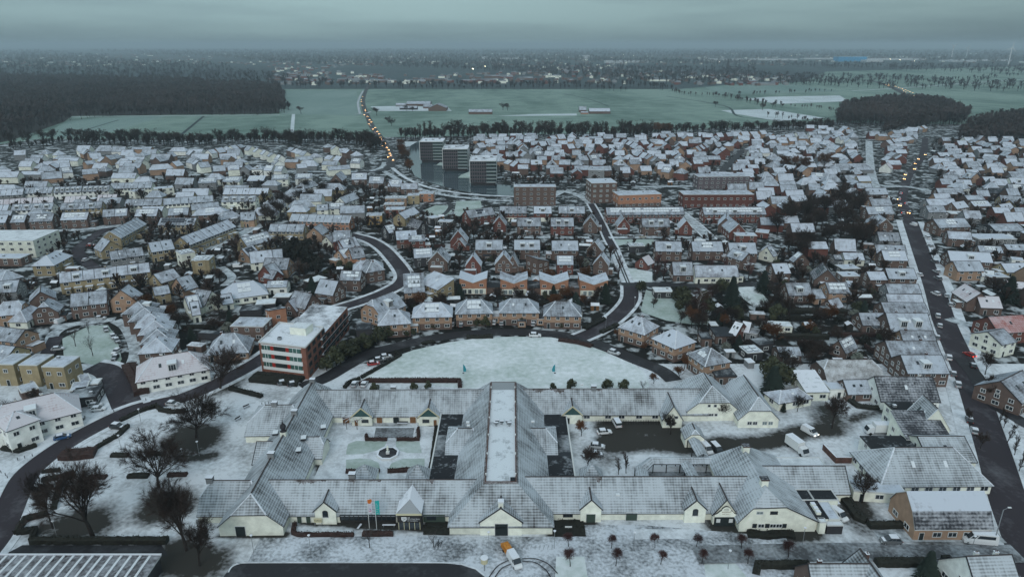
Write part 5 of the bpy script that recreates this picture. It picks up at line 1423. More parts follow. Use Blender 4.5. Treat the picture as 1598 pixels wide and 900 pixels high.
# receding side: galleries and windows
ang = atan2(ly, lx) ; sl_ = hypot(lx, ly)
for fl in range(4):
    z0 = .2 + fl * 2.85
    n = 9 if fl < 3 else 4
    for i in range(n):
        t_ = (i + .6) / 9.3; X, Y = skew(Lf, t_ * (ly + 3)); link('window', window_mesh(2.6, 1.6, 'd'), ap, (X + .05, Y, z0 + .7), ang)
    q = MB(); a_ = skew(Lf, D1 * .75 if fl > 0 else D1); b_ = skew(Lf, D2 if fl < 3 else D1); o1 = offset([a_, b_], -.9)
    if fl in (1, 2, 3): q.prism([a_, b_, o1[1], o1[0]], z0 - .12, z0 + .05, 'frame_white', top='snow'); q.prism([o1[0], o1[1], offset([a_, b_], -1.0)[1], offset([a_, b_], -1.0)[0]], z0 + .06, z0 + .9, 'door_dark'); q.build('gallery', ap)
for t_ in np.linspace(0, 1, 14):
    x, y = skew(Lf / 2, t_ * D2); c_, s_ = cos(yw), sin(yw); mark(bl[0] + x * c_ - y * s_, bl[1] + x * s_ + y * c_, Lf / 2 + 1)
# ------------------------------------------------------------------ trees
def vrot(d, ang, rng):
    d = np.array(d); a = np.array((0, 0, 1.)) if abs(d[2]) < .9 else np.array((1., 0, 0)); x = np.cross(d, a); x /= np.linalg.norm(x); y = np.cross(d, x)
    p = rng.uniform(0, 2 * pi); v = d * cos(ang) + (x * cos(p) + y * sin(p)) * sin(ang); return v / np.linalg.norm(v)
def gen_tree(seed, kind='round', tm='bark', cm='twig', detail=1.0, tw=.0021, ex=0):
    """unit-height bare tree: (trunk mesh, crown mesh)"""
    rng = random.Random(seed); T = MB(); C_ = MB()
    spec = dict(round=(.42, [(.42, 11, .62), (.22, 6, .65), (.13, 5, .75), (.09, 5, .75)]), tall=(.12, [(.30, 12, .35), (.17, 6, .4), (.12, 5, .45), (.08, 5, .5)]),
                wide=(.30, [(.46, 12, .85), (.26, 6, .7), (.15, 5, .8), (.10, 5, .75)]), pollard=(.50, [(.14, 12, 1.1), (.18, 7, .9), (.14, 7, .9), (.10, 4, .8)]),
                shrub=(.02, [(.38, 12, .8), (.28, 6, .7), (.18, 6, .7), (.12, 4, .7)]), birch=(.25, [(.30, 14, .6), (.16, 6, .8), (.14, 5, 1.0), (.10, 5, 1.0)]))[kind]
    th, levels = spec
    def grow(p, d, L, r, lv):
        seg = 3 if lv < 1 else 2; q = np.array(p, float); dd = np.array(d, float); pts_ = [q.copy()]
        for i in range(seg):
            dd = dd + np.array([rng.uniform(-.16, .16), rng.uniform(-.16, .16), rng.uniform(-.05, .14 if kind != 'birch' else -.03)]); dd /= np.linalg.norm(dd)
            q2 = q + dd * L / seg; ra, rb = r * (1 - i / seg * .55), r * (1 - (i + 1) / seg * .55)
            (T if lv <= 1 else C_).tube(q, q2, ra, rb, tm if lv <= 1 else cm, 5 if lv == 0 else 3); q = q2; pts_.append(q.copy())
        if lv < len(levels):
            L2, n, spread = levels[lv]; n = n + (ex if lv == len(levels) - 1 else 0); n = max(2, int(n * (detail if lv > 0 else 1)))
            for k in range(n):
                t = rng.uniform(.3, 1) if lv else (rng.uniform(.42, 1) if kind in ('round', 'wide') else rng.uniform(.8, 1))
                if kind in ('tall', 'birch') and lv == 0: t = (k + .5) / n * .95 + .05
                i = min(int(t * seg), seg - 1); f = t * seg - i; pp = pts_[i] * (1 - f) + pts_[i + 1] * f
                a_ = spread * rng.uniform(.55, 1.15)
                if k == 0: a_ *= .25
                nd = vrot(dd, a_, rng)
                if lv < 2: nd[2] = abs(nd[2]) * .9 + .12
                if kind == 'birch' and lv >= 2: nd[2] -= .7
                nd /= np.linalg.norm(nd)
                Lk = L2 * rng.uniform(.7, 1.1) * (1.15 - .45 * t if kind in ('tall', 'birch') and lv == 0 else 1)
                if lv + 1 < len(levels): grow(pp, nd, Lk, r * (.40 if lv == 0 else .36), lv + 1)
                else:
                    e_ = pp + nd * Lk; s_ = vrot(nd, pi / 2, rng) * tw; C_.face([tuple(pp - s_), tuple(pp + s_), tuple(e_)], cm)
                    e2 = pp + vrot(nd, .5, rng) * Lk * .8; C_.face([tuple(pp - s_), tuple(pp + s_), tuple(e2)], cm)
    main = th if kind not in ('tall', 'birch') else .85
    grow((0, 0, 0), (0, 0, 1), main, .026 if kind != 'shrub' else .01, 0)
    # scale to unit height
    mz = max(v[2] for v in C_.v)
    for B_ in (T, C_): B_.v = [(x / mz, y / mz, z / mz) for x, y, z in B_.v]
    return T.mesh('trunk'), C_.mesh('crown')
def gen_leafy(seed, kind='bush', cm='leaf_olive', n=900):
    rng = random.Random(seed); T = MB(); C_ = MB(); T.tube((0, 0, 0), (0, 0, .5), .03, .015, 'bark', 5)
    for k in range(n):
        if kind == 'conifer':
            h = rng.random() ** .8; R = (1 - h) * .26 + .02; a = rng.uniform(0, 2 * pi); rr = R * rng.uniform(.5, 1) * (1 + .15 * sin(h * 40)); p = np.array((cos(a) * rr, sin(a) * rr, .06 + h * .94)); s = .045 + .03 * (1 - h)
            d = np.array((cos(a), sin(a), -.5)) * s; t = np.array((-sin(a), cos(a), 0)) * s * .6; P = [p - t, p + d * 1.3, p + t + np.array((0, 0, s * .3))]
        else:
            lob = rng.choice(LOBES[seed % 3]); v = np.array([rng.gauss(0, 1) for _ in range(3)]); v /= np.linalg.norm(v); p = np.array(lob[:3]) + v * lob[3] * rng.uniform(.6, 1.05); s = .05 * rng.uniform(.6, 1.3)
            a = np.array([rng.gauss(0, 1) for _ in range(3)]); a /= np.linalg.norm(a); b = np.cross(a, v + .01); b /= np.linalg.norm(b) + 1e-6; P = [p - a * s, p + b * s, p + a * s, p - b * s]
        C_.face([tuple(q) for q in P], cm)
    return T.mesh('trunk'), C_.mesh('crown')
LOBES = [[(0, 0, .55, .3), (.2, .1, .4, .24), (-.2, .05, .45, .25), (0, -.2, .35, .25), (.05, .2, .7, .2)], [(0, 0, .45, .33), (.24, 0, .35, .24), (-.22, -.1, .35, .26), (.05, .1, .72, .22)], [(.1, 0, .5, .28), (-.15, .15, .5, .26), (-.05, -.2, .4, .26), (0, .05, .75, .18), (.25, .1, .3, .2)]]
TREES = {}
for i in range(3):
    TREES.setdefault('round', []).append(gen_tree(11 + i, 'round', tw=.003, ex=3))
    TREES.setdefault('far', []).append(gen_tree(31 + i, 'round', detail=.85, tw=.006, ex=1))
    TREES.setdefault('tall', []).append(gen_tree(51 + i, 'tall', cm='twig', detail=.8, tw=.0045, ex=2))
    TREES.setdefault('rusty', []).append(gen_tree(61 + i, 'round', cm='twig_rust', tw=.0045, ex=4))
    TREES.setdefault('shrub', []).append(gen_tree(71 + i, 'shrub', cm='twig', detail=.8))
    TREES.setdefault('bush', []).append(gen_leafy(i, 'bush', 'leaf_olive'))
    TREES.setdefault('dark', []).append(gen_leafy(i + 3, 'bush', 'hedge'))
for i in range(2):
    TREES.setdefault('big', []).append(gen_tree(91 + i, 'wide', detail=1.3, tw=.0015, ex=5)); TREES.setdefault('bigr', []).append(gen_tree(95 + i, 'round', detail=1.3, tw=.0015, ex=5))
    TREES.setdefault('pollard', []).append(gen_tree(101 + i, 'pollard', cm='twig_red')); TREES.setdefault('tallred', []).append(gen_tree(111 + i, 'tall', cm='twig_red', detail=.9))
    TREES.setdefault('birch', []).append(gen_tree(121 + i, 'birch', tm='birch', cm='twig_red', detail=.9)); TREES.setdefault('frost', []).append(gen_leafy(i, 'bush', 'leaf_frost', 700))
    TREES.setdefault('conifer', []).append(gen_leafy(i, 'conifer', 'needle', 1200)); TREES.setdefault('young', []).append(gen_tree(131 + i, 'round', cm='twig_grey', detail=.6))
TCOUNT = [0]
def tree(kind, x, y, h, label=None, cat=None, group=None, w=1.0, rng=random, z=0, parts=True):
    TCOUNT[0] += 1
    tm, cm_ = rng.choice(TREES[kind]); nm = {'conifer': 'conifer_tree', 'bush': 'evergreen_shrub', 'dark': 'evergreen_shrub', 'shrub': 'bare_shrub', 'frost': 'evergreen_shrub', 'birch': 'birch_tree', 'pollard': 'pollard_tree'}.get(kind, 'bare_tree')
    cat = cat or ('shrub' if 'shrub' in nm else 'tree'); ww = rng.uniform(.9, 1.1) * w
    r = empty(nm, x, y, z, rng.uniform(0, 6.28)); r.scale = (h * ww, h * ww, h)
    link('trunk', tm, r); link('crown', cm_, r)
    tag(r, label, cat, group); return r
# the park trees and other single trees one can point at
for kind, px, py, h, w_, lab in (
    ('bigr', 145, 836, 23, .85, 'tall spreading bare tree in the left park near the hedge corner'),
    ('bigr', 83, 824, 16, .75, 'smaller bare tree with upright limbs beside the road bend at far left'),
    ('big', 248, 760, 15.5, 1.05, 'wide bare tree with dark spreading crown in the middle of the left park'),
    ('big', 306, 682, 16.5, 1.15, 'broad dark bare tree left of the farm with bare earth beneath'),
    ('bigr', 292, 858, 19.5, .95, 'large bare tree on the bare patch left of the front barn'),
    ('bigr', 312, 882, 13, .8, 'slimmer bare tree in front of the large one beside the front barn'),
    ('big', 344, 606, 16, 1.05, 'dark wide bare tree between the white villa and the apartment block'),
    ('round', 1298, 668, 11.5, .8, 'slender bare tree on the farm track beside the parked vans'),
    ('round', 1345, 784, 8.5, 1.1, 'bare spreading tree in the garden behind the mansard house'),
    ('round', 1244, 642, 6, .9, 'small bare tree before the cream barn with metal roof'),
    ('round', 1046, 678, 7.5, .9, 'bare tree against the small gabled porch house of the yard'),
    ('round', 1125, 655, 6.5, .9, 'thin bare tree before the half-hipped white barn'),
    ('round', 917, 732, 7, 1.0, 'bare tree in the snowy yard right of the central hall'),
    ('tall', 965, 740, 5.5, .9, 'knobbly bare tree by the covered walk, left of its pair'), ('tall', 977, 738, 6, .9, 'knobbly bare tree by the covered walk, right of its pair'),
    ('rusty', 907, 680, 5.5, .9, 'brownish shrub-like tree at the north range porch'),
    ('young', 577, 854, 6, .8, 'young bare street tree in front of the flags'), ('young', 677, 853, 5.5, .8, 'young bare street tree beside the bicycle racks'),
    ('birch', 1087, 495, 15, .95, 'white stemmed birch with weeping crown in the snowy garden'),
    ('conifer', 1122, 506, 5, 1.1, 'small blue-green conifer beside the flat garages'), ('conifer', 1140, 480, 14, 1.1, 'tall dark conifer in the snowy garden right of the birch'),
    ('conifer', 1444, 905, 7.5, 1.1, 'dark cone-shaped conifer at the bottom right garden'), ('conifer', 1190, 455, 10, 1.2, 'dark conifer on the street corner near the cream bungalow'),
    ('conifer', 1571, 472, 12, 1.3, 'tall dark conifer behind the pink-roofed houses'), ('conifer', 1222, 642, 3, 1, None),
    ('bush', 1213, 606, 11, 1.0, 'dark olive evergreen tree behind the cream metal-roofed barn'), ('bush', 1200, 590, 9, 1.0, None), ('conifer', 1204, 615, 10, 1.3, None)):
    x, y = at(px, py); tree(kind, x, y, h, lab or 'dark evergreen behind the twin barns', None, None if lab else 'dark evergreens behind the twin barns', w=w_)
POLL = ((954, 855, 4), (961, 882, 5), (1022, 854, 4), (1031, 880, 4), (1087, 853, 4), (1095, 879, 4.2), (1167, 879, 4), (1157, 856, 4.2), (887, 852, 4), (890, 883, 5.2), (1230, 870, 5))
for i, (px, py, h) in enumerate(POLL):
    x, y = at(px, py); tree('pollard', x, y, h, 'small reddish pollarded tree on the snowy plaza before the farm', 'tree', 'small pollarded trees on the plaza', w=.8)
for px, py, h in ((863, 612, 3.5), (891, 607, 4.2), (947, 608, 4.6), (973, 609, 4.4), (1003, 612, 4.6), (585, 611, 3.6), (646, 608, 3), (668, 606, 3)):
    x, y = at(px, py); tree('bush' if px != 1003 else 'young', x, y, h, 'small olive bush on the lawn edge behind the north range', 'shrub', 'bushes behind the north range', w=1.0)
for px, py, h in ((676, 513, 3.8), (690, 509, 4.4), (745, 508, 4.5), (757, 509, 4.8), (801, 505, 3.8), (815, 507, 3.6), (875, 511, 4), (632, 524, 4), (645, 523, 3), (963, 528, 3.8), (1006, 548, 3.5), (1050, 562, 4), (1068, 575, 5), (1060, 590, 4.5), (1020, 598, 4)):
    x, y = at(px, py); tree('bush' if px < 900 else 'rusty', x, y, h, 'leafy front garden bush before the half-moon houses', 'shrub', 'front garden bushes round the half-moon lawn', w=1.1)
for px, py, h in ((540, 560, 8), (525, 570, 8), (552, 552, 7), (570, 545, 7), (590, 535, 7), (510, 578, 6), (603, 528, 6), (618, 518, 5)):
    x, y = at(px, py); tree('bush', x, y, h, 'dark olive tree in the garden strip right of the apartment block', 'tree', 'dark trees right of the apartment block', w=1.0)
for px, py, h in ((118, 540, 8), (139, 520, 7), (145, 555, 8.5), (1560, 660, 6), (1572, 690, 7), (1583, 710, 7), (1590, 735, 7), (1566, 668, 6)):
    x, y = at(px, py); tree('young' if px < 400 else 'tall', x, y, h, 'thin bare tree on the square green' if px < 400 else 'knobbly pollard beside the right-hand road', 'tree', 'thin trees on the square green' if px < 400 else 'roadside pollards on the right', w=.8)
for px, py, h in ((1537, 585, 9), (1548, 632, 8), (1543, 618, 8), (1455, 408, 8), (1530, 700, 6), (1510, 660, 5)):
    x, y = at(px, py); tree('round', x, y, h, 'bare street tree beside the main road', 'tree', 'bare trees along the main road', w=.7)
# reddish columnar trees beside the small street, bare trees of the central garden
for px, py, h in ((965, 436, 13), (1022, 438, 15), (1035, 436, 11), (1073, 434, 11), (1105, 434, 11), (1130, 434, 10), (1168, 436, 11)):
    x, y = at(px, py); tree('tallred', x, y, h, 'reddish upright street tree by the cream bungalow row', 'tree', 'reddish upright trees by the bungalow row', w=1.2)
rg = random.Random(5)
for px, py, h in ((1070, 485, 10), (1078, 500, 9), (1098, 490, 11), (1110, 470, 9), (1060, 470, 8), (1125, 460, 9), (1150, 500, 7), (1210, 500, 8), (1190, 525, 8), (1235, 585, 7), (1270, 560, 6), (1000, 455, 6), (1020, 480, 5), (1062, 505, 6), (1085, 512, 6)):
    x, y = at(px, py); tree(rg.choice(('round', 'round', 'bush')), x, y, h, 'bare tree in the big snowy garden right of the half-moon lawn', 'tree', 'trees of the big snowy garden', w=1.1)
# the dark wood left of the main street
for k in range(36):
    px = rg.uniform(1205, 1345); py = rg.uniform(335, 408) if px < 1290 else rg.uniform(318, 392)
    x, y = at(px, py)
    if not free(x, y, 1): continue
    PW = globals().get('PW', 0) + 1
    if PW > 29: continue
    tree(rg.choice(('bigr', 'round', 'round', 'bigr')), x, y, rg.uniform(12, 17), 'dark tree of the park wood left of the main street', 'tree', 'trees of the park wood', w=1.15)
for px, py, h in ((1222, 268, 15), (1254, 272, 16), (1285, 266, 17), (1240, 262, 12)):
    x, y = at(px, py); tree('rusty', x, y, h, 'rust-brown leafy tree among the snowy roofs at the upper right', 'tree', 'rust-brown trees at the upper right', w=1.1)
for px, py in ((448, 388), (462, 384), (474, 396), (485, 405), (495, 412), (455, 398), (478, 384)):
    x, y = at(px, py + 12); tree('dark', x, y, rg.uniform(8, 12), 'dark evergreen in the gardens left of the curved street', 'tree', 'dark evergreens in the middle gardens', w=1.0)
for px, py in ((415, 345), (425, 350), (440, 340), (432, 332), (450, 330), (470, 320), (485, 318), (500, 305), (525, 300), (440, 322), (478, 300)):
    x, y = at(px, py); tree(rg.choice(('rusty', 'round', 'bigr')), x, y, rg.uniform(9, 13), 'reddish brown bare tree in the wooded quarter', 'tree', 'reddish trees of the wooded quarter', w=1.2)
# tree lines on the field edge
def line(s, step, h, kind, label, group, c='P', jit=3, w_=1.0):
    P = smooth(pts(c, s)); acc = 0
    for a, b in zip(P[:-1], P[1:]):
        L = hypot(b[0] - a[0], b[1] - a[1])
        while acc < L:
            t = acc / L; x = a[0] + (b[0] - a[0]) * t + rg.uniform(-jit, jit); y = a[1] + (b[1] - a[1]) * t + rg.uniform(-jit, jit)
            tree(rg.choice(kind) if isinstance(kind, tuple) else kind, x, y, h * rg.uniform(.75, 1.2), label, 'tree', group, w=w_); acc += step * rg.uniform(.7, 1.3)
        acc -= L
line('20,232 60,230 100,224 140,226', 13, 17, 'far', 'bare tree of the belt at the far left edge', 'trees at the far left edge')
line('135,226 200,225 280,227 360,224 440,222 470,228', 8.5, 16, ('far', 'round'), 'bare tree in the long belt along the left field edge', 'trees along the left field edge', w_=1.2)
line('455,222 500,222 560,226 590,236', 8.5, 16, 'far', 'bare tree in the belt beside the far road', 'trees beside the far road', w_=1.2)
line('634,218 660,217 700,216', 9, 15, ('far', 'tall'), 'bare tree behind the canal towers', 'trees behind the canal towers', w_=1.2)
line('655,214 720,213 800,213 870,213 930,214 985,213 1010,214', 7.5, 18, ('tall', 'far', 'far'), 'bare tree in the tall belt behind the far houses', 'trees behind the far houses', w_=1.25)
line('1000,211 1070,207 1150,205 1220,203 1300,200', 8.5, 13, 'far', 'bare tree of the low belt behind the upper right houses', 'trees behind the upper right houses', w_=1.2)
line('622,232 632,250 640,272', 13, 10, ('far', 'rusty'), 'bare tree on the canal bank beside the far road', 'trees on the canal bank', w_=1.2)
line('572,212 582,228', 14, 11, 'far', 'bare tree close to the far road junction', 'trees at the far junction', w_=1.2)
for px, py, h in ((588, 180, 14), (606, 192, 11), (611, 196, 11), (1010, 214, 22), (1025, 212, 18), (1040, 212, 17), (635, 173, 10), (644, 174, 10), (785, 172, 13), (792, 172, 12), (1116, 167, 12), (470, 177, 13), (1190, 172, 13), (1205, 168, 11), (1220, 168, 9), (1150, 158, 11), (733, 177, 6)):
    x, y = at(px, py); tree('far' if px not in (1025, 1040) else 'rusty', x, y, h, 'lone bare tree standing in the far green fields', 'tree', 'lone trees in the far fields', w=1.25, z=-.4)
# ------------------------------------------------------------------ vehicles
def lerp(a, b, t): return a + (b - a) * t
def loft(mb, secs, m):
    """skin through cross sections of equal length"""
    for A_, B_ in zip(secs[:-1], secs[1:]):
        n = len(A_)
        for i in range(n - 1): mb.face([A_[i], A_[i + 1], B_[i + 1], B_[i]][::-1], m)
def car_meshes(kind, paint):
    L, W, H = dict(car=(4.3, 1.78, 1.48), suv=(4.6, 1.85, 1.68), van=(4.9, 1.95, 2.0), bus=(7.0, 2.05, 2.65), mpv=(4.9, 1.9, 1.85))[kind]
    hl = L / 2; b = MB(); g_ = MB(); s = MB()
    def sec(x, hw, z0, z1): return [(x, -hw, z0), (x, -hw * 1.0, z1 * .75 + z0 * .25), (x, -hw * .93, z1), (x, hw * .93, z1), (x, hw, z1 * .75 + z0 * .25), (x, hw, z0)]
    hood = H * (.60 if kind in ('car', 'suv') else .56); w2 = W / 2
    if kind in ('car', 'suv'): prof = [(-hl, .82, .45, hood * .92), (-hl + .25, .97, .30, hood * 1.0), (-hl + 1.0, 1, .28, hood * 1.04), (0, 1, .28, hood * 1.04), (hl - 1.3, 1, .28, hood * 1.0), (hl - .35, .95, .28, hood * .88), (hl, .80, .40, hood * .66)]
    else: prof = [(-hl, .95, .35, hood), (-hl + .15, 1, .30, hood), (0, 1, .30, hood), (hl - 1.2, 1, .30, hood), (hl - .4, .96, .30, hood * .85), (hl, .82, .38, hood * .62)]
    S_ = [sec(x, w2 * k, z0, z1) for x, k, z0, z1 in prof]; loft(b, S_, paint); b.face(S_[0], paint); b.face(S_[-1][::-1], paint)
    # cabin: glass band and painted roof
    if kind in ('car', 'suv'): c0, c1, r0, r1 = -hl + .30, hl - 1.15, -hl + .80, hl - 1.95
    elif kind == 'bus': c0, c1, r0, r1 = -hl + .02, hl - .75, -hl + .10, hl - 1.75
    else: c0, c1, r0, r1 = -hl + .03, hl - .75, -hl + .2, hl - 1.6
    zh = hood * 1.02; wr = w2 * .82
    lo_ = [(c0, -w2 * .93, zh), (c1, -w2 * .90, zh), (c1, w2 * .90, zh), (c0, w2 * .93, zh)]; up_ = [(r0, -wr, H - .08), (r1, -wr, H - .08), (r1, wr, H - .08), (r0, wr, H - .08)]
    for i in range(4):
        j = (i + 1) % 4; pane = 'glass'
        if kind in ('van', 'bus') and i in (0, 2, 3):
            b.face([lo_[i], lo_[j], up_[j], up_[i]], paint)
            if i in (0, 2):
                sy = -1 if i == 0 else 1; f = lambda u, v: (lerp(lerp(c0, c1, u), lerp(r0, r1, u), v), sy * (lerp(w2 * .93, wr, v) + .02), lerp(zh, H - .08, v))
                for u0, u1 in ((.80, .96),) + (((.12, .75),) if kind == 'bus' else ()): P = [f(u0, .15), f(u1, .15), f(u1, .85), f(u0, .85)]; g_.face(P[::-1] if sy > 0 else P, 'glass')
        else:
            g_.face([lo_[i], lo_[j], up_[j], up_[i]], 'glass')
    n = [(r0 - .05, -wr - .03), (r1 + .08, -wr - .03), (r1 + .08, wr + .03), (r0 - .05, wr + .03)]; b.prism(n, H - .1, H, paint)
    if kind in ('car', 'suv', 'mpv'):
        for u in (.42, .74 if kind != 'mpv' else .7):
            for sy in (-1, 1):
                x = lerp(c0, c1, u); xr = lerp(r0, r1, u); b.face([(x - .05, sy * (w2 * .93 + .01), zh), (x + .05, sy * (w2 * .93 + .01), zh), (xr + .05, sy * (wr + .01), H - .08), (xr - .05, sy * (wr + .01), H - .08)][::-sy], paint)
    s.prism([(r0 + .05, -wr + .04), (r1 - .02, -wr + .04), (r1 - .02, wr - .04), (r0 + .05, wr - .04)], H, H + .05, 'snow')
    hz = hood * 1.045 + .01
    if kind in ('car', 'suv'): s.face([(hl - 1.0, -w2 * .8, hood * .985), (hl - .45, -w2 * .75, hood * .91), (hl - .45, w2 * .75, hood * .91), (hl - 1.0, w2 * .8, hood * .985)], 'snow')
    ty = MB(); ty.tube((0, -.11, 0), (0, .11, 0), .32, .32, 'tyre', 12, True); ri = MB(); ri.tube((0, -.12, 0), (0, .12, 0), .19, .19, 'metal_grey', 8, True)
    return dict(body=b.mesh('body'), glass=g_.mesh('window'), snow=s.mesh('snow_cover'), tyre=ty.mesh('tyre'), rim=ri.mesh('rim'), L=L, W=W, hood=hood)
for k, c in dict(white=(.72, .74, .76), silver=(.42, .44, .46), grey=(.13, .14, .15), black=(.022, .023, .026), blue=(.03, .10, .24), red=(.34, .022, .02), beige=(.45, .43, .36)).items(): mat('paint_' + k, c, rough=.35, spec=.5)
CM = {}; hm = MB(); hm.box(-.03, .03, -.16, .16, -.08, .08, 'frame_white'); HL = hm.mesh('headlight'); hm = MB(); hm.box(-.03, .03, -.14, .14, -.09, .09, 'panel_red'); TL = hm.mesh('taillight')
hm = MB(); hm.box(-.05, .10, -.2, .2, -.16, .16, 'lamp_warm'); HLo = hm.mesh('headlight'); hm = MB(); hm.box(-.10, .05, -.24, .24, -.16, .16, 'lamp_red'); TLo = hm.mesh('taillight')
hm = MB(); hm.box(-.02, .04, -.14, .14, -.08, .08, 'lamp_white'); HLn = hm.mesh('headlight'); hm = MB(); hm.box(-.05, .02, -.14, .14, -.09, .09, 'lamp_red'); TLn = hm.mesh('taillight')
def car(x, y, ang, kind='car', paint='grey', label=None, group=None, cat=None, lit=False, far=False, snow=True, z=0.03):
    key = (kind, paint)
    if key not in CM: CM[key] = car_meshes(kind, 'paint_' + paint)
    m = CM[key]; r = empty({'van': 'parked_van', 'bus': 'minibus'}.get(kind, 'parked_car'), x, y, z, ang)
    if lit: r.name = 'driving_car'
    link('body', m['body'], r); link('window', m['glass'], r)
    if snow: link('snow_cover', m['snow'], r)
    if not far:
        for sx in (-1, 1):
            for sy in (-1, 1):
                wl = empty('wheel', 0, 0); wl.parent = r; wl.location = (sx * (m['L'] / 2 - .82), sy * (m['W'] / 2 - .12), .32); link('tyre', m['tyre'], wl); link('rim', m['rim'], wl)
    for sy in (-1, 1):
        link('headlight', (HLo if far else HLn) if lit in (1, 2) else HL, r, (m['L'] / 2 - .02, sy * m['W'] * .36, m['hood'] * .62)); link('taillight', (TLo if far else TLn) if lit in (2, 3) else TL, r, (-m['L'] / 2 + .0, sy * m['W'] * .40, m['hood'] * .78))
    mark(x, y, 2); tag(r, label, cat or ('van' if kind in ('van', 'bus') else 'car'), group); return r
def carp(px, py, deg, kind, paint, label, group=None, **k): x, y = at(px, py); return car(x, y, radians(deg), kind, paint, label, group, **k)
CARS = '''
803 878 -66 van white|white van just turning on the plaza, boxes of light on its roof
1527 846 172 bus white|white minibus with dark side windows parked at the bottom right corner
1389 846 178 suv grey|grey hatchback with snowy roof alone on the bottom right parking street
1307 806 -65 van white|white van beside the farm's east wing containers
1263 676 -62 van white|white delivery van with headlights on the farm track
1102 703 -75 van white|white van parked behind the east barn, left of a dark one
1118 704 -75 van black|dark van with snowy roof parked behind the east barn
962 662 100 mpv white|white car parked against the north range in the dark yard
943 676 8 car white|snow-covered white car at the left corner of the dark yard
930 711 0 car grey|snowy dark car under the bare tree in the yard
932 698 -10 car silver|low snowy car between the yard and the bare tree
184 668 -12 suv black|dark car with snowy roof in the lay-by of the left park
98 684 30 car blue|blue car on the left street before the white villa
111 663 30 car black|black car with snowy roof in front of the left white villa, nearer one
121 656 30 car grey|dark snowy car in front of the left white villa, farther one
150 634 12 car silver|silver snowy car by the flat garage, rear of the pair
154 640 14 car white|white snow-covered car by the flat garage, front of the pair
270 632 -10 car silver|light car in the small bay opposite the white villa
157 498 10 car silver|silver car at the kerb above the square green
166 516 -55 car grey|snowy dark car at the top of the square green's right side
177 527 -50 car silver|second snowy car down the square green's right side
183 533 -50 car grey|third snowy car down the square green's right side
182 550 -95 car white|white snowy car low on the square green's right side
180 560 -80 car black|low dark car last on the square green's right side
91 546 20 car silver|snowy car at the left corner of the square green
43 548 20 car black|dark snowy car in the left parking court, upper one
42 554 20 car grey|snowy car in the left parking court, lower one
95 503 80 van white|white van in the driveway of the brown corner house
110 496 80 van silver|pale van beside the flat garage of the brown pair
443 599 25 car grey|snowy car beside the apartment block, left one
459 601 25 car black|snowy car beside the apartment block, right one
583 569 18 car red|red car with snowy roof at the lawn corner
592 563 20 car grey|grey snowy car in the middle bay at the lawn corner
602 558 20 car silver|silver snowy car in the last bay at the lawn corner
554 601 85 car silver|snowy car behind the north range hedge, left one
569 601 85 car white|snowy car behind the north range hedge, right one
835 525 0 suv white|light car parked on the ring road above the half-moon lawn
958 552 -38 suv silver|pale car on the ring road right of the half-moon lawn
641 519 8 car silver|snowy car on the drive of the first half-moon house
706 508 85 car white|white car under the carport by the second half-moon house
720 509 85 car grey|dark snowy car beside the second half-moon carport
771 505 85 car white|white car under the third half-moon carport, left one
783 506 85 car silver|pale car under the third half-moon carport, right one
832 507 85 car silver|snowy car under the fourth half-moon carport
474 492 -20 car white|white car on the drive beside the gabled house on the curved street
437 512 20 car silver|snowy car near the orange modern house
1043 420 10 car white|snowy car beside the cream bungalow row, left one
1051 420 10 car silver|snowy car beside the cream bungalow row, right one
1145 494 5 car white|white snowy car in the back yard beyond the big garden
372 417 10 van white|white van in the yellow corner street
134 407 80 car white|white car on the snowy lane of the grey terrace
142 384 10 car red|reddish car at the lane bend near the yellow gable
965 368 3 car grey|dark snowy car by the green strip, first of four
985 371 3 car grey|dark snowy car by the green strip, second of four
1003 371 3 car beige|beige snowy car by the green strip, third of four
1040 371 3 car black|dark snowy car by the green strip, fourth of four
779 371 0 car red|red car with snow beside the gable-fronted house
870 370 0 car silver|silver car before the dark brick long house
845 366 88 car white|white car between the two dark brick pairs
1376 673 180 van white|white box truck parked before the church hall|TR
1519 695 85 suv grey|x
'''
for ln in CARS.strip().splitlines():
    a_, lab = ln.split('|', 1)
    if lab.endswith('|TR') or lab == 'x': continue
    px, py, deg, k, p_ = a_.split(); carp(float(px), float(py), float(deg), k, p_, lab, lit=1 if (px, py) == ('1263', '676') else False)
# two box trucks
def truck(px, py, deg, label):
    x, y = at(px, py); r = empty('box_truck', x, y, .02, radians(deg)); b = MB(); b.box(-3.6, 1.4, -1.15, 1.15, .9, 3.4, 'frame_white', top='snow'); b.build('cargo_box', r)
    c = MB(); P = [(1.5, .5), (3.6, .5), (3.6, 1.3), (3.0, 2.3), (1.5, 2.5)]
    for s in (-1, 1): c.face([(a, s * 1.0, z) for a, z in (P if s < 0 else P[::-1])], 'paint_white')
    for i in range(len(P)): a, b2 = P[i], P[(i + 1) % len(P)]; c.face([(a[0], 1.0, a[1]), (a[0], -1.0, a[1]), (b2[0], -1.0, b2[1]), (b2[0], 1.0, b2[1])][::-1], 'glass' if i == 2 else 'paint_white')
    c.build('cab', r); f = MB(); f.box(-3.5, 3.2, -.5, .5, .45, .9, 'fascia_dark'); f.build('chassis', r); ty = MB(); ty.tube((0, -.15, 0), (0, .15, 0), .42, .42, 'tyre', 12, True); tm = ty.mesh('wheel')
    for sx in (-2.4, 2.5):
        for s in (-1, 1): link('wheel', tm, r, (sx, s * .95, .42))
    for s in (-1, 1): link('headlight', HL, r, (3.62, s * .75, .85))
    tag(r, label, 'truck'); mark(x, y, 4)
truck(1243, 703, -70, 'white box truck standing on the farm track by the east wing'); truck(1369, 676, 180, 'white box truck parked sideways before the cream church hall')
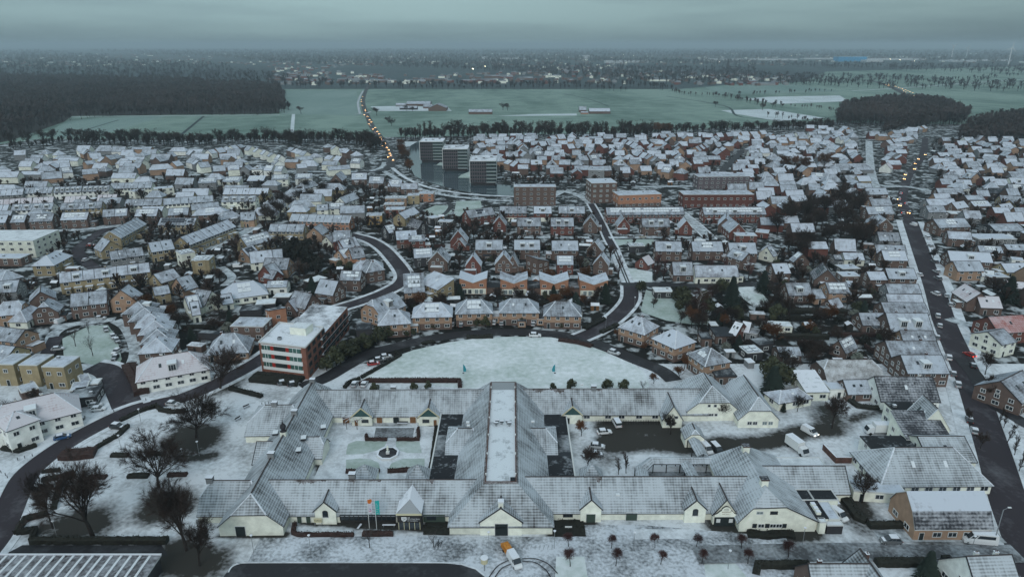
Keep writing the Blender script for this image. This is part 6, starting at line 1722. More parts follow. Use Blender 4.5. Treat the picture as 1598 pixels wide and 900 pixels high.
# kerbside and driving traffic of the long main street
def along(P, t):
    Ls = [hypot(b[0] - a[0], b[1] - a[1]) for a, b in zip(P[:-1], P[1:])]; d = t * sum(Ls)
    for (a, b), L in zip(zip(P[:-1], P[1:]), Ls):
        if d <= L: return a[0] + (b[0] - a[0]) * d / L, a[1] + (b[1] - a[1]) * d / L, atan2(b[1] - a[1], b[0] - a[0])
        d -= L
    return P[-1][0], P[-1][1], 0
for px, py, lab in ((1488, 474, 'white car parked left of the main street near the dark roofs'), ): pass
SIDE = [(1463, 495, 'silver'), (1462, 528, 'grey'), (1480, 560, 'white'), (1487, 585, 'grey'), (1494, 602, 'silver'), (1512, 657, 'black'), (1520, 674, 'silver'), (1434, 430, 'white'), (1461, 425, 'silver'), (1463, 436, 'grey'), (1477, 463, 'white'), (1483, 477, 'silver'), (1458, 410, 'grey'), (1454, 397, 'black'), (1451, 385, 'silver'), (1446, 372, 'white'), (1518, 572, 'black'), (1515, 742, 'grey'), (1466, 510, 'silver')]
for i, (px, py, c) in enumerate(sorted(SIDE, key=lambda q: -q[1])):
    x, y = at(px, py); t = atan2(at(1504, 573)[1] - at(1588, 820)[1], at(1504, 573)[0] - at(1588, 820)[0]) if py > 440 else radians(97)
    car(x, y, t, 'car' if i % 3 else 'suv', c, f'snowy {c} car parked along the main street, number {i + 1} counted from the bottom' if False else f'{c} snow-covered car at the main street kerb, {ORD[i].replace(" from the left", "").replace("leftmost", "nearest")} along the street', 'cars parked along the main street')
carp(1460, 460, 100, 'suv', 'white', 'white car driving on the main street beyond the red-lit car', lit=0)
carp(1512, 555, 107, 'car', 'red', 'dark red car with glowing tail lights on the main street', lit=3, snow=False); carp(1425, 352, 100, 'van', 'white', 'white van driving on the far stretch of the main street')
# evening traffic with lights, far off
def jam(P, t0, t1, n, label, group, off_=2, lit=1, jit=.02, pix=False):
    for i in range(n):
        t = t0 + (t1 - t0) * (i + rg.uniform(.2, .8)) / n; x, y, a = along(P, t) if not pix else (lambda k: (*P[k], atan2(P[k + 1][1] - P[k][1], P[k + 1][0] - P[k][0])))(min(int(t * (len(P) - 1)), len(P) - 2)); s = 1 if rg.random() < .5 else -1
        x += -sin(a) * off_ * s; y += cos(a) * off_ * s
        car(x, y, atan2(-y, -x) + rg.uniform(-.3, .3) if lit == 1 else a, 'car', rg.choice(('grey', 'silver', 'black', 'white')), label, group, lit=lit, far=True, z=.1)
FQ = smooth(PX('564,150 567,165 571,180 578,193 586,205 593,217 600,228 606,240 611,252'), 12)
jam(FQ, 0, 1, 26, 'car with bright yellow headlights on the far road beside the canal', 'cars with headlights on the far road', pix=True)
jam(FQ, .4, .97, 5, 'car with red tail lights on the far road beside the canal', 'cars with tail lights on the far road', lit=3, pix=True)
RR = smooth(PX('1442,238 1434,252 1420,270 1412,288')); jam(RR, 0, 1, 6, 'car with headlights on the far end of the main street', 'cars with headlights on the far main street')
R3_ = smooth(PX('1412,300 1408,312 1412,328 1416,338')); jam(R3_, 0, 1, 4, 'braking car with red lights at the roundabout', 'braking cars at the roundabout', lit=3); jam(R3_, .3, 1, 3, 'car with headlights leaving the roundabout', 'cars leaving the roundabout')
HW = smooth(PX('1470,170 1450,157 1435,152 1420,145 1405,139 1380,131')); jam(HW, 0, 1, 34, 'car with headlights in the queue on the distant highway', 'cars queueing on the distant highway', off_=5)
car(*at(577, 131), atan2(-1, -.1), 'car', 'white', 'far pair of bright headlights where the road enters the woods', lit=1, far=True)
# ------------------------------------------------------------------ hedges
def hedge(c, s, w=1.1, h=1.3, m='hedge', label='', group=None, closed=False, nm='hedge', raw=None):
    P = raw or pts(c, s)
    Q = [P[0]]
    for a, b in zip(P[:-1], P[1:]):
        n = max(1, int(hypot(b[0] - a[0], b[1] - a[1]) / 1.0)); Q += [(a[0] + (b[0] - a[0]) * k / n, a[1] + (b[1] - a[1]) * k / n) for k in range(1, n + 1)]
    r = random.Random(len(Q)); cx, cy = Q[0]; mb = MB(); A_ = offset(Q, w / 2); B_ = offset(Q, -w / 2); rows = []
    for i in range(len(Q)):
        j = lambda: r.uniform(-.12, .12); rows.append([(A_[i][0] + j(), A_[i][1] + j(), 0), (A_[i][0] + j(), A_[i][1] + j(), h * .8 + j()), (Q[i][0] + j(), Q[i][1] + j(), h + j()), (B_[i][0] + j(), B_[i][1] + j(), h * .8 + j()), (B_[i][0] + j(), B_[i][1] + j(), 0)])
    rows = [[(p[0] - cx, p[1] - cy, p[2]) for p in R_] for R_ in rows]; loft(mb, rows, m); mb.face(rows[0], m); mb.face(rows[-1][::-1], m)
    for i in range(len(rows) - 1):      # twiggy surface and tufts of snow
        for k in range(7):
            u, v = r.random(), r.random(); a, b = rows[i], rows[i + 1]; t = r.choice((1, 2, 2)); p = [lerp(a[t][q], b[t][q], u) + r.uniform(-.25, .25) * (q < 2) for q in range(3)]; s_ = r.uniform(.08, .2)
            mb.face([(p[0] - s_, p[1], p[2]), (p[0] + s_, p[1] + s_ * .3, p[2]), (p[0] + r.uniform(-.1, .1), p[1], p[2] + s_ * 1.6)], m)
    for q in Q: mark(q[0], q[1], w / 2)
    return tag(mb.build(nm, loc=(cx, cy, 0)), label, 'hedge', group)
for c, s, w_, h_, m, lab in (
    ('P', '27,834 40,812 75,803', 1.3, 1.3, 'hedge', 'dark hedge bend at the left park corner'), ('P', '28,833 56,828 50,845', 1.3, 1.3, 'hedge', 'short hedge loop at the park corner near the road'),
    ('P', '50,846 262,846', 1.6, 1.4, 'hedge', 'long straight dark hedge behind the corrugated roof shed'), ('P', '84,795 92,765 98,752', 1.3, 1.2, 'hedge', 'slanting hedge behind the bare park tree'),
    ('P', '94,748 118,740', 2.6, 1.2, 'hedge_red', 'thick brown shrub bed behind the park tree'), ('P', '66,750 92,746', 1.6, 1.0, 'hedge', 'low dark hedge by the road, middle of the three'), ('P', '66,738 94,734', 1.0, .9, 'hedge', 'thin low hedge by the road, rear of the three'), ('P', '60,765 82,762', 1.6, 1.0, 'hedge', 'short dark hedge by the road, front of the three'),
    ('P', '98,712 120,712 150,708', 4.2, 1.7, 'hedge_red', 'big dark brown shrub mass at the corner of the left street'), ('P', '174,711 200,711', 1.6, .8, 'hedge', 'small oval dark hedge on the park snow'), ('P', '230,709 258,709', 1.4, .8, 'hedge', 'small dark hedge behind the middle park tree'),
    ('P', '140,745 166,745', 1.6, .8, 'hedge_red', 'brown low hedge right of the tall park tree'), ('P', '200,744 232,743', 1.8, .9, 'hedge', 'dark hedge left of the middle park tree'), ('P', '262,742 292,741', 1.4, .8, 'hedge_red', 'brown hedge right of the middle park tree'),
    ('P', '150,700 185,680 200,666', 1.3, 1.1, 'hedge', 'slanting hedge below the lay-by car'), ('P', '188,658 215,645 244,634 250,641 268,644 290,643', 1.2, 1.2, 'hedge', 'long bending hedge along the park side of the left street'),
    ('P', '359,607 409,620', 1.5, 1.2, 'hedge', 'dark straight hedge in front of the apartment block forecourt'), ('P', '396,590 470,597', 6, 1.6, 'hedge', 'wide dark shrub bed at the foot of the apartment block'),
    ('P', '562,602 574,596 717,596 718,605', 1.3, 1.5, 'hedge_red', 'long clipped hedge between the half-moon lawn and the north range'), ('P', '538,606 545,598 562,592', 1.1, 1.2, 'hedge', 'short curved hedge near the lawn corner parking'),
    ('P', '564,590 600,570 625,555 618,550', 1.1, 1.0, 'hedge', 'low hedge behind the parked cars at the lawn corner'), ('P', '728,527 770,526', 2.2, .9, 'hedge', 'dark low bed at the top of the half-moon lawn'), ('P', '872,531 900,535 924,541', 2.2, 1.0, 'hedge_red', 'dark bed at the upper right rim of the half-moon lawn'),
    ('P', '658,537 678,533', 1.6, .8, 'hedge', 'small bed at the upper left rim of the half-moon lawn'), ('P', '560,548 590,530 620,516 650,508', 2.4, 1.6, 'hedge', 'dark hedge along the ring road right of the apartment block'),
    ('B', '180,560 180,600 365,600', .9, .9, 'hedge_red', 'brown hedge left of the courtyard pond'), ('B', '445,600 638,600 635,500', .9, .9, 'hedge_red', 'brown hedge right of the courtyard pond'),
    ('B', '0,880 295,880', 1.3, .9, 'hedge_red', 'brown hedge at the courtyard front, left of the path'), ('B', '365,878 640,862', 1.3, .9, 'hedge_red', 'brown hedge at the courtyard front, right of the path'), ('B', '795,490 760,760 740,900', 1.2, 1.0, 'hedge', 'dark creeper hedge along the courtyard side of the hall'),
    ('M', '215,470 200,545 240,562 705,562', .9, .9, 'hedge_red', 'low brown hedge enclosing the bed left of the flags'), ('M', '780,555 1035,555', 1.2, 1.0, 'hedge_red', 'low snowy hedge right of the flagpoles'), ('M', '1290,500 1500,500', 4.5, .4, 'hedge', 'dark planting between the entrance and the hall front'),
    ('D', '825,560 1045,555', 5.5, .35, 'hedge', 'dark planting bed right of the tall barn door'), ('K', '330,768 480,782 590,770 700,780', 2.2, .9, 'hedge', 'dark shrubs along the front of the east barn'),
    ('k', '385,512 690,510', 1.6, 1.6, 'hedge', 'thick clipped hedge left of the mansard house'), ('k', '440,800 850,800', 2.0, 1.5, 'hedge', 'long dark hedge below the bottom right street'), ('k', '820,820 860,860 960,900', 1.6, 1.2, 'hedge', 'curved hedge beside the dark conifer at bottom right'),
    ('k', '970,800 1035,800', 2.6, 1.8, 'hedge', 'square dark hedge left of the white gable at bottom right'), ('k', '205,300 250,360 300,440 370,470', 2.6, 1.3, 'hedge', 'dark shrub mass behind the east wing containers'),
    ('j', '240,130 300,175 420,190 555,185', 1.8, 1.2, 'hedge', 'curved dark hedge round the bed before the dark-roofed cottage'), ('P', '1180,896 1182,884 1258,884 1262,900', 1.6, 1.6, 'hedge', 'tall dark hedge box at the bottom edge of the plaza'),
    ('l', '250,735 700,742', 2.4, 1.8, 'hedge', 'long dark garden hedge below the snowy back lawn'), ('i', '0,30 600,38', 2.2, 2.0, 'hedge', 'long garden hedge behind the white pergola'), ('i', '160,235 560,240', 2.6, 2.0, 'hedge', 'long dark hedge between two snowy gardens'), ('i', '560,220 1000,225', 1.2, 1.6, 'hedge_red', 'reddish hedge behind the brick street houses'),
    ('i', '200,330 620,345', 1.8, 1.6, 'hedge', 'dark hedge left of the small solar hut'), ('g', '420,600 520,640', 3, 2, 'hedge', 'hedge beside the small red gable'), ('h', '60,570 210,495', 2.4, 1.4, 'hedge', 'dark hedge at the ring road junction'), ('h', '190,600 320,540', 2.0, 1.2, 'hedge', 'hedge in front of the diagonal brick house'),
    ('c', '480,330 640,270 780,240', 3.5, 2.6, 'hedge', 'tall dark hedge behind the white solar bungalow'), ('a', '1010,470 1080,590 1110,680', 4.5, 2.2, 'hedge_red', 'dark brown shrub mass left of the white villa'), ('z', '30,800 210,830 380,770', 1.6, 1.0, 'hedge', 'curved hedge round the front garden of the left villa')):
    hedge(c, s, w_, h_, m, lab)
# ------------------------------------------------------------------ street furniture
def lamp(px, py, h, label, head='frame_white'):
    x, y = at(px, py); r = empty('street_lamp', x, y); m = MB(); m.tube((0, 0, 0), (0, 0, h), .07, .05, 'metal_grey', 6); m.build('pole', r); m = MB()
    m.tube((0, 0, h), (0, 0, h + .35), .10, .32, head, 8); m.tube((0, 0, h + .35), (0, 0, h + .5), .34, .12, 'snow', 8, True); m.build('lamp_head', r); tag(r, label, 'street lamp')
for px, py, h, lab in ((89, 838, 4.2, 'park lamp in front of the tall left park tree'), (311, 711, 4.2, 'park lamp on the bare earth left of the farm'), (396, 862, 4.4, 'plaza lamp right of the front barn'), (485, 862, 4.4, 'plaza lamp in front of the low enclosing hedge'),
    (763, 857, 4.4, 'plaza lamp left of the tall barn door'), (865, 855, 4.4, 'plaza lamp at the right end of the hall front'), (989, 855, 4, 'plaza lamp between the two left pollards'), (1136, 887, 4.5, 'white plaza lamp beside the bottom pollards'), (1252, 850, 4.4, 'plaza lamp before the black annex'),
    (1516, 858, 3.5, 'lamp beside the white minibus'), (1357, 610, 3.5, 'lamp at the garden bed of the dark-roofed cottage'), (990, 482, 5, 'lamp post by the small side street'), (945, 517, 5.5, 'lamp post at the ring road junction'), (220, 658, 4, 'slim lamp post in the upper left park'), (189, 700, 4, 'slim lamp post on the park snow'), (287, 722, 4, 'lamp post behind the middle park tree')):
    lamp(px, py, h, lab)
# tall street pole at the bottom right corner
x, y = at(1550, 850); r = empty('street_pole', x, y); m = MB(); m.tube((0, 0, 0), (0, 0, 9.5), .13, .08, 'metal_grey', 8); m.build('pole', r); m = MB(); m.tube((0, 0, 9.4), (1.2, .2, 9.9), .05, .04, 'metal_grey', 6); m.box(1.0, 1.7, 0, .35, 9.85, 9.98, 'frame_white'); m.build('lamp_head', r); tag(r, 'tall grey street pole behind the white minibus', 'pole')
# round advertising column on a stem in the plaza
x, y = at(756, 890); r = empty('water_tower_sign', x, y); r.name = 'drum_sign'; m = MB(); m.tube((0, 0, 0), (0, 0, 2.2), .12, .12, 'metal_grey', 8); m.build('stem', r); m = MB(); m.tube((0, 0, 2.2), (0, 0, 3.4), .75, .75, 'trim_cream', 16); m.tube((0, 0, 3.4), (0, 0, 3.52), .85, .8, 'snow', 16, True); m.build('drum', r); tag(r, 'cream drum on a thin stem standing at the kerb of the plaza', 'sign')
# flags
for px, mm, lab, i in ((576.5, 'flag_white', 'tall white flag with orange top and pink mark on a pole', 0), (588, 'flag_teal', 'tall teal banner flag on a white pole', 1)):
    mat('flag_white', (.62, .62, .68)); mat('flag_teal', (.02, .42, .40)); mat('flag_orange', (.62, .16, .03)); mat('flag_pink', (.55, .10, .22)); mat('flag_blue', (.06, .10, .35))
    x, y = at(px, 823.5 if i == 0 else 825.5); r = empty('flagpole', x, y); m = MB(); m.tube((0, 0, 0), (0, 0, 8.0), .07, .05, 'frame_white', 8, True); m.build('pole', r)
    m = MB(); n = 5
    for k in range(14):
        za, zb = 7.9 - k * .27, 7.9 - (k + 1) * .27
        for j in range(n):
            u0, u1 = j / n * .95, (j + 1) / n * .95; f = lambda u, z: (u + .06, .12 * sin(u * 5 + z * 1.3), z)
            col = mm if i or k > 3 else ('flag_orange' if j + k < 7 else 'flag_white'); m.face([f(u0, zb), f(u1, zb), f(u1, za), f(u0, za)], col)
    fl_ = m.build('flag', r); q = MB()
    if i == 0:
        for a0 in range(0, 11): aa = radians(-150 + a0 * 24); b_ = radians(-150 + (a0 + 1) * 24); R1, R2 = .30, .20; q.face([(.5 + cos(t_) * R_, -.16, 5.1 + sin(t_) * R_ * 1.3) for t_, R_ in ((aa, R1), (b_, R1), (b_, R2), (aa, R2))], 'flag_pink' if a0 < 6 else 'flag_blue')
    else:
        for k in range(6): zz = 4.6 + k * .5; q.box(.25, .8 - (k % 2) * .2, -.17, -.16, zz, zz + .08, 'flag_white')
    q.build('flag_mark', r); tag(r, lab, 'flag')
# courtyard fountain
x, y = at(*cp('B', 368, 728)); r = empty('fountain', x, y); m = MB()
for k in range(8):
    a0, a1 = pi / 8 + k * pi / 4, pi / 8 + (k + 1) * pi / 4; P = lambda R_, a, z: (R_ * cos(a), R_ * sin(a), z)
    m.face([P(3.0, a0, 0), P(3.0, a1, 0), P(3.0, a1, .7), P(3.0, a0, .7)], 'frame_white'); m.face([P(3.1, a0, .7), P(3.1, a1, .7), P(2.6, a1, .72), P(2.6, a0, .72)], 'snow'); m.face([P(2.6, a0, .72), P(2.6, a1, .72), P(2.6, a1, .45), P(2.6, a0, .45)], 'roof_felt')
m.build('basin', r); m = MB(); m.face([(2.6 * cos(pi / 8 + k * pi / 4), 2.6 * sin(pi / 8 + k * pi / 4), .5) for k in range(8)], 'asphalt_wet'); m.build('water_surface', r)
m = MB(); m.box(-.45, .45, -.45, .45, .45, 1.1, 'frame_white'); prf = [(.25, 1.1), (.2, 1.6), (.35, 1.9), (.22, 2.2), (.3, 2.5), (.1, 2.9)]
for a, b in zip(prf[:-1], prf[1:]): m.tube((0, 0, a[1]), (0, 0, b[1]), a[0], b[0], 'wall_C', 8)
m.build('pedestal', r); tag(r, 'octagonal white rimmed fountain with a small statue pedestal in the courtyard', 'fountain')
# pergola, benches, feather flags, sign boards
x, y = at(*cp('B', 60, 560)); r = empty('pergola', x - 1, y + 6); m = MB()
for k in range(6): a = k * pi / 3; m.tube((3 * cos(a), 3 * sin(a), 0), (3 * cos(a), 3 * sin(a), 2.6), .08, .08, 'wood_dark', 5)
m.build('post', r); m = MB()
for k in range(12): a = k * pi / 6; m.tube((3.5 * cos(a), 3.5 * sin(a), 2.65), (0, 0, 2.95), .07, .07, 'snow', 4)
for k in range(6): a, b = k * pi / 3, (k + 1) * pi / 3; m.tube((3 * cos(a), 3 * sin(a), 2.6), (3 * cos(b), 3 * sin(b), 2.6), .07, .07, 'wood_dark', 4)
m.build('beam', r); tag(r, 'round snowy timber pergola in the corner of the fountain courtyard', 'pergola')
def bench(px, py, ang, label, w_=2.0):
    x, y = at(px, py); r = empty('bench', x, y, 0, ang); m = MB(); m.box(-w_ / 2, w_ / 2, -.25, .25, .42, .5, 'wood_dark', top='snow'); m.build('seat', r); m = MB(); m.box(-w_ / 2, w_ / 2, .22, .3, .55, .95, 'wood_dark'); m.build('backrest', r)
    for s in (-.8, .8): q = MB(); q.box(-.05, .05, -.22, .25, 0, .42, 'metal_grey'); q.build('leg', r, (s * w_ / 2, 0, 0))
    tag(r, label, 'bench')
bench(628, 662, 0, 'white snowy bench before the north range doors', 3.2); bench(385, 636, .9, 'dark bench on the snow left of the farm, upper one'); bench(372, 655, 1.1, 'dark bench on the snow left of the farm, lower one'); bench(607, 821, 0, 'long pale bench right of the teal flag', 3); bench(561, 823, 1.3, 'slanted snowy bench between the two beds', 1.8); bench(509, 700, 1.0, 'snowy bench at the left courtyard edge', 2.4)
mat('sail_teal', (.03, .26, .32))
for px, s in ((723, 1), (866, -1)):
    x, y = at(px, 582); r = empty('feather_flag', x, y); m = MB(); m.tube((0, 0, 0), (0, 0, 3.4), .04, .03, 'metal_grey', 5); m.box(-.3, .3, -.3, .3, 0, .08, 'fascia_dark'); m.build('pole', r); m = MB(); P = [(0, .6), (s * .95, .6), (s * 1.0, 1.6), (s * .6, 2.7), (0, 3.4)]; m.face([(a, 0, b) for a, b in P], 'sail_teal'); m.build('flag', r)
    tag(r, f'teal feather flag on the half-moon lawn, {"left" if s > 0 else "right"} one of the two', 'flag')
# cream notice board with curly word
x, y = at(497, 819); r = empty('notice_board', x, y); m = MB(); m.box(-.95, .95, -.05, .05, .8, 1.9, 'trim_cream'); m.build('board', r); text('lettering', 'Cultura', .55, 0, -.07, 1.2, 'wood_dark', r)
for s in (-.8, .8): q = MB(); q.box(-.05, .05, -.04, .04, 0, .8, 'metal_grey'); q.build('leg', r, (s, 0, 0))
tag(r, 'cream notice board with a curly dark word left of the arched gable', 'sign')
x, y = at(887, 826); r = empty('notice_board', x, y); m = MB(); m.box(-.8, .8, -.05, .05, .6, 1.0, 'frame_white'); m.build('board', r); q = MB(); q.box(-.05, .05, -.04, .04, 0, .6, 'metal_grey'); q.build('leg', r); tag(r, 'low white board in the dark bed right of the hall front', 'sign')
# bicycle racks
rk = MB()
for k in range(7): a0, a1 = k * pi / 7, (k + 1) * pi / 7; rk.tube((cos(a0) * .35, 0, .45 + sin(a0) * .35), (cos(a1) * .35, 0, .45 + sin(a1) * .35), .035, .035, 'metal_grey', 4)
for s in (-1, 1): rk.tube((s * .35, 0, 0), (s * .35, 0, .45), .035, .035, 'metal_grey', 4)
RK = rk.mesh('bicycle_rack')
for x0, x1, py, n in ((692, 742, 855, 9), (803, 862, 855, 10)):
    for i in range(n):
        x, y = at(x0 + (x1 - x0) * i / (n - 1), py); o = bpy.data.objects.new('bicycle_rack', RK); COL.objects.link(o); o.location = (x, y, 0); o.rotation_euler = (0, 0, 1.2); tag(o, 'thin metal bicycle hoop in the row ' + ('left' if x0 < 700 else 'right') + ' of the plaza van', 'bicycle rack', 'bicycle hoops ' + ('left' if x0 < 700 else 'right') + ' of the van')
def bicycle_mesh():
    m = MB()
    for cx_ in (-.52, .52):
        for k in range(10): a0, a1 = k * pi / 5, (k + 1) * pi / 5; m.tube((cx_ + cos(a0) * .33, 0, .34 + sin(a0) * .33), (cx_ + cos(a1) * .33, 0, .34 + sin(a1) * .33), .03, .03, 'tyre', 4)
    for a, b in (((-.52, 0, .34), (-.1, 0, .35)), ((-.1, 0, .35), (-.25, 0, .85)), ((-.25, 0, .8), (.35, 0, .85)), ((-.1, 0, .35), (.35, 0, .8)), ((.35, 0, .95), (.52, 0, .34)), ((-.52, 0, .34), (-.25, 0, .8)), ((.33, -.25, .98), (.33, .25, .98))): m.tube(a, b, .025, .025, 'fascia_dark', 4)
    m.box(-.38, -.12, -.07, .07, .88, .93, 'fascia_dark'); return m
BK = bicycle_mesh().mesh('bicycle')
for i, (px, py) in enumerate(((681, 852), (685, 853), (689, 850), (684, 848))): x, y = at(px, py); o = bpy.data.objects.new('bicycle', BK); COL.objects.link(o); o.location = (x, y, 0); o.rotation_euler = (0, 0, 1.2 + i * .1); tag(o, 'dark bicycle in the small cluster left of the bicycle hoops', 'bicycle', 'parked bicycles on the plaza')
for i in range(26):
    x, y = at(930 + i * 3.9, 660.5); o = bpy.data.objects.new('bicycle', BK); COL.objects.link(o); o.location = (x, y, 0); o.rotation_euler = (0, 0, 1.4 + rg.uniform(-.1, .1)); tag(o, 'dark bicycle in the long row before the north range windows', 'bicycle', 'bicycles in the yard row')
# low orange trailer / skip behind the white van
x, y = at(791, 859); r = empty('small_trailer', x, y, 0, radians(-66 + 180)); m = MB(); mat('orange', (.50, .20, .035), noise=.3, scale=3); m.box(-1.5, 1.5, -.85, .85, .45, 1.25, 'orange', top='orange'); m.build('body', r); m = MB(); m.box(-1.4, 1.0, -.75, .75, 1.26, 1.5, 'rust', top='orange'); m.build('load', r); ty = MB(); ty.tube((0, -.1, 0), (0, .1, 0), .3, .3, 'tyre', 10, True); tm = ty.mesh('wheel')
for s in (-1, 1): link('wheel', tm, r, (0, s * .9, .3))
tag(r, 'orange trailer coupled behind the white van on the plaza', 'trailer')
# containers behind the east barn, bottom-left corrugated shed
for i, (px, py) in enumerate(((1293, 791), (1303, 791))): x, y = at(px, py); r = empty('waste_container', x, y); m = MB(); m.box(-.75, .75, -.6, .6, .15, 1.35, 'wall_G', top='snow'); m.build('body', r); m = MB(); m.box(-.8, .8, -.65, .65, 1.36, 1.5, 'snow'); m.build('lid', r); tag(r, f'snow-topped waste container behind the east barn, {["left", "right"][i]} one', 'container')
a = at(250, 864, 4); x0 = at(-40, 864, 4)[0]; r = empty('corrugated_shed', (x0 + a[0]) / 2, a[1] - 8); Wd = a[0] - x0; m = MB(); m.box(-Wd / 2, Wd / 2, -8, 7.6, 0, 3.6, 'wall_D', bot=False); m.build('wall', r); m = MB()
mixmat('shed_roof', (.40, .42, .46), (.05, .042, .045), .47, .4, .35, fine=(1.5, .6)); m.box(-Wd / 2 - .3, Wd / 2 + .3, -8.3, 8, 3.65, 3.95, 'fascia_white', top='shed_roof'); m.build('roof', r); m = MB()
for k in range(19): xx = -Wd / 2 + .9 + k * (Wd - 1) / 19; m.box(xx, xx + .5, -8.1, 7.5, 3.952, 4.10, 'solar_snow')
m.build('snow_rib', r); m = MB(); m.box(-Wd / 2 - .3, Wd / 2 + .3, 7.7, 8.05, 3.96, 4.15, 'snow'); m.build('gutter', r); tag(r, 'large dark flat shed roof with parallel snowy ribs at the bottom left corner', 'shed')
# bollards by the left street, table group in the cloister court
bm = MB(); bm.tube((0, 0, 0), (0, 0, .8), .09, .09, 'fascia_dark', 6, True); BM = bm.mesh('bollard')
for px, py in ((28, 718), (39, 715), (51, 712), (178, 643), (197, 630), (288, 617), (228, 625), (2, 738), (9, 742), (12, 746), (409, 632), (414, 631), (419, 630), (424, 629)):
    x, y = at(px, py); o = bpy.data.objects.new('bollard', BM); COL.objects.link(o); o.location = (x, y, .1); tag(o, 'small dark bollard at the edge of the left street pavement', 'bollard', 'bollards beside the left street')
# garden walls in brick right of the track
def wallrun(c, s, h, m, label, w_=.4):
    P = pts(c, s); A_, B_ = offset(P, w_ / 2), offset(P, -w_ / 2); mb = MB(); cx, cy = P[0]; sh = lambda q, z: (q[0] - cx, q[1] - cy, z)
    for i in range(len(P) - 1):
        mb.face([sh(A_[i + 1], 0), sh(A_[i], 0), sh(A_[i], h), sh(A_[i + 1], h)], m); mb.face([sh(B_[i], 0), sh(B_[i + 1], 0), sh(B_[i + 1], h), sh(B_[i], h)], m); mb.face([sh(A_[i], h), sh(B_[i], h), sh(B_[i + 1], h), sh(A_[i + 1], h)], 'snow')
    tag(mb.build('garden_wall', loc=(cx, cy, 0)), label, 'wall')
wallrun('j', '30,505 130,610 245,610 250,590', 1.8, 'brick_old', 'red brick garden wall with snowy coping right of the farm track'); wallrun('j', '285,565 285,630 360,640 380,600', 1.8, 'brick_old', 'small brick wall enclosure left of the grey hipped roof'); wallrun('j', '370,580 470,700 520,780', 1.6, 'brick_old', 'slanting mossy brick wall along the hipped roof')
wallrun('m', '500,560 340,545', 1.0, 'brick_old', 'low wall by the parking on the right side') if False else None
# ------------------------------------------------------------------ the far countryside
def farhouse(px, py, L, W, e, r, kind, wall, roof, label, yaw=0, cat='barn', nm='farm_barn'):
    x, y = at(px, py, -.4); o = building(nm, x, y, yaw, L, W, e, r, kind, wall, roof, '', small=True); o.location.z = -.4; tag(o, label, cat)
farhouse(684, 172, 34, 30, 5, 11, 'g', 'B', 's', 'big snowy farm barn with wide gabled roof in the far field', pi / 2)
farhouse(654, 165, 44, 22, 4, 8, 'g', 'B', 's', 'long low barn left of the wide gabled barn'); farhouse(638, 171, 30, 12, 3, 6, 'g', 'D', 's', 'low dark farm building among trees in the far field'); farhouse(626, 166, 18, 10, 3, 5.5, 'g', 'G', 's', 'small shed at the left end of the far farm'); farhouse(668, 169, 16, 12, 3, 7, 'g', 'B', 's', 'farmhouse between the far barns')
farhouse(750, 178, 38, 14, 4, 7.5, 'g', 'B', 's', 'single red-brown barn with white roof in the far field'); farhouse(935, 177, 34, 18, 4, 8, 'g', 'B', 's', 'dark barn with white roof at the right of the far field'); farhouse(909, 175, 12, 11, 4, 9, 'g', 'B', 's', 'small farmhouse left of the dark far barn'); farhouse(912, 178, 12, 6, 2.5, 4, 'g', 'O', 's', 'little reddish shed beside the far farmhouse')
mat('hall_blue', (.03, .30, .55)); mat('hall_white', (.55, .58, .60)); 
def bighall(px, py, Lpx, h, m, label, W=80):
    a = at(px - Lpx / 2, py, -.5); b = at(px + Lpx / 2, py, -.5); r = empty('warehouse', (a[0] + b[0]) / 2, a[1], -.5); L_ = b[0] - a[0]; q = MB(); q.box(-L_ / 2, L_ / 2, 0, W, 0, h, m, bot=False); q.build('wall', r); q = MB(); q.box(-L_ / 2 - .5, L_ / 2 + .5, -.5, W + .5, h, h + 1, m, top='roof_white'); q.build('roof', r); tag(r, label, 'warehouse')
bighall(1330, 96.5, 44, 30, 'hall_blue', 'bright blue warehouse on the right horizon'); bighall(1365, 97, 26, 12, 'hall_white', 'pale hall right of the blue warehouse'); bighall(1400, 94, 90, 10, 'hall_white', 'long low white hall right of the blue warehouse')
bighall(1170, 94.5, 150, 9, 'hall_white', 'very long white hall left of the blue warehouse'); bighall(1290, 93, 70, 9, 'hall_white', 'grey hall immediately left of the blue warehouse'); bighall(960, 99, 30, 14, 'hall_white', 'pale factory hall left of the three white ones'); bighall(990, 98, 44, 12, 'hall_white', 'long pale factory hall near the horizon'); bighall(915, 92, 10, 26, 'hall_white', 'small tower-like pale block near the horizon'); bighall(790, 93, 60, 9, 'hall_white', 'thin white hall line in the distant town'); bighall(756, 93, 8, 18, 'hall_white', 'pale blocky building left of the thin white hall')
bighall(1505, 97, 38, 9, 'hall_white', 'long pale greenhouse with peaked roof near the turbines', 150); bighall(1556, 95.5, 50, 7, 'hall_white', 'thin pale greenhouse at the foot of the right turbine', 120)
# church spire far away
x, y = at(1135, 112, 0); r = empty('church', x, y, -.5); m = MB(); m.box(-5, 5, -5, 5, 0, 26, 'wall_D'); m.build('tower', r); m = MB(); m.tube((0, 0, 26), (0, 0, 52), 6, .3, 'wall_D', 4); m.build('spire', r); m = MB(); m.box(5, 38, -7, 7, 0, 14, 'wall_D', top='roof_flat'); m.build('nave', r); tag(r, 'dark distant church tower with pointed spire before the horizon', 'church')
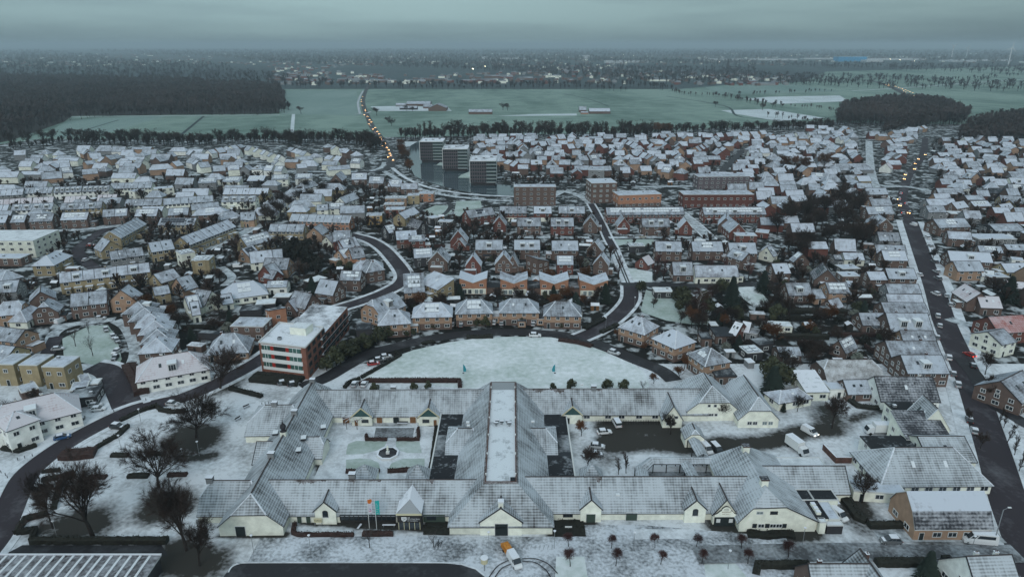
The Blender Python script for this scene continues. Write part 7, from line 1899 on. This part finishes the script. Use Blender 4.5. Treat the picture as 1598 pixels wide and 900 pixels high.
# wind turbines
for i, (px, py, top) in enumerate(((1484, 94, 66), (1508, 89, 68), (1573, 103, 68))):
    x, y = at(px, py, -.5); hub = CAMH + (0) ; d_ = hypot(x, y)
    zt = CAMH - d_ * math.tan(PITCH + math.atan((top - 450 + 6) / FPX)); hub = max(70, min(125, zt)); s = 1; r = empty('wind_turbine', x, y, -.5); m = MB(); mat('turbine', (.75, .78, .80)); m.tube((0, 0, 0), (0, 0, hub), 3.4, 2.0, 'turbine', 10); m.build('tower', r); m = MB(); m.box(-2.2, 2.2, -4, 7, hub - 2, hub + 2.4, 'turbine'); m.build('nacelle', r)
    for k in range(3):
        a = radians((35, 150, 270)[k] + i * 25); m = MB(); L_ = 36; c_, s_ = cos(a), sin(a); P = [(0, 1.2), (L_ * .25, 2.4), (L_, .3), (L_, -.3), (L_ * .2, -1.6), (0, -1.2)]
        for yy in (-4.6, -4.1): Q = [(p * c_ - q_ * s_, yy, hub + p * s_ + q_ * c_) for p, q_ in P]; m.face(Q if yy < -4.3 else Q[::-1], 'turbine')
        m.build('blade', r)
    tag(r, ['white wind turbine on the right horizon, leftmost of three', 'faint white wind turbine, middle and farthest of three', 'tall white wind turbine near the right edge, nearest of three'][i], 'wind turbine')
# lattice of distant lamps
for i, (px, py) in enumerate(((757, 104), (738, 108), (973, 86), (988, 87), (1098, 97), (1103, 97), (1122, 97), (1236, 88), (1389, 93), (1404, 94), (855, 78), (1427, 96), (844, 81))):
    x, y = at(px, py, 8); o = empty('lit_lamp', x, y, 0); m = MB(); m.tube((0, 0, 0), (0, 0, 9), .3, .2, 'metal_grey', 4); m.build('pole', o); m = MB(); m.box(-1.1, 1.1, -.8, .8, 8.2, 9.6, 'lamp_far'); m.build('lamp_head', o); tag(o, 'tiny bright lamp glimmering in the distant town', 'lamp', 'bright lamps of the distant town')
# ------------------------------------------------------------------ smaller fill between the streets: sheds, shrubs, trees, more far houses
rf_ = random.Random(99)
def rnd_px(poly):
    xs = [p[0] for p in poly]; ys = [p[1] for p in poly]
    while True:
        x, y = rf_.uniform(min(xs), max(xs)), rf_.uniform(min(ys), max(ys))
        if inpoly(x, y, poly): return x, y
def PP(s): v = [float(q) for q in s.replace(',', ' ').split()]; return [(v[i], v[i + 1]) for i in range(0, len(v), 2)]
# far quarters, house by house along their rows
FARH = []
def row(s, gap, L, W, e, r, kinds, walls, place, yawj=.15, roofs='s', feats=('',)):
    P = smooth(pts('P', s, (e + r) / 2), 4); acc = rf_.uniform(0, 4); out = []
    for a, b in zip(P[:-1], P[1:]):
        D_ = hypot(b[0] - a[0], b[1] - a[1]); ya = atan2(b[1] - a[1], b[0] - a[0])
        while acc < D_:
            t = acc / D_; x, y = a[0] + (b[0] - a[0]) * t, a[1] + (b[1] - a[1]) * t; LL = L * rf_.uniform(.85, 1.15)
            if free(x, y, 4): out.append((x, y, ya + rf_.uniform(-yawj, yawj) + (pi / 2 if rf_.random() < .12 else 0), LL, W, e * rf_.uniform(.9, 1.1), r * rf_.uniform(.95, 1.05), rf_.choice(kinds), rf_.choice(walls), rf_.choice(roofs), rf_.choice(feats)))
            acc += LL + gap * rf_.uniform(.6, 1.6)
        acc -= D_
    for k, q in enumerate(out): FARH.append((q, place, k, len(out)))
F3 = ('', 'S1', '', 'd1', 'c1')
for k, (s, pl) in enumerate((('0,262 40,258 80,255', 'at the far left edge below the wood'), ('30,238 70,236 95,238', 'in the far left loop of houses'), ('50,256 90,258 140,253', 'in the second far left row'), ('95,265 130,262 170,262', 'in the third far left row'),
        ('130,233 150,243 165,250', 'on the slanting row at the far left'), ('168,246 195,240 225,240', 'on the far left inner street'), ('190,254 220,252 260,245', 'on the far left lower inner street'), ('265,240 290,236 315,240', 'behind the far left belt'), ('270,255 300,250 320,258', 'in the far left middle cluster'),
        ('325,236 350,232 380,226', 'below the field edge belt'), ('390,230 410,236 440,246', 'on the curved far row near the belt'), ('335,246 360,246 380,250', 'in the far cluster left of the curved row'), ('400,256 430,252 450,262', 'in the far cluster below the curved row'), ('455,232 475,238 500,244', 'on the last row left of the far road'), ('510,226 530,232 560,240', 'beside the far road belt'), ('515,245 540,248 565,250', 'in the pale cluster beside the far road'),
        ('470,258 500,256 540,258', 'above the long terraces'), ('200,268 250,265 320,262', 'behind the long pale terraces'), ('340,262 390,260 440,262', 'behind the pale solar blocks'))):
    row(s, 1.5, 8.5, 9, 5.2, 8.6, 'gggh', 'GCTBW', pl, feats=F3)
for s, pl in (('748,226 775,223 800,222', 'on the first row right of the tower blocks'), ('752,212 770,211 800,212', 'on the rearmost row right of the tower blocks'), ('800,216 812,222 818,230', 'on the slanting row near the tower blocks'), ('815,240 850,238 885,240', 'behind the low shop roofs'), ('842,224 860,222 880,222', 'in the middle of the far centre'),
        ('860,214 880,212 905,212', 'on the rearmost centre row'), ('880,222 910,220 940,222', 'on the second centre row'), ('885,228 915,226 945,228', 'on the third centre row'), ('835,253 880,252 915,254', 'on the row above the low shop'), ('905,246 935,244 970,246', 'on the fourth centre row'), ('965,253 1000,252 1035,253', 'in the paired row left'), ('960,245 1000,243 1070,246', 'in the paired row right'), ('1025,255 1060,254 1085,256', 'in the lower paired row'),
        ('960,218 985,222 1000,232', 'on the slanting centre row'), ('995,238 1010,242 1030,250', 'on the short slanting street'), ('1000,222 1020,220 1045,222', 'near the brown tree clump'), ('1030,212 1055,210 1085,210', 'on the rearmost right centre row'), ('1040,226 1070,226 1095,228', 'on the middle right centre row'), ('1085,232 1110,220 1118,212', 'on the slanting right centre row'), ('1105,226 1130,224 1150,226', 'behind the flat blocks'), ('1120,210 1160,208 1190,206', 'on the far right centre edge'), ('1155,232 1180,230 1200,232', 'before the rust trees'), ('1175,216 1200,214 1240,212', 'left of the rust trees'), ('760,240 790,250 815,258', 'on the slanting row behind the tower blocks'), ('745,235 770,240 800,248', 'on the second tower-side row'), ('1040,264 1060,266 1075,268', 'behind the purple brick flats')):
    row(s, 3, 9, 9, 5.4, 9, 'ggggh', 'RBRTG', pl, feats=F3)
for s, pl in (('1150,238 1185,237', 'left of the rust trees by the gardens'), ('1170,236 1195,234 1210,235', 'below the rust trees'), ('1230,210 1260,208 1285,208', 'below the white field'), ('1262,197 1285,198 1300,199', 'in front of the white field corner'), ('1290,212 1320,216 1330,222', 'near the snowy lane top'), ('1280,240 1310,242 1318,246', 'left of the snowy lane'), ('1285,250 1320,252 1330,256', 'beside the snowy lane'), ('1320,232 1335,240 1345,252', 'on the left kerb of the snowy lane'), ('1200,256 1230,260 1250,262', 'among the upper gardens'), ('1270,272 1300,274 1315,275', 'left above the roundabout'),
        ('1370,238 1378,248 1384,258', 'on the right kerb of the snowy lane'), ('1384,222 1400,218 1430,212', 'in the pink-roofed cluster'), ('1395,206 1420,202 1440,198', 'in the upper pink-roofed cluster'), ('1390,256 1400,262 1404,266', 'between the two far lanes'), ('1395,240 1410,246 1415,258', 'inside the fork of the lanes'), ('1452,224 1480,226 1500,228', 'right of the far street, first row'), ('1460,236 1490,238 1500,240', 'right of the far street, second row'), ('1455,246 1480,248 1490,252', 'right of the far street, third row'), ('1460,258 1485,262 1500,264', 'right of the far street, fourth row'), ('1485,272 1510,272 1530,276', 'right of the far street, fifth row'), ('1500,214 1530,222 1545,226', 'by the far right meadow'), ('1505,250 1540,252 1560,256', 'in the far right gardens'), ('1545,244 1570,246 1590,246', 'at the far right edge'), ('1460,285 1490,288 1520,292', 'above the right street houses'), ('1540,288 1570,290 1598,292', 'at the right edge in the gardens'),
        ('1470,330 1500,332 1540,334', 'right of the main street, inner row'), ('1500,350 1540,352 1580,356', 'on the inner right street'), ('1540,390 1570,392 1598,395', 'at the right edge of the inner street'), ('1500,430 1540,432 1580,436', 'behind the pink roofs'), ('1345,262 1352,270 1356,280', 'near the roundabout left side'), ('1395,278 1405,282 1415,286', 'at the roundabout island')):
    row(s, 4, 11, 9, 4.2, 7.8, 'gggh', 'RBBTGW', pl, .25, 'sssp' if 'pink' in pl or 'right' in pl else 's', F3)
for s, pl in (('40,440 60,450 70,465', 'at the left edge behind the hip-roofed pairs'), ('5,425 30,432 45,440', 'at the left edge near the sports hall'), ('250,430 300,415 330,408', 'between the yellow terrace and the corner street'), ('250,455 300,450 320,452', 'behind the brown brick pair'), ('560,330 580,322 600,318', 'near the ring pond lane'), ('500,345 530,350 550,352', 'near the orange cube house'), ('510,400 530,408 545,418', 'in the gardens left of the curved street'), ('1150,395 1170,400 1190,405', 'right of the dark brick rows'), ('1370,395 1390,400 1395,410', 'behind the main street houses')):
    row(s, 5, 10, 9, 4.6, 8, 'ggh', 'TYGB', pl, .3, 's', F3)
AUTO = (('100,232 440,232 560,250 590,262 330,268 20,285 0,262', 150, 'gggh', 'GCTBW'), ('735,212 1180,208 1200,330 1130,295 1080,262 900,270 800,262', 190, 'ggg', 'RBRT'), ('1180,212 1330,200 1350,300 1300,330 1190,320', 130, 'ggh', 'BRGT'), ('1450,215 1598,215 1640,345 1470,330', 110, 'ggg', 'RBTG'), ('0,285 420,275 560,290 560,330 0,345', 40, 'ggh', 'YCGB'), ('1360,210 1440,206 1440,240 1400,300 1370,290', 40, 'gg', 'BTR'), ('1180,330 1230,340 1400,420 1380,500 1200,470', 16, 'gg', 'BRT'), ('1500,345 1640,340 1640,470 1540,470', 30, 'gg', 'BTG'))
for sp_, n_, kk_, ww_ in AUTO:
    poly = PP(sp_)
    for _ in range(n_ * 5):
        px, py = rnd_px(poly); x, y = at(px, py, 5)
        if n_ > 0 and free(x, y, 6.5) and not any(abs(x - q[0][0]) < (13 if px > 600 else 17) and abs(y - q[0][1]) < 12 for q in FARH):
            FARH.append(((x, y, rf_.choice((0, 0, 0, pi / 2, .12, -.12)) if px > 600 else rf_.choice((0, 0, .1, -.1, .5)), rf_.uniform(8, 14) if px > 600 else rf_.uniform(11, 20), rf_.uniform(8, 9.5), rf_.uniform(3.4, 5.6), rf_.uniform(7, 9), rf_.choice(kk_), rf_.choice(ww_), 's', rf_.choice(F3)), 'in the far gardens', 99, 1)); n_ -= 1
FARH.sort(key=lambda q: hypot(q[0][0], q[0][1]))
NH = 0; seen = {}
stuffH = MB()
LIM = 300 - len([1 for _, _, o in BLD if o.get('category') == 'house'])
for (x, y, ya, L, W, e, r, kind, wall, roof, ft), place, k, n in FARH:
    if not free(x, y, 3): continue
    if NH < max(LIM, 0) and k != 99:
        o = building(KNAME[kind], x, y, ya, L, W, e, r, kind, wall, roof, ft, rng=rf_, small=hypot(x, y) > 520); NH += 1
        lab = describe(wall, roof, kind, parse_feats(ft), 1); w_ = (lab + (', ' + ORD[min(k, len(ORD) - 1)] if n > 1 else '') + ' ' + place); seen[w_] = seen.get(w_, 0) + 1
        if len(w_.split()) > 16 and ' with ' in w_: w_ = lab.split(' with ')[0] + w_[len(lab):]
        tag(o, w_, 'house', 'houses ' + place)
    else:
        c_, s_ = cos(ya), sin(ya)
        for B_ in (wall_mesh(L, W, e, r, kind, 'wall_' + wall), roof_mesh(L, W, e, r, kind, .25, rf_.choice(('roof_snow', 'roof_worn')), 'fascia_dark')):
            b0 = len(stuffH.v); stuffH.v += [(x + a * c_ - b * s_, y + a * s_ + b * c_, z) for a, b, z in B_.v]
            for f, mi_ in zip(B_.f, B_.m): stuffH.f.append(tuple(b0 + q for q in f)); stuffH.m.append(stuffH.mi(B_.mats[mi_]))
            stuffH.uv += B_.uv
        mark_rect(x, y, ya, L, W)
if stuffH.f: tag(stuffH.build('distant_houses'), 'small snowy houses of the farthest streets, past the ones told apart', 'houses', kind='stuff')
print('houses individually', NH, 'of', len(FARH), 'limit', LIM)
# garden sheds
shed_lib = []
for i, (L, W, h, wm, tp) in enumerate(((3, 2.4, 2.2, 'wood_dark', 'snow'), (4, 2.6, 2.3, 'wood_dark', 'roof_white'), (3.4, 3, 2.3, 'wood_brown', 'snow'), (5.5, 3, 2.5, 'wall_B', 'roof_flat'), (6, 3.4, 2.6, 'wall_D', 'roof_white'), (3.2, 2.2, 2.2, 'wall_G', 'snow'))):
    m = MB(); m.box(-L / 2, L / 2, -W / 2, W / 2, 0, h, wm, bot=False); m.box(-.45, .45, -W / 2 - .03, -W / 2, 0, 1.95, 'door_dark'); wl = m.mesh('wall')
    m = MB()
    if i % 2: m.box(-L / 2 - .2, L / 2 + .2, -W / 2 - .2, W / 2 + .2, h + .003, h + .2, 'fascia_white', top=tp)
    else:
        for s in (-1, 1): P = [(-L / 2 - .15, s * (W / 2 + .2), h - .05), (L / 2 + .15, s * (W / 2 + .2), h - .05), (L / 2 + .15, 0, h + .8), (-L / 2 - .15, 0, h + .8)]; m.face(P if s < 0 else P[::-1], tp)
        for s in (-1, 1): m.face([(s * L / 2, -W / 2, h), (s * L / 2, W / 2, h), (s * L / 2, 0, h + .75)][::s], wm)
    shed_lib.append((wl, m.mesh('roof')))
GARD = [('0,440 60,440 70,480 0,500', 10, 'at the left edge'), ('80,380 130,372 160,400 90,470', 16, 'behind the yellow hip house'), ('140,470 200,440 330,430 340,500 250,520', 26, 'right of the brown brick pair'), ('225,500 330,470 420,540 330,590', 30, 'right of the stepped row'), ('150,440 330,400 420,420 300,460', 24, 'between the yellow terraces'), ('190,350 330,330 430,400 260,420', 26, 'behind the grey diagonal terrace'),
        ('400,360 540,360 560,480 430,490', 44, 'in the middle gardens'), ('500,290 600,300 640,380 560,372', 26, 'near the curved street top'), ('640,340 780,340 790,400 640,380', 30, 'behind the red gables'), ('600,440 1000,440 980,490 620,490', 46, 'between the V-roofed and half-moon houses'), ('620,400 960,395 980,428 640,425', 16, 'beside the gable row'), ('760,345 1150,345 1180,400 760,400', 22, 'by the dark brick rows'),
        ('1050,480 1180,470 1240,590 1120,560', 26, 'behind the diagonal brick houses'), ('1180,440 1330,440 1400,560 1250,580', 46, 'in the long gardens'), ('1200,400 1380,400 1380,480 1210,470', 36, 'in the upper long gardens'), ('1290,320 1400,310 1400,400 1350,400', 18, 'left of the upper main street'), ('1480,300 1598,300 1598,480 1520,470', 46, 'in the right-hand gardens'), ('1180,240 1340,240 1380,320 1180,330', 50, 'in the upper right gardens'),
        ('0,280 480,280 480,350 0,360', 60, 'between the long left terraces'), ('640,220 1200,220 1200,290 800,290', 70, 'in the far centre'), ('1450,220 1598,220 1598,300 1470,300', 30, 'in the far right gardens'), ('0,640 60,600 100,600 20,660', 5, 'by the left villa'), ('1180,240 1200,330 1150,330', 6, 'right of the purple flats')]
cand = []
for s, n, pl in GARD:
    poly = PP(s)
    for _ in range(n):
        px, py = rnd_px(poly); x, y = at(px, py)
        if free(x, y, 2.0): cand.append((x, y, pl, py)); mark(x, y, 2.2)
cand.sort(key=lambda q: hypot(q[0], q[1]))
for i, (x, y, pl, py) in enumerate(cand[:295]):
    wl, rm_ = rf_.choice(shed_lib); r = empty('garden_shed', x, y, 0, rf_.choice((0, pi / 2)) + rf_.uniform(-.2, .2)); link('wall', wl, r); link('roof', rm_, r); tag(r, 'small snow-topped garden shed ' + pl, 'shed', 'garden sheds ' + pl)
print('sheds', min(295, len(cand)))
# garden hedges and fences in rows: short straight runs
hl = []
for i in range(5):
    L = (6, 9, 12, 7, 10)[i]; m = MB(); n = L; r_ = random.Random(i); rows = []
    for k in range(n + 1):
        x = -L / 2 + L * k / n; j = lambda: r_.uniform(-.12, .12); w_ = .45; rows.append([(x, w_ + j(), 0), (x, w_ + j(), 1.5 + j()), (x, j(), 1.75 + j()), (x, -w_ + j(), 1.5 + j()), (x, -w_ + j(), 0)])
    loft(m, rows, 'hedge' if i % 3 else 'hedge_red'); m.face(rows[0], 'hedge'); m.face(rows[-1][::-1], 'hedge')
    for k in range(L * 6): x = r_.uniform(-L / 2, L / 2); s_ = r_.uniform(.1, .22); yy = r_.uniform(-.4, .4); m.face([(x - s_, yy, 1.5), (x + s_, yy, 1.55), (x, yy + .1, 1.9)], 'hedge' if i % 3 else 'hedge_red')
    hl.append((m.mesh('hedge'), L))
hc = []
for s, n, pl in GARD:
    poly = PP(s)
    for _ in range(int(n * 1.6)):
        px, py = rnd_px(poly); x, y = at(px, py)
        if free(x, y, 2.5): hc.append((x, y, pl, py)); mark(x, y, 2)
hc.sort(key=lambda q: hypot(q[0], q[1]))
for x, y, pl, py in hc[:240]:
    me, L = rf_.choice(hl); o = bpy.data.objects.new('hedge', me); COL.objects.link(o); o.location = (x, y, 0); o.rotation_euler = (0, 0, rf_.choice((0, 0, pi / 2)) + rf_.uniform(-.15, .15)); tag(o, 'dark clipped garden hedge ' + pl, 'hedge', 'garden hedges ' + pl)
print('hedges', min(240, len(hc)))
# garden shrubs and small trees
tc = []
for s, n, pl in GARD:
    poly = PP(s)
    for _ in range(int(n * 16)):
        px, py = rnd_px(poly); x, y = at(px, py)
        if free(x, y, .9): tc.append((x, y, pl)); mark(x, y, .6)
tc.sort(key=lambda q: hypot(q[0], q[1])); print('trees so far', TCOUNT[0], 'garden', len(tc))
nt_, ns_ = 0, 0
pool = []
for x, y, pl in tc:
    k = rf_.choice(('round', 'shrub', 'dark', 'shrub', 'round', 'shrub', 'dark', 'round', 'shrub', 'frost', 'bush', 'round', 'shrub', 'rusty', 'conifer'))
    d = hypot(x, y)
    if k in ('round', 'rusty', 'conifer'):
        if nt_ < 75: tree(k, x, y, rf_.uniform(4.5, 9.5), 'small garden tree ' + pl, 'tree', 'garden trees ' + pl, w=1.1); nt_ += 1
        else: pool.append((x, y, rf_.uniform(4, 9)))
    else:
        if ns_ < 250: tree(k, x, y, rf_.uniform(2.2, 5), 'dark bushy garden shrub ' + pl if k != 'frost' else 'frosted grey garden shrub ' + pl, 'shrub', 'garden shrubs ' + pl, w=1.3); ns_ += 1; TCOUNT[0] -= 1
        else: pool.append((x, y, rf_.uniform(2.5, 6)))
print('garden trees', nt_, 'shrubs', ns_, 'rest', len(pool))
# ------------------------------------------------------------------ woods too many to count (one object each)
def lowtree(rng, n):
    V = []
    for k in range(n):
        a = rng.uniform(0, 2 * pi); ph = rng.uniform(-.35, 1.45); R_ = .30; c = np.array((0, 0, .62)); d = np.array((cos(a) * cos(ph) * .36, sin(a) * cos(ph) * .36, sin(ph) * .42)); p = c + d * rng.uniform(.55, 1.05); b = c * .72 + np.array((0, 0, rng.uniform(-.15, .2))); s = np.cross(d, (0, 0, 1.)) ; s = s / (np.linalg.norm(s) + 1e-6) * rng.uniform(.018, .04)
        V.append((p, b - s, b + s)) if k % 2 else V.append((b, p - s * 1.6, p + s * 1.6))
    for k in range(3): a = k * 2.1; s = np.array((cos(a), sin(a), 0)) * .025; V.append((np.array((0, 0, .7)), -s, s))
    return np.array(V)          # (n,3,3)
def wood(name, P, m, label, n=40, cat='woodland', wd=1.0):
    rng = random.Random(len(P)); lib = [lowtree(rng, n) for _ in range(6)]; A_ = []
    for x, y, h in P:
        t = lib[rng.randrange(6)]; a = rng.uniform(0, 6.28); c, s = cos(a), sin(a); w_ = h * wd * rng.uniform(.9, 1.3); X = t[..., 0] * c - t[..., 1] * s; Y = t[..., 0] * s + t[..., 1] * c
        A_.append(np.stack([X * w_ + x, Y * w_ + y, t[..., 2] * h - .4], -1))
    V = np.concatenate(A_).reshape(-1, 3); nf = len(V) // 3; me = bpy.data.meshes.new(name); me.vertices.add(len(V)); me.vertices.foreach_set('co', V.reshape(-1)); me.loops.add(len(V)); me.loops.foreach_set('vertex_index', np.arange(len(V), dtype=np.int32)); me.polygons.add(nf); me.polygons.foreach_set('loop_start', np.arange(0, len(V), 3, dtype=np.int32)); me.polygons.foreach_set('loop_total', np.full(nf, 3, dtype=np.int32))
    me.materials.append(MATS[m]); me.update(); me.validate(); o = bpy.data.objects.new(name, me); COL.objects.link(o); tag(o, label, cat, kind='stuff'); print(name, nf); return o
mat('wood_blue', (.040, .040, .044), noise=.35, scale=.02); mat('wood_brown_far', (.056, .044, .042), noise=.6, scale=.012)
def scatter(spoly, step, h0, h1, z=0, mx=9000):
    poly = pts('P', spoly, z); xs = [p[0] for p in poly]; ys = [p[1] for p in poly]; out = []; y = min(ys)
    while y < max(ys):
        st = step * (1 if y < 1500 else 1 + (y - 1500) / 1500); x = min(xs)
        while x < max(xs):
            a, b = x + rf_.uniform(-st, st) * .45, y + rf_.uniform(-st, st) * .45
            if inpoly(a, b, poly): out.append((a, b, rf_.uniform(h0, h1)))
            x += st
        y += st
    return out[:mx]
wood('shrubs', pool, 'twig', 'bushy undergrowth filling the farther gardens', 44, 'shrubs', 1.3)
wood('woodland', scatter('-120,262 -60,232 40,214 105,186 112,180 300,178 430,176 436,140 300,128 0,120 -200,120', 12, 10, 20), 'wood_brown_far', 'dense bare winter wood covering the upper left', 44, wd=1.15)
sheet('ground', PX('-160,255 20,218 100,190 112,181 436,176.5 434,138 300,126 0,118 -200,118'), -.34, 'ground_wood')
wood('woodland', scatter('1305,196 1308,175 1330,166 1400,158 1470,162 1512,182 1500,196 1400,198', 8, 9, 19), 'wood_brown_far', 'bare brown grove at the upper right beside the highway', 60, wd=1.1)
wood('woodland', scatter('1490,226 1500,206 1530,190 1598,180 1700,178 1720,225 1560,222', 9, 8, 18), 'wood_brown_far', 'dark mixed grove at the right edge above the last roofs', 60, wd=1.1)
wood('woodland', scatter('1375,212 1400,206 1440,203 1452,196 1380,196', 10, 10, 14), 'wood_brown_far', 'thin trees behind the pink-roofed cluster', 60)
# belts in the fields
def belt(s, step, h, w_=10):
    P = smooth(PX(s)); out = []; acc = 0
    for a, b in zip(P[:-1], P[1:]):
        L = hypot(b[0] - a[0], b[1] - a[1])
        while acc < L: t = acc / L; out.append((a[0] + (b[0] - a[0]) * t + rf_.uniform(-w_, w_), a[1] + (b[1] - a[1]) * t + rf_.uniform(-w_, w_), h * rf_.uniform(.7, 1.2))); acc += step
        acc -= L
    return out
wood('woodland', belt('105,187 180,180 300,178.5 430,177 437,160 435,142', 7, 13, 10), 'wood_brown_far', 'ragged bare margin of the big upper left wood', 60, wd=1.2)
wood('woodland', belt('436,138 600,136 800,135.5 980,136 1050,141', 7, 17, 25) + belt('630,140 760,139.5 880,139 980,143', 14, 16, 4), 'wood_blue', 'long dark belt of trees behind the green fields', 40)
wood('woodland', belt('1110,150 1150,156 1195,165 1222,166', 9, 10, 8) + belt('1050,142 1080,150 1140,150 1300,143', 14, 9, 10) + belt('1235,167 1290,172 1310,178', 8, 7, 8) + belt('1200,183 1260,190 1310,196', 8, 9, 10), 'wood_brown_far', 'scattered hedgerow trees between the upper right fields', 40)
wood('woodland', belt('1440,128 1500,126 1560,120 1598,118', 22, 12, 30) + belt('1300,128 1360,130 1400,133', 20, 10, 20), 'wood_blue', 'sparse tree rows across the flat land at the upper right', 40)
wood('undergrowth', belt('20,232 60,230 100,224 140,226', 4, 9, 6) + belt('135,226 200,225 280,227 360,224 440,222 470,228', 2.6, 11, 6) + belt('455,222 500,222 560,226 590,236', 2.6, 11, 8), 'twig', 'brushwood under the tree belts along the left field edge', 60, 'brushwood')
wood('undergrowth', belt('634,218 700,216 800,213.5 930,214.5 1010,214', 2.2, 12, 6) + belt('1000,211 1070,207 1150,205 1220,203 1300,200', 2.6, 10, 7), 'twig', 'brushwood under the tall belt behind the far houses', 60, 'brushwood')
# distant woods and towns towards the horizon
far_pts = []
for _ in range(15000):
    d = 1900 * (15000 / 1900) ** (rf_.random() ** .85); a = rf_.uniform(-.72, .72); x, y = d * sin(a), d * cos(a); px_ = 799 + FPX * x / (y * CP + CAMH * SP)
    n_ = sin(x * .0013 + 2) * cos(y * .0011) + sin(x * .0031 + y * .0023)
    if px_ > 1180 and n_ < .55 and d < 6000: continue
    if n_ < -.75: continue
    if d < 2050 and px_ > 430: continue
    far_pts.append((x, y, rf_.uniform(9, 17) * (1 + d / 9000)))
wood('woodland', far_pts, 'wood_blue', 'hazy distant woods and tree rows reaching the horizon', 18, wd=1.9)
# distant towns
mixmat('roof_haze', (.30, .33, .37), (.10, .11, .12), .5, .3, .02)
mbt = MB(); fr = random.Random(4)
for _ in range(3600):
    d = 2050 * (10500 / 2050) ** fr.random(); a = fr.uniform(-.64, .64); x, y = d * sin(a), d * cos(a); px_ = 799 + FPX * x / (y * CP + CAMH * SP)
    if px_ < 420 and d < 4200: continue
    if px_ > 1230 and d < 5200: continue
    if sin(x * .0045) + sin(y * .003 + 1) < -.3: continue
    L = fr.uniform(9, 22) * (1 + (fr.random() < .08) * 2.5); W_ = fr.uniform(9, 13); h = fr.uniform(4, 7); r_ = h + fr.uniform(0, 4); s_ = fr.random() < .5
    if s_: L, W_ = W_, L
    w_ = fr.choice(('wall_B', 'wall_G', 'wall_R', 'wall_C', 'wall_B')); x0, x1, y0_, y1_ = x - L / 2, x + L / 2, y - W_ / 2, y + W_ / 2
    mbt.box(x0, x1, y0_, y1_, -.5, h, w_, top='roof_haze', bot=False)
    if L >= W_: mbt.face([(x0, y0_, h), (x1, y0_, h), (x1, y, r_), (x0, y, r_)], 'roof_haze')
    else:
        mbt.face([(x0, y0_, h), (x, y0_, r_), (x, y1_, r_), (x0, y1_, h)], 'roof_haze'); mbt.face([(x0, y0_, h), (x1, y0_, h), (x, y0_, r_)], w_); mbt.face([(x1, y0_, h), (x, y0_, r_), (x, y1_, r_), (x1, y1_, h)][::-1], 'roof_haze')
tag(mbt.build('distant_town'), 'faint snowy roofs of distant towns below the horizon', 'town', kind='stuff')
# ------------------------------------------------------------------ the damp air
hz = MB(); HR = 30500; hz.box(-HR, HR, -HR, HR, -1.8, 158, 'snow'); ho = hz.build('haze'); ho['kind'] = 'stuff'; ho['label'] = 'bluish winter haze over the land'
ho.data.materials.clear(); hm_ = bpy.data.materials.new('haze'); hm_.use_nodes = True; n_ = hm_.node_tree.nodes; n_.clear(); o_ = n_.new('ShaderNodeOutputMaterial'); v_ = n_.new('ShaderNodeVolumePrincipled'); v_.inputs['Color'].default_value = (.68, .84, .93, 1); v_.inputs['Density'].default_value = .00012; v_.inputs['Anisotropy'].default_value = 0
hm_.node_tree.links.new(v_.outputs[0], o_.inputs['Volume']); ho.data.materials.append(hm_)

# ------------------------------------------------------------------ look-alikes that can be counted get their place in the row
def screen_x(o):
    x, y, z = o.location; zc = y * CP - (z - CAMH) * SP; return 799 + FPX * x / zc
byl = {}
for o in COL.objects:
    if o.parent is None and 'label' in o.keys() and o.get('kind') is None: byl.setdefault(o['label'], []).append(o)
for lab, L_ in byl.items():
    if 1 < len(L_) <= 58:
        L_.sort(key=screen_x)
        for i, o in enumerate(L_):
            o['label'] = lab + ', ' + (ORD[i] if i < len(L_) - 1 else 'rightmost')
            if not o.get('group'): o['group'] = lab
for o in COL.objects:
    if o.parent is None and 'label' in o.keys():
        w_ = o['label'].split()
        if len(w_) > 16: o['label'] = o['label'].replace(' brick ', ' ', 1).replace('small ', '', 1); w_ = o['label'].split()
        if len(w_) > 16: print('LONG', len(w_), o['label'])
